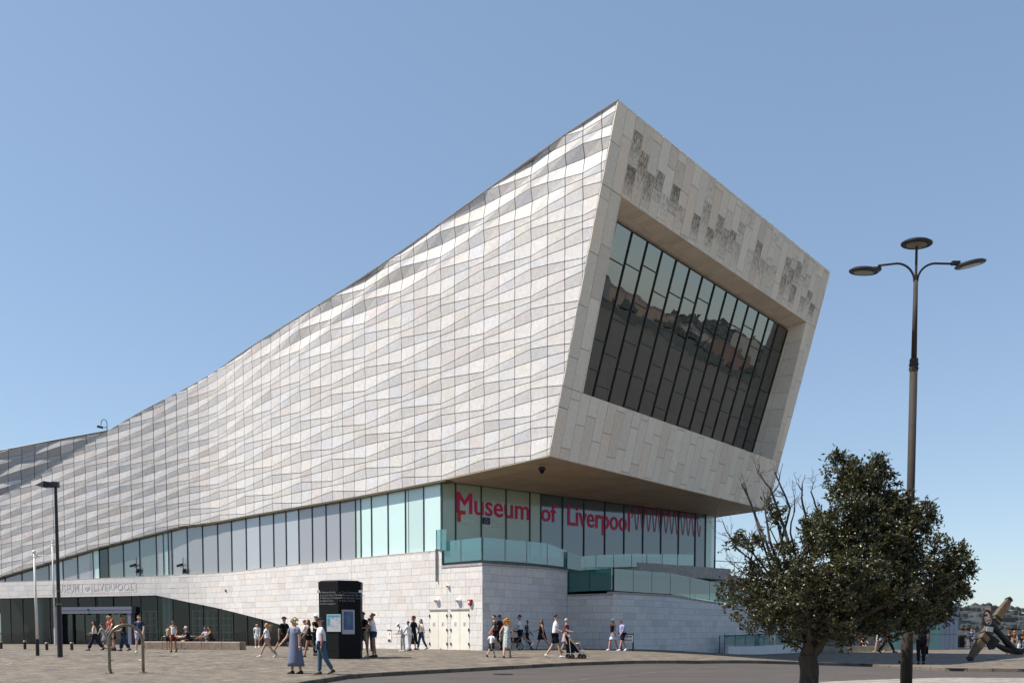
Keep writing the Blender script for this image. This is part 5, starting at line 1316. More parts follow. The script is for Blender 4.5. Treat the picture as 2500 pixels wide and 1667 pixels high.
def far_house(u, vb, vt, wpx, Y, mi, label, roof='flat', group=None):
    c = at_y(u, vb, Y); k_ = F/Y; W_ = wpx/k_; H = (vb-vt)/k_; t = thing('far_building', label, 'building', c, group)
    z0 = min(c.z, 3)-2; z1 = c.z+H; mb = MB(); mb.box((c.x, Y+W_*.4, (z0+z1)/2), (W_, W_*.8, z1-z0)); mb.build('walls', M['far%d' % mi], t)
    mb = MB()
    if roof == 'flat': mb.box((c.x, Y+W_*.4, z1+.4), (W_+.6, W_*.8+.6, .8))
    else:
        e = W_/2+.5; mb.prism([(c.x-e, Y-.5, z1), (c.x+e, Y-.5, z1), (c.x+e, Y+W_*.8+.5, z1), (c.x-e, Y+W_*.8+.5, z1)], [(c.x-e*.75, Y+W_*.35, z1+W_*.22), (c.x+e*.75, Y+W_*.35, z1+W_*.22), (c.x+e*.75, Y+W_*.45, z1+W_*.22), (c.x-e*.75, Y+W_*.45, z1+W_*.22)])
    mb.build('roof', M['far_roof'], t)
    mb = MB(); nx_ = max(2, int(W_/5)); nz_ = max(1, int((z1-z0-4)/4.5))
    for ix in range(nx_):
        for iz in range(nz_): mb.box((c.x-W_/2+W_*(ix+.5)/nx_, Y-.06, z0+5+(z1-z0-5)*(iz+.4)/nz_), (W_/nx_*.45, .12, (z1-z0)/nz_*.4))
    mb.build('windows', M['far_win'], t)
far_house(2433, 1545, 1481, 32, 1010, 0, 'tall brown tower block on the far shore behind the anchor timber')
far_house(2465, 1545, 1508, 40, 990, 4, 'wide brown block joined to the tower on the far shore')
far_house(2358, 1550, 1515, 22, 960, 2, 'dark blue grey box building on the far shore above the litter bin')
far_house(2341, 1550, 1507, 12, 940, 2, 'narrow glassy building on the far shore beside the pier building')
far_house(2382, 1548, 1530, 34, 1000, 1, 'low pale building with a wide hipped roof left of the anchor ring', 'hip')
far_house(2490, 1547, 1531, 40, 1000, 3, 'low grey shed on the far shore at the right edge')
far_house(2420, 1552, 1538, 80, 930, 2, 'long low grey riverside warehouse behind the anchor')
rnd = random.Random(21)
for i in range(46):
    a = R(38)+R(72)*i/46+rnd.uniform(-.01, .01); rr_ = rnd.choice([1065, 1110, 1160]); c = Vector((rr_*math.sin(a), rr_*math.cos(a), 4)); W_ = rnd.uniform(18, 50); H = rnd.uniform(6, 15) if rnd.random() < .9 else rnd.uniform(22, 34); mi = rnd.randrange(5)
    t = thing('far_building', 'distant riverside building seen only as a reflection in the tilted window', 'building', c, 'riverside buildings reflected in the window')
    Rz_ = rotz(-a); mb = MB(); mb.box(c+Vector((0, 0, H/2)), (W_, 14, H+4), Rz_); mb.build('walls', M['far%d' % mi], t)
    mb = MB(); mb.box(c+Vector((0, 0, H+2.8)), (W_+1, 15, 1.2), Rz_); mb.build('roof', M['far_roof'], t)
# dark waterfront blocks behind the viewpoint, seen mirrored in the lower glazing
for x, y, w_, d_, h_, l_ in ((-52, -58, 46, 26, 12, 'dark glazed block across the road, mirrored in the left lower glazing'), (2, -66, 44, 26, 10, 'dark glazed block across the road behind the viewpoint, the middle one'), (46, -72, 30, 26, 13, 'dark glazed block across the road behind the viewpoint, the right one')):
    t = thing('waterfront_block', l_, 'building', (x, y, 0)); mb = MB(); mb.box((x, y, h_/2-.3), (w_, d_, h_)); mb.build('walls', M['dark_metal'], t)
    mb = MB(); mb.box((x, y, h_+.1), (w_+.6, d_+.6, .5)); mb.build('roof', M['concrete'], t)
    for k in range(int(w_/4)):
        for s in range(3): mb = MB(); mb.box((x-w_/2+2+4*k, y+d_/2+.03, 2+s*(h_-2)/3), (2.6, .1, 2.2)); mb.build('window', M['glass_lav'], t)
# ================================================================== people
_skin_jobs = []
def skin_job(pts, edges, radii, root=0):
    me = bpy.data.meshes.new('tmp_skin'); me.from_pydata([tuple(p) for p in pts], edges, []); bm = bmesh.new(); bm.from_mesh(me); lay = bm.verts.layers.skin.verify()
    bm.verts.ensure_lookup_table()
    for v, r in zip(bm.verts, radii):
        v[lay].radius = (r, r) if not hasattr(r, '__len__') else r; v[lay].use_root = False
    bm.verts[root][lay].use_root = True; bm.to_mesh(me); bm.free()
    o = bpy.data.objects.new('tmp_skin', me); COL.objects.link(o)
    md = o.modifiers.new('Skin', 'SKIN'); md.use_smooth_shade = True; md.branch_smoothing = .5
    sb = o.modifiers.new('Sub', 'SUBSURF'); sb.levels = 1; sb.render_levels = 1
    _skin_jobs.append(o); return len(_skin_jobs)-1
_cm = {}
def cloth(c, rough=.85):
    k = tuple(round(x, 3) for x in c)+(rough,)
    if k not in _cm: _cm[k] = mat('cloth_%d' % len(_cm), c, rough, noise=.12, nscale=9, spec=.2)
    return _cm[k]
SKINS = {'l': (.52, .32, .23), 't': (.40, .22, .14), 'b': (.20, .10, .06), 'd': (.08, .04, .025), 'r': (.50, .25, .18)}
M['eye'] = mat('eye_dark', (.01, .01, .01), .3); M['lip'] = mat('lip', (.30, .08, .07), .5); M['sock'] = mat('white_sock', (.7, .7, .7), .9)
M['leopard'] = mat('patterned_fabric', (.75, .75, .72), .9, col2=(.03, .07, .06), noise=.1, nscale=16)
M['checked'] = mat('checked_shirt', (.35, .45, .75), .9, col2=(.10, .16, .42), noise=.1, nscale=22)
M['floral'] = mat('floral_fabric', (.20, .02, .03), .9, col2=(.02, .02, .06), noise=.1, nscale=14)
M['striped'] = mat('dark_striped', (.10, .10, .13), .9, col2=(.01, .01, .012), noise=.1, nscale=9, vscale=(.2, .2, 4))
V = Vector
def joints(P):
    b = P.get('fat', 1.0); J = {}
    seat = P.get('seat'); pel = V((0, 0, .95)); bend = R(P.get('bend', 4)); fw = V((0, -1, 0))
    def up(z): return V((0, -math.sin(bend)*z, math.cos(bend)*z))
    J['pel'] = pel; J['sp'] = pel+up(.14); J['ch'] = pel+up(.34); J['nb'] = pel+up(.49)
    hb = R(P.get('head', 0)); hu = lambda z: V((0, -math.sin(bend*.4+hb)*z, math.cos(bend*.4+hb)*z))
    J['nk'] = J['nb']+hu(.065); J['h0'] = J['nb']+hu(.125)+V((0, -.012, 0)); J['h1'] = J['nb']+hu(.195)+V((0, -.012, 0)); J['h2'] = J['nb']+hu(.262)+V((0, -.004, 0)); J['hd'] = hu(1)
    L = P.get('legs', ((22, 4), (-20, 22)))
    if seat: L = ((84, 88), (80, 80))
    A = P.get('arms', ((-18, 18), (20, 18)))
    for i, s in enumerate((-1, 1)):
        th, bd = R(L[i][0]), R(L[i][1]); hp = pel+V((s*.09*b, 0, -.03)); d = V((s*.02, -math.sin(th), -math.cos(th))); kn = hp+d*.44
        t2 = th-bd; an = kn+V((0, -math.sin(t2), -math.cos(t2)))*.42
        J['hp%d' % i], J['kn%d' % i], J['an%d' % i] = hp, kn, an
        ft = R(P.get('ft', (0, 0))[i])+max(0, -t2)*.6 if not seat else 0
        J['ft%d' % i] = V((0, -math.cos(ft), math.sin(-ft))); 
        sh = J['nb']+V((s*.175*(.5+.5*b), .005, -.055)); au, af, *ao = A[i]; out = R(ao[0] if ao else 9); au = R(au)+bend*.3; 
        d = V((s*math.sin(out), -math.sin(au)*math.cos(out), -math.cos(au)*math.cos(out))).normalized(); el = sh+d*.285
        a2 = au+R(af); inn = R(ao[1] if len(ao) > 1 else 2); d2 = V((-s*math.sin(inn), -math.sin(a2)*math.cos(inn), -math.cos(a2)*math.cos(inn))).normalized(); wr = el+d2*.25
        J['sh%d' % i], J['el%d' % i], J['wr%d' % i], J['fd%d' % i] = sh, el, wr, d2
    return J
def hand(mb, w, d, s):
    side = d.cross(V((0, 0, 1)));
    if side.length < .1: side = V((1, 0, 0))
    side.normalize(); nrm_ = side.cross(d).normalized()
    def bx(a, b, wa, wb, ta): mb.loft([[p+side*x*w_+nrm_*y*ta for x, y in ((-1, -1), (1, -1), (1, 1), (-1, 1))] for p, w_ in ((a, wa), (b, wb))], 0)
    bx(w-d*.01, w+d*.085, .026, .040, .013)
    for k, l in enumerate((.062, .075, .070, .054)):
        o = w+d*.08+side*(-.03+.02*k); m_ = o+d*l*.5; e = m_+(d*.8+nrm_*.45*1).normalized()*l*.5; mb.tube([o, m_, e], [.0085, .008, .006], 4)
    o = w+d*.02+side*.03*1; mb.tube([o, o+(d*.7+side*.6).normalized()*.04, o+(d*.95+side*.35).normalized()*.075], [.011, .010, .007], 4)
def person(u, v, hpx, label, phi=0, skin='l', top=None, bot=None, hair=('short', (.03, .02, .015)), shoes=(.5, .5, .5), Y=None, base=None, **P):
    pos = base if base is not None else on_ground(u, v)
    if base is None: k_ = F/pos.y; H = hpx/k_
    else: H = P.get('H', 1.7)
    sc_ = H/1.755; J = joints(P); b = P.get('fat', 1.0)
    names = ['pel', 'sp', 'ch', 'nb', 'nk', 'h0', 'h1', 'h2']; rad = [.125*b, .112*b, .120*b, .085, .052, .072, .094, .070]
    pts = [J[n] for n in names]; ed = [(i, i+1) for i in range(7)]
    for i in (0, 1):
        o = len(pts); pts += [J['hp%d' % i], J['hp%d' % i].lerp(J['kn%d' % i], .45), J['kn%d' % i], J['kn%d' % i].lerp(J['an%d' % i], .35), J['an%d' % i]]
        rad += [.092*b, .078*b, .056, .056, .036]; ed += [(0, o), (o, o+1), (o+1, o+2), (o+2, o+3), (o+3, o+4)]
        o = len(pts); pts += [J['sh%d' % i], J['el%d' % i], J['wr%d' % i]]; rad += [.056*(.6+.4*b), .040, .027]; ed += [(2 if False else 3, o), (o, o+1), (o+1, o+2)]
    jobs = {'body': skin_job(pts, ed, rad)}
    if top and top[0] in ('tee', 'shirt', 'vest', 'polo'):
        sl = {'tee': .62, 'polo': .62, 'shirt': .9, 'vest': 0}[top[0]]; ln = P.get('toplen', -.06)
        q = [J['pel']+V((0, 0, ln)), J['sp'], J['ch'], J['nb']+V((0, 0, -.015))]; r_ = [.145*b, .132*b, .140*b, .088]; e = [(0, 1), (1, 2), (2, 3)]
        for i in (0, 1):
            o = len(q)
            if sl: q += [J['sh%d' % i], J['sh%d' % i].lerp(J['el%d' % i], sl)]; r_ += [.076, .066]; e += [(3, o), (o, o+1)]
            else: q += [J['sh%d' % i].lerp(J['nb'], .25)]; r_ += [.058]; e += [(3, o)]
        jobs['top'] = skin_job(q, e, r_, 1)
    if bot and bot[0] in ('shorts', 'trousers', 'flares'):
        q = [J['pel']+V((0, 0, .05))]; r_ = [.136*b]; e = []
        for i in (0, 1):
            o = len(q); hp, kn, an = J['hp%d' % i], J['kn%d' % i], J['an%d' % i]
            if bot[0] == 'shorts': f = P.get('shlen', .85); q += [hp, hp.lerp(kn, f*.6), hp.lerp(kn, f)]; r_ += [.108*b, .100*b, .092*b]; e += [(0, o), (o, o+1), (o+1, o+2)]
            else:
                w2 = (.075, .075) if bot[0] == 'trousers' else (.11, .13); q += [hp, hp.lerp(kn, .5), kn, kn.lerp(an, .5), an+V((0, 0, .02))]; r_ += [.106*b, .094*b, .078, w2[0], w2[1]*.86]; e += [(0, o), (o, o+1), (o+1, o+2), (o+2, o+3), (o+3, o+4)]
        jobs['bottom'] = skin_job(q, e, r_, 0)
    return dict(pos=pos, sc=sc_, J=J, P=P, jobs=jobs, label=label, phi=R(phi), skin=skin, top=top, bot=bot, hair=hair, shoes=shoes, b=b, H=H)
def finish(ps):
    dg = bpy.context.evaluated_depsgraph_get(); geo = []
    for o in _skin_jobs:
        me = bpy.data.meshes.new_from_object(o.evaluated_get(dg)); geo.append(([V(v.co) for v in me.vertices], [tuple(p.vertices) for p in me.polygons])); bpy.data.meshes.remove(me)
    for o in _skin_jobs: me = o.data; bpy.data.objects.remove(o); bpy.data.meshes.remove(me)
    for S in ps:
        J, P, b = S['J'], S['P'], S['b']
        soles = [J['an%d' % i].z-.085 for i in (0, 1)]
        low = min(soles) if not P.get('seat') else J['pel'].z-.10-P.get('seat')/S['sc']
        Rz_ = rotz(S['phi']); sc_ = S['sc']
        tf = lambda p: S['pos']+(Rz_ @ ((V(p)-V((0, 0, low)))*sc_))
        S['tf'] = tf
        t = thing('person', S['label'], 'person', S['pos'], P.get('group')); S['obj'] = t
        def bld(mb, name, m, parent=t, smooth=True): mb.v = [tuple(tf(p)) for p in mb.v]; return mb.build(name, m, parent, smooth)
        mb = MB(); vs, fs = geo[S['jobs']['body']]; mb.add(vs, fs)
        for i, s in enumerate((-1, 1)): hand(mb, J['wr%d' % i], J['fd%d' % i], s)
        hc = J['h1']; hu = J['hd']; fwd = V((0, -1, 0)); fwd = (fwd-hu*fwd.dot(hu)).normalized()
        yaw = Matrix.Rotation(R(P.get('look', 0)), 3, hu); fwd = yaw @ fwd; sd_ = fwd.cross(hu).normalized()
        hp_ = lambda x, f, z: hc+sd_*x+fwd*f+hu*z
        mb.loft([[hp_(-.012, .075, .01), hp_(.012, .075, .01), hp_(0, .085, .02)], [hp_(-.018, .085, -.03), hp_(.018, .085, -.03), hp_(0, .112, -.025)]], 0)
        for x in (-.035, .035): mb.sphere(hp_(x, .076, .008), .012, 1, 5, 4)
        mb.box(hp_(0, .078, -.056), (.04, .014, .01), m=2)
        for x in (-1, 1): mb.sphere(hp_(x*.082, -.005, -.008), (.014, .02, .03), 0, 5, 4)
        bld(mb, 'body', [cloth(SKINS[S['skin']], .6), M['eye'], M['lip']])
        if P.get('shades'): mb = MB(); [mb.box(hp_(x, .088, .01), (.058, .016, .032), yaw) for x in (-.034, .034)]; bld(mb, 'sunglasses', M['black'], smooth=False)
        if 'top' in S['jobs']:
            mb = MB(); mb.add(*geo[S['jobs']['top']]); bld(mb, S['top'][0] if S['top'][0] != 'vest' else 'sleeveless_top', M[S['top'][1]] if isinstance(S['top'][1], str) else cloth(S['top'][1]))
        if 'bottom' in S['jobs']: mb = MB(); mb.add(*geo[S['jobs']['bottom']]); bld(mb, S['bot'][0], cloth(S['bot'][1]))
        def skirt(z0, z1, r0, r1, name, m, fl=.09):
            rings = []; n = 20; lowp = (J['kn0']+J['kn1'])/2; vl = (J['an0']+J['an1'])/2
            for k in range(9):
                f = k/8; z = z0+(z1-z0)*f
                if z > J['pel'].z: c = J['pel'].lerp(J['ch'], min(1, (z-J['pel'].z)/.34))
                elif z > lowp.z: c = J['pel'].lerp(lowp, (J['pel'].z-z)/(J['pel'].z-lowp.z))
                else: c = lowp.lerp(vl, (lowp.z-z)/max(.05, lowp.z-vl.z))
                r_ = r0+(r1-r0)*f; sp_ = abs(J['kn0'].y-J['kn1'].y)*.42*f
                rings.append([V((c.x+r_*math.cos(th)*(1+fl*f*math.sin(th*5)), c.y+(r_*.8+sp_)*math.sin(th)*(1+fl*f*math.sin(th*4+1)), z)) for th in [2*math.pi*j/n for j in range(n)]])
            mb = MB(); mb.loft(rings); bld(mb, name, m)
        bt = S['bot']
        if bt and bt[0] == 'skirt': skirt(J['pel'].z+.12, bt[2], .125*b, bt[3], 'skirt', cloth(bt[1]))
        if bt and bt[0] == 'dress':
            m = M[bt[1]] if isinstance(bt[1], str) else cloth(bt[1]); q = J['ch'].z+.06
            skirt(J['ch'].z+.10, bt[2], .125*b, bt[3], 'dress', m)
        for i in (0, 1):
            a = J['an%d' % i]; d = J['ft%d' % i]; u_ = V((0, 0, 1)); u_ = (u_-d*u_.dot(d)).normalized(); x_ = V((1, 0, 0)); mb = MB(); rings = []
            for f, w_, h_ in ((-.075, .030, .05), (-.05, .042, .10 if not P.get('boots') else .22), (.02, .044, .095 if not P.get('boots') else .22), (.09, .05, .06), (.155, .046, .045), (.185, .028, .03)):
                c = a+d*f-u_*.085; rings.append([c+x_*sx*w_+u_*z_ for sx, z_ in ((-1, 0), (1, 0), (.75, h_), (-.75, h_))])
            mb.loft(rings); bld(mb, 'boot' if P.get('boots') else 'shoe', cloth(S['shoes'], .6))
        ht, hcol = S['hair']; hm = cloth(hcol, .75)
        if ht in ('short', 'long', 'curly', 'bun', 'blown', 'cap'):
            mb = MB(); rnd_ = random.Random(len(S['label']))
            if ht != 'cap' or True:
                rings = []
                for k in range(6):
                    ph = -.25+k/5*1.75; rr_ = .108*math.cos(ph); rings.append([hp_(rr_*math.cos(th)*(.92), -.018+rr_*math.sin(th)*(.98 if math.sin(th) < 0 else .84-.0*k)-(.03 if math.sin(th) > .2 and k < 3 else 0), .028+.092*math.sin(ph)) for th in [j*2*math.pi/12 for j in range(12)]])
                mb.loft(rings)
            if ht in ('long', 'blown'):
                l = P.get('hairlen', .34); bk_ = -1 if ht == 'long' else -1; rings = []
                for k in range(7):
                    f = k/6
                    if ht == 'long': c = hc+hu*(.03-l*f)-fwd*(.045+.055*math.sin(f*2.2)); w_ = .088*(1-.35*f)
                    else: c = hc+hu*(.02-.30*f)-fwd*(.05+.20*f); w_ = .08*(1-.5*f)
                    rings.append([c+sd_*math.cos(th)*w_*(1+.12*rnd_.uniform(-1, 1))+fwd*math.sin(th)*w_*.62 for th in [j*2*math.pi/9 for j in range(9)]])
                mb.loft(rings)
                if ht == 'blown':
                    for k in range(4): a0_ = hc-fwd*.06+hu*(-.02-.03*k); mb.tube([a0_, a0_-fwd*.14+hu*(.02-.02*k), a0_-fwd*(.34-.04*k)+hu*(.02-.05*k)], [.035, .028, .004], 5)
            if ht == 'curly':
                for k in range(46):
                    th = rnd_.uniform(0, 2*math.pi); ph = rnd_.uniform(-.9, 1.4); x, y, z = math.cos(ph)*math.cos(th), math.cos(ph)*math.sin(th), math.sin(ph)
                    if y > .25 and z < .35: continue
                    l = 1+P.get('curl', .35)*(1 if z < .3 else .4); mb.sphere(hp_(.098*x*l, .098*y*l-.015, .10*z*l+(.01 if z > 0 else -.03)), .034, 0, 5, 4)
            if ht == 'bun': mb.sphere(hp_(0, -.10, .04), .05, 0, 7, 5)
            bld(mb, 'hair', hm)
        if P.get('cap'):
            cm_ = cloth(P['cap']); rings = []
            for k in range(6): ph = k/5*1.5; rings.append([hp_(.113*math.cos(ph)*math.cos(th), -.01+.118*math.cos(ph)*math.sin(th), .04+.085*math.sin(ph)) for th in [j*2*math.pi/12 for j in range(12)]])
            mb = MB(); mb.loft(rings); s_ = P.get('brim', 1); mb.prism([hp_(x, y*s_, z) for x, y, z in ((-.07, .09, .045), (.07, .09, .045), (.055, .18, .032), (-.055, .18, .032))], [hp_(x, y*s_, z+.012) for x, y, z in ((-.07, .09, .045), (.07, .09, .045), (.055, .18, .032), (-.055, .18, .032))]); bld(mb, 'cap', cm_)
        if P.get('hat'):
            mb = MB(); rings = [[hp_(r_*math.cos(th), r_*math.sin(th), z) for th in [j*2*math.pi/16 for j in range(16)]] for r_, z in ((.19, .03), (.12, .055), (.112, .06), (.10, .13), (.05, .15))]; mb.loft(rings); bld(mb, 'sun_hat', cloth(P['hat']))
        if P.get('jacket'):
            pass
PEOPLE = []
def add(*a, **k): PEOPLE.append(person(*a, **k)); return PEOPLE[-1]
WK = ((24, 4), (-20, 24)); WK2 = ((-20, 26), (24, 4)); ST = ((3, 2), (-4, 3)); WS = ((14, 4), (-12, 16))
H_ = {'blond': (.50, .34, .12), 'red': (.22, .06, .02), 'brown': (.07, .035, .015), 'black': (.012, .01, .009), 'grey': (.45, .43, .40), 'ginger': (.50, .22, .04)}
g1 = 'people walking by the museum entrance'; g2 = 'people by the stone wall'
add(232, 1587, 74, 'woman in white camisole top and wide dark flared trousers walking left by the entrance', -60, 't', ('vest', (.75, .73, .70)), ('flares', (.012, .02, .045)), ('long', H_['black']), (.05, .03, .02), legs=WK, hairlen=.2, arms=((-10, 70), (10, 60)))
add(257, 1586, 66, 'woman in grey top and short grey skirt bending forward behind the woman in white', -80, 'l', ('tee', (.40, .38, .35)), ('skirt', (.22, .24, .28), .58, .17), ('bun', H_['brown']), (.2, .1, .05), legs=WS, bend=22)
add(268, 1583, 79, 'blond woman in a red top in the group by the entrance', -40, 'l', ('tee', (.38, .05, .06)), ('trousers', (.03, .04, .08)), ('curly', H_['blond']), (.1, .1, .1), legs=ST, curl=.15)
add(277, 1588, 78, 'girl with long auburn hair, black outfit and black boots by the entrance', -70, 'l', ('vest', (.012, .012, .014)), ('skirt', (.012, .012, .014), .62, .16), ('long', (.20, .10, .04)), (.008, .008, .009), legs=ST, hairlen=.42, boots=True)
add(303, 1588, 79, 'woman with curly red hair, black top and flared jeans by the entrance', -75, 'l', ('tee', (.012, .012, .014)), ('flares', (.025, .045, .09)), ('curly', H_['red']), (.05, .05, .05), legs=WS, arms=((-8, 30), (10, 70)))
add(342, 1592, 91, 'man in navy polo shirt and pale lilac shorts facing the camera', 8, 'l', ('polo', (.035, .055, .11)), ('shorts', (.45, .42, .55)), ('short', (.12, .06, .03)), (.5, .45, .38), legs=((14, 4), (-14, 30)), fat=1.08, look=20)
add(424, 1591, 77, 'woman in white sleeveless blouse and short dark red skirt carrying a black bag', 5, 't', ('vest', (.78, .77, .74)), ('skirt', (.10, .006, .014), .62, .17), ('long', H_['black']), (.01, .01, .01), legs=((6, 2), (-6, 10)), shades=True, hairlen=.2)
add(411, 1585, 60, 'person in a beige top standing behind the woman in white blouse', 160, 't', ('tee', (.38, .30, .20)), ('shorts', (.02, .02, .02)), ('short', H_['brown']), (.3, .3, .3), legs=ST)
bb = lambda u: on_ground(u, 1584)+V((0, .12, 0))
SH = bh
add(0, 0, 0, 'white haired man in dark shirt sitting on the stone bench leaning forward', -50, 'l', ('tee', (.012, .018, .04)), ('shorts', (.015, .015, .02)), ('short', (.72, .70, .66)), (.01, .01, .01), base=bb(462), H=1.70, seat=SH, bend=24, arms=((30, 40), (30, 40)))
add(0, 0, 0, 'seated woman in light top on the bench, left of the seated pair', -40, 't', ('tee', (.45, .40, .48)), ('trousers', (.012, .012, .016)), ('short', H_['brown']), (.05, .05, .05), base=bb(505), H=1.62, seat=SH, bend=14, arms=((35, 30), (35, 30)), shades=True)
add(0, 0, 0, 'seated woman in brown dress on the bench, right of the seated pair', -60, 't', ('vest', (.05, .035, .02)), ('shorts', (.05, .035, .02)), ('bun', H_['black']), (.6, .58, .55), base=bb(518), H=1.68, seat=SH, bend=20, arms=((45, 20), (45, 20)), shades=True)
add(628, 1580, 59, 'bald man in white shirt and white shorts near the end of the bench', 12, 'l', ('polo', (.80, .80, .82)), ('shorts', (.78, .78, .78)), ('bald', (0, 0, 0)), (.75, .75, .75), legs=WS)
add(653, 1603, 86, 'girl with long blond hair blown back, white tee and pink shorts striding left', -88, 'l', ('tee', (.85, .85, .88)), ('shorts', (.50, .30, .27)), ('blown', (.52, .33, .12)), (.60, .60, .60), legs=((28, 4), (-24, 14)), shlen=.45, toplen=-.10)
add(693, 1597, 97, 'man in black tee, black and white cap and dark shorts striding behind the blond woman', 55, 'l', ('tee', (.010, .010, .012)), ('shorts', (.035, .03, .028)), ('short', H_['brown']), (.012, .012, .014), legs=((-34, 8), (30, 4)), cap=(.02, .02, .022))
add(722, 1644, 136, 'blond woman in loose blue grey dress with a tan bag and sunglasses, nearest of all', -40, 'l', ('tee', (.15, .17, .24)), ('dress', (.15, .17, .24), .22, .30), ('curly', (.58, .46, .24)), (.05, .03, .02), legs=((4, 2), (-5, 4)), fat=1.22, shades=True, arms=((14, 28, 22, -10), (-4, 6, 12)), look=-25, curl=.1)
add(786, 1646, 138, 'stout man in white tee, blue jeans and dark flat cap beside the blond woman', -70, 'r', ('tee', (.84, .84, .90)), ('trousers', (.07, .13, .19)), ('short', H_['grey']), (.07, .045, .025), legs=((6, 4), (-13, 16)), fat=1.2, cap=(.02, .018, .018), arms=((2, 12), (-4, 10)))
add(755, 1603, 92, 'woman in grey vest and black shorts walking left between the couple', -78, 't', ('vest', (.045, .042, .045)), ('shorts', (.010, .010, .010)), ('long', (.14, .08, .04)), (.05, .04, .035), legs=((16, 4), (-24, 26)), shlen=.4, hairlen=.25)
add(746, 1586, 72, 'woman in pale shirt mostly hidden behind the woman in the grey vest', -70, 'l', ('shirt', (.60, .60, .66)), ('trousers', (.03, .03, .04)), ('curly', (.25, .15, .07)), (.05, .05, .05), legs=ST)
add(771, 1599, 98, 'man in black tee with white topped cap partly hidden by the kiosk', 60, 'l', ('tee', (.012, .012, .013)), ('trousers', (.015, .02, .022)), ('short', H_['black']), (.02, .02, .03), legs=ST, cap=(.60, .60, .62), arms=((30, 60), (30, 60)))
add(888, 1603, 109, 'man in dark olive tee and beige shorts standing at the right of the kiosk', -30, 't', ('tee', (.022, .020, .010)), ('shorts', (.42, .33, .24)), ('short', H_['black']), (.55, .55, .55), legs=((5, 2), (-7, 2)), shades=True, fat=1.1, arms=((15, 75, 10, 25), (15, 75, 10, 25)))
add(912, 1603, 106, 'woman in white tee and denim shorts standing sideways right of the kiosk', -88, 't', ('tee', (.80, .80, .83)), ('shorts', (.030, .06, .12)), ('bun', (.22, .15, .07)), (.10, .06, .03), legs=((3, 2), (-5, 3)), shlen=.42, arms=((-20, 15), (25, 70)), shades=True)
add(902, 1589, 80, 'person in dark clothes almost hidden behind the woman in denim shorts', 180, 't', ('tee', (.02, .02, .022)), ('trousers', (.02, .02, .025)), ('short', H_['black']), (.05, .05, .05), legs=ST, cap=(.01, .01, .01))
add(983, 1589, 70, 'person in white shirt and light grey trousers bending over a phone', -60, 'l', ('tee', (.76, .76, .74)), ('trousers', (.40, .41, .40)), ('short', (.55, .50, .42)), (.65, .65, .65), legs=ST, bend=20, head=25, arms=((0, 75), (0, 75)), cap=(.7, .7, .68))
add(999, 1588, 72, 'dark haired person in white dungarees with a crossbody strap', -120, 'l', ('tee', (.74, .75, .78)), ('trousers', (.75, .75, .76)), ('short', H_['black']), (.02, .02, .02), legs=ST, bend=8)
add(1009, 1585, 82, 'tall woman with dark red hair in a long black dress', 70, 'l', ('shirt', (.010, .010, .013)), ('dress', (.010, .010, .013), .28, .20), ('curly', (.12, .015, .02)), (.012, .012, .012), legs=WS, curl=.1, shades=True)
add(1029, 1585, 75, 'woman with long brown hair, cream top and blue jeans holding a red bag', -60, 'l', ('shirt', (.62, .54, .46)), ('trousers', (.04, .08, .16)), ('long', (.12, .07, .04)), (.65, .65, .65), legs=WS, hairlen=.34, arms=((5, 20), (-14, 10, 22)))
add(1094, 1583, 80, 'young man in open maroon shirt and grey trousers passing the cream doors', 25, 'l', ('tee', (.82, .80, .84)), ('trousers', (.06, .055, .05)), ('curly', (.10, .05, .03)), (.04, .015, .015), legs=((8, 4), (-8, 12)), curl=.12)
add(1208, 1588, 88, 'man in dark green tee and black shorts behind the boy in the red cap', -75, 'l', ('tee', (.045, .055, .050)), ('shorts', (.008, .008, .009)), ('short', H_['black']), (.05, .02, .02), legs=((-10, 26), (16, 4)), shlen=.7)
add(1219, 1586, 86, 'bearded man in dark maroon shirt close behind the man in green', 70, 't', ('tee', (.06, .012, .016)), ('trousers', (.012, .025, .05)), ('short', H_['black']), (.05, .05, .05), legs=WS)
add(1200, 1604, 63, 'small boy in red cap and long white tee holding hands on the pavement', 150, 'l', ('tee', (.84, .84, .88)), ('shorts', (.02, .02, .022)), ('short', H_['blond']), (.03, .025, .02), legs=((18, 4), (-18, 24)), cap=(.60, .012, .012), toplen=-.2, arms=((10, 10), (-2, 30, 40)))
add(1238, 1604, 96, 'woman with curly ginger hair in a patterned green and white dress', 172, 'l', None, ('dress', 'leopard', .42, .19), ('curly', H_['ginger']), (.30, .20, .16), legs=((22, 4), (-18, 14)), curl=.55, arms=((-6, 12, 18), (-18, 14, 28)))
add(1270, 1586, 86, 'man in white tee and navy shorts pushing the black pram to the left', -85, 't', ('tee', (.70, .70, .86)), ('shorts', (.012, .016, .045)), ('short', H_['black']), (.82, .82, .86), legs=((14, 4), (-30, 34)), shlen=.6, arms=((-4, 36), (20, 40)), shades=True)
add(1285, 1584, 73, 'boy in dark striped top and dark trousers walking beside the man with the pram', 75, 'b', ('tee', 'striped'), ('trousers', (.02, .02, .03)), ('short', H_['black']), (.10, .10, .10), legs=WK)
add(1323, 1586, 76, 'woman with long hair in a short black dress walking along the wall', -80, 't', ('vest', (.010, .008, .010)), ('dress', (.010, .008, .010), .62, .15), ('long', (.10, .06, .035)), (.30, .07, .06), legs=((22, 4), (-28, 14)), hairlen=.34, arms=((30, 50), (-14, 14)))
add(1355, 1605, 108, 'tall man in white tee and black shorts with a navy backpack pushing the stroller', 80, 'l', ('tee', (.82, .82, .90)), ('shorts', (.008, .008, .012)), ('short', (.05, .03, .02)), (.55, .54, .50), legs=((20, 4), (-16, 18)), shlen=.85, arms=((20, 46, 9, -2), (20, 46, 9, -2)))
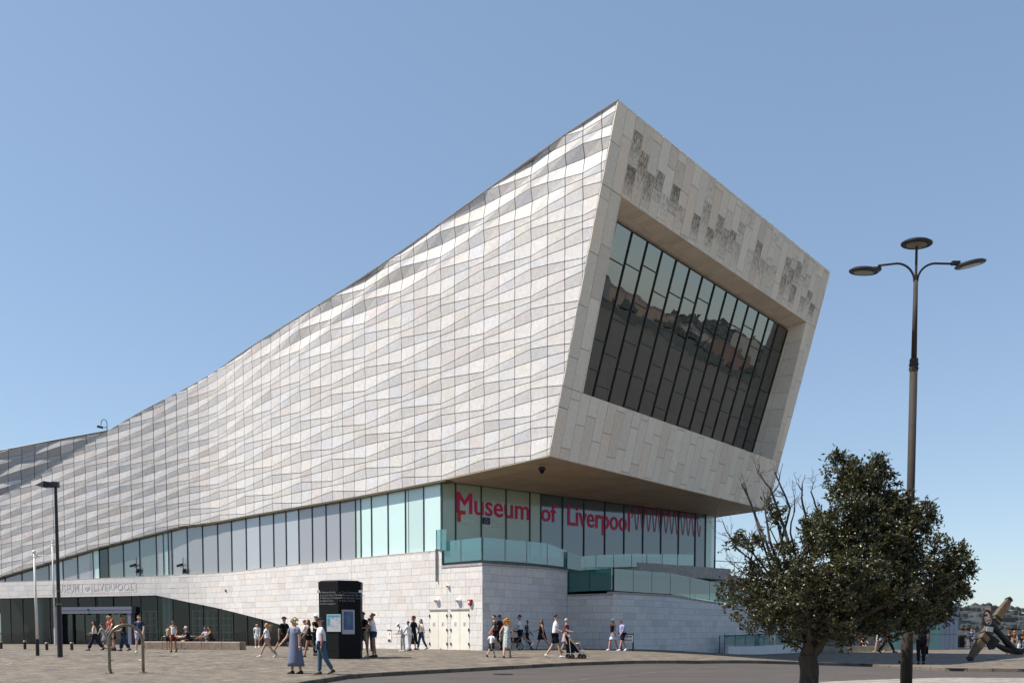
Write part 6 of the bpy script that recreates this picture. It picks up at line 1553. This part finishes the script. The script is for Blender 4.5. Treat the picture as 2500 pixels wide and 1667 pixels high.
add(1381, 1593, 84, 'grey haired woman in a dark red floral top behind the stroller', 70, 'l', ('tee', 'floral'), ('skirt', (.40, .32, .38), .55, .17), ('short', (.55, .53, .50)), (.05, .05, .05), legs=WS, fat=1.1, arms=((20, 60), (20, 60)))
add(1497, 1587, 78, 'woman in white sun hat, dark print top and white skirt walking left', -50, 'r', ('vest', (.02, .02, .035)), ('skirt', (.70, .70, .85), .60, .19), ('long', H_['blond']), (.78, .78, .80), legs=((18, 4), (-10, 14)), fat=1.1, hat=(.75, .75, .74), hairlen=.25)
add(1519, 1588, 78, 'bald man in blue checked shirt and navy shorts beside the woman in the hat', -60, 'r', ('tee', 'checked'), ('shorts', (.010, .014, .04)), ('bald', (0, 0, 0)), (.76, .76, .78), legs=((-22, 6), (20, 4)), fat=1.15)
for u, t_, b_, lab in ((2045, (.02, .03, .03), (.45, .45, .52), 'seated person in pale trousers on the ledge, first right of the tree trunk'), (2062, (.02, .02, .025), (.03, .03, .07), 'seated person in navy trousers on the ledge behind the tree'), (2076, (.03, .03, .04), (.65, .65, .78), 'seated person in white trousers on the ledge behind the tree')):
    q = on_ground(u, 1589); q = q+V((0, .05, 0)); add(0, 0, 0, lab, 10 if u < 2060 else -15, 't', ('tee', t_), ('trousers', b_), ('short', H_['brown']), (.05, .05, .05), base=q, H=1.68, seat=.45, bend=12, arms=((35, 30), (35, 30)))
q = on_ground(2106, 1589); add(0, 0, 0, 'seated person in shorts with bare tanned legs on the ledge behind the tree', 0, 't', ('tee', (.03, .02, .02)), ('shorts', (.04, .02, .02)), ('short', H_['brown']), (.05, .05, .05), base=q+V((0, .05, 0)), H=1.7, seat=.45, bend=16, arms=((45, 20), (45, 20)))
add(2146, 1591, 73, 'person in green top and light shorts walking left in front of the dock wall', -80, 'r', ('tee', (.02, .07, .05)), ('shorts', (.55, .55, .60)), ('short', H_['brown']), (.35, .28, .08), legs=WS)
add(2166, 1592, 78, 'person in all black with a wide stride in front of the dock wall', 80, 't', ('shirt', (.012, .012, .014)), ('trousers', (.012, .012, .014)), ('short', H_['black']), (.01, .01, .01), legs=((-28, 6), (28, 4)))
add(2212, 1619, 100, 'person in dark top and black shorts just left of the thick lamp post', 100, 't', ('shirt', (.05, .04, .07)), ('shorts', (.008, .008, .01)), ('short', H_['black']), (.008, .008, .01), legs=((6, 2), (-10, 6)), fat=1.1)
add(2248, 1621, 103, 'tall person in black tee and trousers just right of the thick lamp post', 165, 't', ('tee', (.010, .012, .02)), ('trousers', (.008, .008, .012)), ('short', H_['black']), (.02, .02, .02), legs=ST, fat=1.1, cap=(.5, .2, .2))
add(2257, 1602, 82, 'person in dark clothes behind the tall person in black', 150, 't', ('tee', (.012, .012, .014)), ('trousers', (.010, .010, .014)), ('short', H_['brown']), (.6, .6, .62), legs=WS)
add(2371, 1581, 45, 'man in blue shirt and shorts seen from behind near the river railing', 175, 'l', ('tee', (.05, .09, .24)), ('shorts', (.20, .20, .28)), ('short', (.35, .25, .2)), (.3, .3, .3), legs=ST, fat=1.1)
add(2462, 1596, 59, 'woman in black top and wide khaki trousers passing the anchor', -30, 't', ('tee', (.010, .010, .012)), ('flares', (.20, .17, .12)), ('curly', (.16, .06, .03)), (.10, .08, .06), legs=WK, curl=.1)
add(2475, 1584, 46, 'person in brown top behind the woman in khaki trousers', -20, 't', ('tee', (.12, .05, .03)), ('shorts', (.15, .12, .08)), ('bun', (.35, .22, .1)), (.3, .3, .3), legs=WS)
add(2497, 1592, 58, 'woman in black top and jeans at the right edge of the plaza', -60, 't', ('tee', (.012, .012, .014)), ('trousers', (.10, .14, .20)), ('long', H_['brown']), (.3, .3, .3), legs=WK)
finish(PEOPLE)
def who(s): return next(p for p in PEOPLE if s in p['label'])
# --- bags and things people carry or push: each a thing of its own
def local(S, name): return S['tf'](S['J'][name])
def soft(label, name, cat, c, size, col, parent_person=None, straps=None, phi=0, m=None):
    t = thing(name, label, cat, c); mb = MB(); Rz_ = rotz(phi); w_, d_, h_ = size; rings = []
    for z, f in ((-.5, .8), (-.42, 1), (0, 1.05), (.35, .95), (.5, .62)): rings.append([c+Rz_ @ V((w_/2*f*sx, d_/2*f*sy, h_*z)) for sx, sy in ((-1, -.7), (-.7, -1), (.7, -1), (1, -.7), (1, .7), (.7, 1), (-.7, 1), (-1, .7))])
    mb.loft(rings); mb.build('bag_body', m or cloth(col), t, smooth=False)
    if straps:
        for st_ in straps: mb = MB(); mb.tube(st_, .014, 5); mb.build('strap', m or cloth(col), t)
    return t
S = who('navy backpack'); f = rotz(S['phi']) @ V((0, -1, 0)); sd2 = rotz(S['phi']) @ V((1, 0, 0)); c = (local(S, 'ch')+local(S, 'sp'))/2-f*.24
soft('navy blue backpack on the tall man pushing the stroller', 'backpack', 'backpack', c, (.30, .20, .50), (.012, .018, .05), straps=[[c+V((0, 0, .22))+sd2*s*.1, local(S, 'nb')+sd2*s*.12+V((0, 0, .05)), local(S, 'ch')+sd2*s*.13+f*.15, c-V((0, 0, .18))+sd2*s*.13] for s in (-1, 1)], phi=S['phi'])
S = who('maroon shirt and grey'); f = rotz(S['phi']) @ V((0, -1, 0)); sd2 = rotz(S['phi']) @ V((1, 0, 0)); c = (local(S, 'ch')+local(S, 'sp'))/2-f*.2-sd2*.12; mcol = (.13, .015, .02)
t = soft('dark backpack showing behind the man in the open maroon shirt', 'backpack', 'backpack', c, (.26, .16, .44), (.05, .03, .03), phi=S['phi'])
# open shirt as clothing of the person
J = S['J']; tf = S['tf']; mb = MB()
for s in (-1, 1):
    i = 0 if s < 0 else 1; a = [J['nb']+V((s*.05, -.07, -.02)), J['ch']+V((s*.07, -.15, 0)), J['sp']+V((s*.08, -.15, 0)), J['pel']+V((s*.10, -.15, -.1))]; b_ = [J['nb']+V((s*.12, -.03, -.02)), J['ch']+V((s*.16, -.06, 0)), J['sp']+V((s*.16, -.05, 0)), J['pel']+V((s*.18, -.05, -.1))]; c_ = [J['nb']+V((s*.04, .08, .0)), J['ch']+V((s*.06, .16, 0)), J['sp']+V((s*.06, .15, 0)), J['pel']+V((s*.07, .16, -.1))]
    c0 = [J['nb']+V((0, .08, 0)), J['ch']+V((0, .165, 0)), J['sp']+V((0, .155, 0)), J['pel']+V((0, .165, -.1))]
    for A_, B_ in ((a, b_), (b_, c_), (c_, c0)):
        for k in range(3): mb.add([tf(A_[k]), tf(A_[k+1]), tf(B_[k+1]), tf(B_[k])], [(0, 1, 2, 3)])
    mb.tube([tf(J['sh%d' % i]), tf(J['sh%d' % i].lerp(J['el%d' % i], .5)), tf(J['el%d' % i]+V((0, 0, .0)))], [.092*S['sc'], .085*S['sc'], .075*S['sc']], 8)
mb.build('open_shirt', cloth(mcol), S['obj'])
S = who('tan bag'); tf = S['tf']; J = S['J']; c = tf(J['sp']+V((-.02, -.20, .06))); mt_ = cloth((.20, .09, .035), .55)
soft('tan leather shoulder bag across the front of the blond woman', 'shoulder_bag', 'bag', c, (.36, .13, .19), (.2, .09, .035), straps=[[tf(J['sp']+V((-.14, -.20, .12))), tf(J['ch']+V((-.08, -.17, .05))), tf(J['nb']+V((.0, -.1, .0))), tf(J['nb']+V((.09, 0, .05))), tf(J['ch']+V((.16, .12, 0)))]], phi=S['phi'], m=mt_)
S = who('holding a red bag'); p = S['tf'](S['J']['wr1']+S['J']['fd1']*.1); 
soft('bright red shopping bag held low beside the cream doors', 'shopping_bag', 'bag', p-V((-.05, 0, .42)), (.42, .16, .50), (.75, .03, .015), straps=[[p-V((.06, 0, .18)), p, p-V((-.14, 0, .18))]])
S = who('carrying a black bag'); p = S['tf'](S['J']['wr0']+S['J']['fd0']*.1); soft('small black handbag hanging from the hand of the woman in red skirt', 'handbag', 'bag', p-V((0, 0, .24)), (.22, .12, .3), (.008, .008, .008), straps=[[p-V((.05, 0, .1)), p, p-V((-.05, 0, .1))]])
S = who('curly red hair'); p = S['tf'](S['J']['wr0']+S['J']['fd0']*.1); soft('white carrier bag held by the woman with curly red hair', 'carrier_bag', 'bag', p-V((0, 0, .34)), (.20, .12, .48), (.70, .70, .72), straps=[[p-V((.03, 0, .12)), p]])
S = who('short black dress'); p = S['tf'](S['J']['pel']+V((.2, .12, -.05))); soft('small white handbag behind the woman in the short black dress', 'handbag', 'bag', p, (.12, .22, .18), (.7, .68, .72), straps=[[p+V((0, 0, .08)), S['tf'](S['J']['sh1'])]])
S = who('blown back'); p = S['tf'](S['J']['pel']+V((.14, .05, -.02))); soft('yellow patterned bum bag on the hip of the girl with blown hair', 'bum_bag', 'bag', p, (.28, .12, .16), (.62, .38, .04), phi=.3)
S = who('black and white cap'); p = S['tf'](S['J']['wr0']+S['J']['fd0']*.1); t = thing('water_bottle', 'clear water bottle in the hand of the man in black tee', 'bottle', p); mb = MB(); mb.lathe([(.001, -.22), (.035, -.22), (.036, -.06), (.015, -.02), (.015, 0), (.001, 0)], p, 10); mb.build('bottle_body', M['white'], t)
# strollers
def wheel(c, r, t, axv=V((0, 1, 0)), tyre=None):
    ax = axv.to_track_quat('Z', 'Y').to_matrix(); mb = MB(); pts = [c+ax @ V((r*math.cos(a), r*math.sin(a), 0)) for a in [k*2*math.pi/14 for k in range(15)]]; mb.tube(pts, .022, 6, cap=False); w_ = mb.build('wheel', M['black'], t)
    mb = MB(); mb.lathe([(.001, -.012), (r*.45, -.012), (r*.45, .012), (.001, .012)], c, 10, ax=ax)
    for k in range(5): a = k*1.257; mb.tube([c, c+ax @ V((r*math.cos(a), r*math.sin(a), 0))], .012, 4)
    mb.build('hub', M['steel'], w_)
b0_ = on_ground(1400, 1606); t = thing('stroller', 'black folding stroller with small double wheels pushed by the tall man', 'stroller', b0_)
M['frame_white'] = mat('pale_tubing', (.55, .53, .50), .35, .5)
for dy in (-.22, .22):
    o = b0_+V((0, dy, 0)); o.z = b0_.z
    mb = MB(); mb.tube([o+V((-.42, 0, 1.08)), o+V((-.28, 0, .98)), o+V((.12, 0, .45)), o+V((.36, 0, .12))], .016, 7); mb.build('frame_tube', M['frame_white'], t)
    mb = MB(); mb.tube([o+V((-.20, 0, .86)), o+V((-.12, 0, .12))], .016, 7); mb.tube([o+V((-.14, 0, .2)), o+V((.30, 0, .22))], .013, 6); mb.build('frame_tube', M['frame_white'], t)
    mb = MB(); mb.tube([o+V((-.48, 0, 1.08)), o+V((-.38, 0, 1.09))], .024, 7); mb.build('handle', M['black'], t)
    for wx in (-.22, -.06): wheel(o+V((wx, (.03 if wx > -.1 else -.03), .082)), .075, t)
    for wx in (.28, .42): wheel(o+V((wx, 0, .082)), .075, t)
mb = MB(); rings = []
for x, z, h in ((-.34, .92, .06), (-.22, .70, .14), (-.08, .48, .16), (.10, .40, .13), (.25, .24, .06)): rings.append([b0_+V((x, sy*.20, z+sz*h)) for sy, sz in ((-1, -1), (1, -1), (1, 1), (-1, 1))])
mb.loft(rings); mb.build('seat', cloth((.008, .008, .010)), t)
mb = MB(); mb.prism([b0_+V(c) for c in ((-.28, -.19, .22), (.05, -.19, .22), (.05, .19, .22), (-.28, .19, .22))], [b0_+V(c) for c in ((-.34, -.2, .62), (-.02, -.2, .5), (-.02, .2, .5), (-.34, .2, .62))]); mb.build('basket', cloth((.008, .008, .010)), t)
mb = MB(); mb.prism([b0_+V(c) for c in ((.20, -.15, .26), (.42, -.15, .24), (.42, .15, .24), (.2, .15, .26))], [b0_+V(c) for c in ((.20, -.15, .30), (.42, -.15, .28), (.42, .15, .28), (.2, .15, .30))]); mb.build('foot_rest', M['frame_white'], t)
# child legs in it
ch = thing('child_in_stroller', 'small child lying in the stroller with bare legs and white shoes', 'person', b0_+V((0, 0, .5)))
mb = MB(); 
mb.sphere(b0_+V((-.20, 0, .86)), (.085, .085, .10), 0, 10, 8); mb.loft([[b0_+V((x, y*w_, z+s2*h)) for y, s2 in ((-1, -1), (1, -1), (1, 1), (-1, 1))] for x, z, w_, h in ((-.18, .80, .05, .05), (-.12, .70, .11, .08), (.04, .56, .11, .08))])
for y in (-.07, .07): mb.tube([b0_+V((.04, y, .56)), b0_+V((.22, y, .62)), b0_+V((.32, y, .36))], [.055, .045, .03], 8)
mb.build('body', cloth(SKINS['l'], .6), ch, smooth=True)
mb = MB(); mb.loft([[b0_+V((x, y*w_, z+s2*h)) for y, s2 in ((-1, -1), (1, -1), (1, 1), (-1, 1))] for x, z, w_, h in ((-.18, .78, .09, .06), (-.12, .70, .13, .10), (.05, .56, .13, .10))]); mb.build('romper', cloth((.5, .35, .12)), ch)
for y in (-.07, .07): mb = MB(); mb.sphere(b0_+V((.35, y, .33)), (.075, .035, .04), 0, 8, 5); mb.build('shoe', M['white'], ch)
b1_ = on_ground(1256, 1586); t = thing('pram', 'black pram with a raised hood in front of the shaded wall', 'pram', b1_)
mb = MB(); rings = []
for a in range(7): th = a/6*2.6; rings.append([b1_+V((.0+.36*math.cos(th-.3), s*.24, .66+.36*math.sin(th-.3))) for s in (-1, 1)]+[b1_+V((.0+.30*math.cos(th-.3), s*.22, .66+.30*math.sin(th-.3))) for s in (1, -1)])
mb.loft(rings); mb.build('hood', cloth((.012, .010, .012)), t)
mb = MB(); mb.loft([[b1_+V((x, s*.22, z)) for x, s, z in ((-.3, -1, z0_), (.36, -1, z0_), (.36, 1, z0_), (-.3, 1, z0_))] for z0_ in (.38, .66)]); mb.build('carrycot', cloth((.010, .010, .012)), t)
for dy in (-.25, .25):
    mb = MB(); mb.tube([b1_+V((.58, dy, 1.0)), b1_+V((.3, dy, .6)), b1_+V((-.22, dy, .18))], .018, 6); mb.tube([b1_+V((-.2, dy, .5)), b1_+V((.3, dy, .18))], .018, 6); mb.build('frame_tube', M['steel'], t)
    wheel(b1_+V((.3, dy, .175)), .155, t); wheel(b1_+V((-.26, dy, .125)), .105, t)
mb = MB(); mb.tube([b1_+V((.58, -.25, 1.0)), b1_+V((.58, .25, 1.0))], .02, 6); mb.build('handle', M['black'], t)
# ================================================================== the tree in front
TY = 16.4
rt_ = random.Random(42)
M['bark'] = mat('bark', (.050, .038, .028), .9, noise=.5, nscale=4, vscale=(3, 3, 1), bump=.6, bscale=22); M['twig'] = mat('dead_twig', (.075, .062, .05), .85, noise=.4, nscale=8)
def leafmat():
    m = bpy.data.materials.new('dark_glossy_leaf'); m.use_nodes = True; nt = m.node_tree; N = nt.nodes; L = nt.links; b = N['Principled BSDF']
    b.inputs['Roughness'].default_value = .38; b.inputs['Specular IOR Level'].default_value = .5
    at = N.new('ShaderNodeAttribute'); at.attribute_name = 'tone'; x = N.new('ShaderNodeMix'); x.data_type = 'RGBA'; x.blend_type = 'MULTIPLY'; x.inputs[0].default_value = 1; x.inputs[6].default_value = (.034, .040, .016, 1); L.new(at.outputs[0], x.inputs[7]); L.new(x.outputs[2], b.inputs['Base Color'])
    tl = N.new('ShaderNodeBsdfTranslucent'); tl.inputs[0].default_value = (.07, .10, .02, 1); ms = N.new('ShaderNodeMixShader'); ms.inputs[0].default_value = .06; L.new(b.outputs[0], ms.inputs[1]); L.new(tl.outputs[0], ms.inputs[2]); L.new(ms.outputs[0], N['Material Output'].inputs[0]); return m
M['leaf'] = leafmat(); TONED.add('dark_glossy_leaf')
tb = at_y(1974, 1700, TY); tb.z = gz(tb.x, tb.y)
tree = thing('evergreen_tree', 'dark evergreen tree with glossy leaves and bare dead branches on its left side', 'tree', tb)
def TP(u, v, dy=0): return at_y(u, v, TY+dy)
nodes = []   # (pos, parent, depth)
def chain(pts, parent, n=4, jit=.03):
    for a, b in zip(pts, pts[1:]):
        for k in range(1, n+1):
            p = a.lerp(b, k/n)+V((rt_.uniform(-jit, jit), rt_.uniform(-jit, jit), rt_.uniform(-jit, jit))*1) if k < n else b.copy()
            nodes.append([p, parent]); parent = len(nodes)-1
    return parent
nodes.append([tb-V((0, 0, .1)), -1])
n0 = chain([nodes[0][0], TP(1976, 1640), TP(1972, 1600)], 0, 3, .008)
limbs = [([TP(1972, 1600), TP(1945, 1575, -.1), TP(1905, 1548, -.2), TP(1860, 1500, -.3), TP(1800, 1440, -.5)], 0),
         ([TP(1972, 1600), TP(1962, 1545, .2), TP(1945, 1470, .4), TP(1925, 1380, .3), TP(1880, 1290, .1)], 0),
         ([TP(1978, 1595), TP(1992, 1540, 0), TP(2010, 1450, 0), TP(2045, 1340, .1), TP(2080, 1230, .1), TP(2085, 1160, .1)], 0),
         ([TP(1985, 1590), TP(2020, 1545, .2), TP(2075, 1490, .4), TP(2140, 1420, .5), TP(2200, 1330, .4), TP(2240, 1270, .2)], 0),
         ([TP(1985, 1590), TP(2030, 1540, -.3), TP(2110, 1500, -.7), TP(2200, 1450, -.8), TP(2290, 1420, -.6), TP(2340, 1390, -.4)], 0),
         ([TP(1975, 1590), TP(1975, 1540, -.5), TP(1970, 1480, -1.0), TP(1960, 1420, -1.2)], 0),
         ([TP(1985, 1590), TP(2020, 1530, .9), TP(2060, 1470, 1.4), TP(2110, 1400, 1.5)], 0)]
CH = [[0]+list(range(1, n0+1))]
for pts, _ in limbs:
    k0 = len(nodes); chain(pts, n0, 4, .02); CH.append([n0]+list(range(k0, len(nodes))))
# leaf cluster centres in the crown's uneven volume
blobs = [(2010, 1390, 128, 1.2, 92), (1925, 1465, 110, 1.1, 70), (2125, 1400, 120, 1.2, 84), (2225, 1455, 96, 1.0, 52), (2300, 1440, 52, .6, 22), (2095, 1225, 82, .7, 52), (2065, 1165, 48, .4, 20), (2135, 1180, 44, .4, 18),
         (2010, 1305, 62, .7, 26), (1845, 1490, 78, .8, 28), (2185, 1300, 78, .8, 38), (2245, 1265, 44, .4, 17), (2335, 1385, 34, .3, 12), (2350, 1440, 22, .3, 6), (1800, 1450, 48, .5, 13), (1900, 1340, 52, .6, 5), (1830, 1315, 30, .4, 7), (1888, 1252, 24, .3, 7), (1795, 1325, 26, .3, 5), (2170, 1505, 58, .8, 26), (1950, 1520, 72, .9, 34), (2060, 1515, 70, .9, 34), (2090, 1460, 80, 1.0, 30), (2240, 1500, 50, .7, 14), (2040, 1118, 16, .1, 3), (2150, 1128, 20, .2, 4), (2345, 1345, 18, .2, 4), (2190, 1225, 26, .2, 6), (2370, 1390, 12, .1, 3), (1835, 1380, 24, .3, 4), (2180, 1235, 30, .4, 9), (2270, 1350, 55, .7, 16), (2130, 1300, 60, .9, 22), (2290, 1500, 36, .5, 9)]
clusters = []
for u, v, r_, dy, n in blobs:
    if u < 1905: n *= .62
    for k in range(int(n*2.5)):
        while True:
            x, y, z = rt_.uniform(-1, 1), rt_.uniform(-1, 1), rt_.uniform(-1, 1)
            if x*x+y*y+z*z <= 1 and (x*x+y*y+z*z > .12 or r_ < 40): break
        clusters.append(TP(u+x*r_, v+z*r_*.92, y*dy*1.25))
clusters.sort(key=lambda p: (p-TP(1980, 1560)).length)
tips = []
for c in clusters:
    arr = np.array([tuple(n[0]) for n in nodes]); d = np.linalg.norm(arr-np.array(tuple(c)), axis=1)
    d += (arr[:, 2] > c.z+.1)*.35; j = int(d.argmin()); a = nodes[j][0]; m1 = a.lerp(c, .5)+V((rt_.uniform(-.04, .04), rt_.uniform(-.04, .04), rt_.uniform(-.07, .01)))
    nodes.append([m1, j]); nodes.append([c, len(nodes)-1]); tips.append(len(nodes)-1)
# radii by pipe model
w_n = [0.0]*len(nodes)
hasch = set(n[1] for n in nodes)
for i in range(len(nodes)-1, -1, -1):
    if i not in hasch: w_n[i] = 1.0
    if nodes[i][1] >= 0: w_n[nodes[i][1]] += w_n[i]
tot = w_n[0]; rad_ = [max(.0032, .175*(w/tot)**.56) for w in w_n]
mb = MB(); mb2 = MB()
inch = set(j for c_ in CH for j in c_)
for c_ in CH:
    rr2 = [rad_[j] for j in c_]; rr2[0] = min(rr2[0], max(rr2[1]*1.5, rad_[n0]*.82)); rr2[1] = max(rr2[1], rr2[0]*.72); mb.tube([nodes[j][0] for j in c_], rr2, 10, cap=False)
for i, (p, par) in enumerate(nodes):
    if par < 0 or i in inch: continue
    r0, r1 = rad_[par], rad_[i]; r0 = min(r0, r1*1.8); big_ = r1 > .03
    (mb if big_ else mb2).tube([nodes[par][0], p], [r0, r1], 9 if big_ else 4, cap=False)
mb.lathe([(rad_[1]*1.7, -.02), (rad_[1]*1.3, .10), (rad_[1]*1.08, .28), (rad_[1]*.97, .5)], tb, 14); mb.build('trunk', M['bark'], tree, smooth=True); mb2.build('branches', M['bark'], tree)
mb = MB()
def leaf(c, d, l, w_, tn):
    s = d.cross(V((rt_.uniform(-1, 1), rt_.uniform(-1, 1), rt_.uniform(-1, 1)))).normalized(); nn_ = s.cross(d).normalized()
    mb.add([c, c+d*l*.5+s*w_-nn_*.004, c+d*l, c+d*l*.5-s*w_-nn_*.004, c+d*l*.5+nn_*.008], [(0, 1, 4), (1, 2, 4), (2, 3, 4), (3, 0, 4)], 0, tn)
for c in clusters:
    dens = 34 if rt_.random() < .8 else 20; dens = int(dens*1.3)
    for tw in range(5):
        td = V((rt_.gauss(0, 1), rt_.gauss(0, 1), rt_.gauss(.35, .9))).normalized(); tl_ = rt_.uniform(.10, .24)
        for k in range(dens//5):
            f = rt_.uniform(.15, 1); p = c+td*tl_*f; d = (td*.6+V((rt_.gauss(0, 1), rt_.gauss(0, 1), rt_.gauss(0, .8)))).normalized(); g = rt_.uniform(.5, 1.7); wr_ = rt_.random()
            tn = (g*1.15, g, g*.75) if wr_ > .2 else (g*2.1, g*1.35, g*.8); leaf(p, d, rt_.uniform(.055, .10), rt_.uniform(.013, .022), tn)
mb.build('foliage', M['leaf'], tree, kind='stuff')
# sprigs poking out of the outline
mb = MB()
for u, v, du, dv in ((2045, 1130, -2, -32), (2128, 1140, 26, -28), (2170, 1180, 28, 0), (2330, 1345, 30, -16), (2350, 1400, 32, -22), (2355, 1440, 16, 14), (2250, 1240, 14, -14), (1882, 1240, -4, -22)):
    a = TP(u, v, rt_.uniform(-.2, .2)); b_ = TP(u+du, v+dv, rt_.uniform(-.2, .2)); mbt = MB(); mbt.tube([a+V((rt_.uniform(-.1, .1), 0, -.25)), a, b_], [.01, .007, .003], 4); mbt.build('twig', M['bark'], tree)
    for k in range(26):
        f = rt_.random()**.6; p = a.lerp(b_, f); d = ((b_-a).normalized()*.7+V((rt_.gauss(0, .8), rt_.gauss(0, .8), rt_.gauss(0, .8)))).normalized(); g = rt_.uniform(.8, 1.5); leaf(p, d, rt_.uniform(.06, .10), .02, (g, g, g*.8))
mb.build('leafy_sprigs', M['leaf'], tree, kind='stuff')
# dead branches
def dead(pts, r0, subs=5, lv=0, mbx=None):
    own = mbx is None; mbx = mbx or MB(); P_ = [pts[0]]
    for a, b in zip(pts, pts[1:]):
        for k in range(1, 4): P_.append(a.lerp(b, k/3)+V((rt_.uniform(-.012, .012), rt_.uniform(-.012, .012), rt_.uniform(-.012, .012))))
    n = len(P_); mbx.tube(P_, [max(.0028, r0*(1-.85*k/(n-1))) for k in range(n)], 6 if lv == 0 else 4)
    if lv < 2:
        for s in range(subs):
            k = rt_.randint(max(1, n//4), n-2); d = (P_[k+1]-P_[k-1]).normalized(); q = V((rt_.gauss(0, .55), rt_.gauss(0, .4), rt_.gauss(.1, .5))); dd = (d+q).normalized(); l = rt_.uniform(.14, .42)*(1 if lv == 0 else .5)
            up_ = V((rt_.gauss(0, .2), 0, .25)); dead([P_[k], P_[k]+dd*l*.5, P_[k]+(dd+up_*.6).normalized()*l], max(.003, r0*(1-.85*k/(n-1))*.55), 2, lv+1, mbx)
    if own: mbx.build('dead_branch', M['twig'], tree)
DB = [[(1930, 1430), (1880, 1350), (1850, 1270), (1812, 1180), (1815, 1183)], [(1940, 1420), (1905, 1330), (1930, 1240), (1890, 1150), (1888, 1140)], [(1950, 1400), (1975, 1310), (1960, 1230), (1957, 1185), (1966, 1160)],
      [(1955, 1400), (1985, 1300), (2000, 1250), (1978, 1200), (1990, 1175)], [(1900, 1440), (1850, 1380), (1790, 1330), (1765, 1275), (1748, 1268)], [(1895, 1430), (1840, 1350), (1800, 1320), (1752, 1302)],
      [(1890, 1420), (1855, 1300), (1835, 1230), (1818, 1182)], [(1900, 1440), (1860, 1420), (1810, 1395), (1770, 1362)], [(1905, 1460), (1850, 1440), (1800, 1430), (1768, 1402)], [(1905, 1470), (1860, 1462), (1810, 1455), (1764, 1470)],
      [(1900, 1455), (1850, 1445), (1805, 1412), (1775, 1400)], [(1905, 1450), (1865, 1425), (1820, 1400), (1793, 1372)], [(1915, 1410), (1880, 1320), (1868, 1250), (1865, 1210)], [(1920, 1390), (1900, 1280), (1870, 1225), (1900, 1185), (1912, 1130)],
      [(1900, 1465), (1850, 1455), (1800, 1440), (1780, 1425)], [(1960, 1380), (1965, 1300), (2010, 1270), (2040, 1255)], [(1930, 1340), (1905, 1260), (1880, 1190), (1850, 1155), (1855, 1135)], [(1910, 1440), (1865, 1400), (1835, 1340), (1818, 1290)], [(1950, 1390), (1930, 1300), (1940, 1230), (1935, 1180)]]
for i, b_ in enumerate(DB): dead([TP(u, v, rt_.uniform(-.25, .25)-.05) for u, v in b_], .034 if i < 4 or i in (12, 13, 16) else .023, 9 if i < 6 else 6)
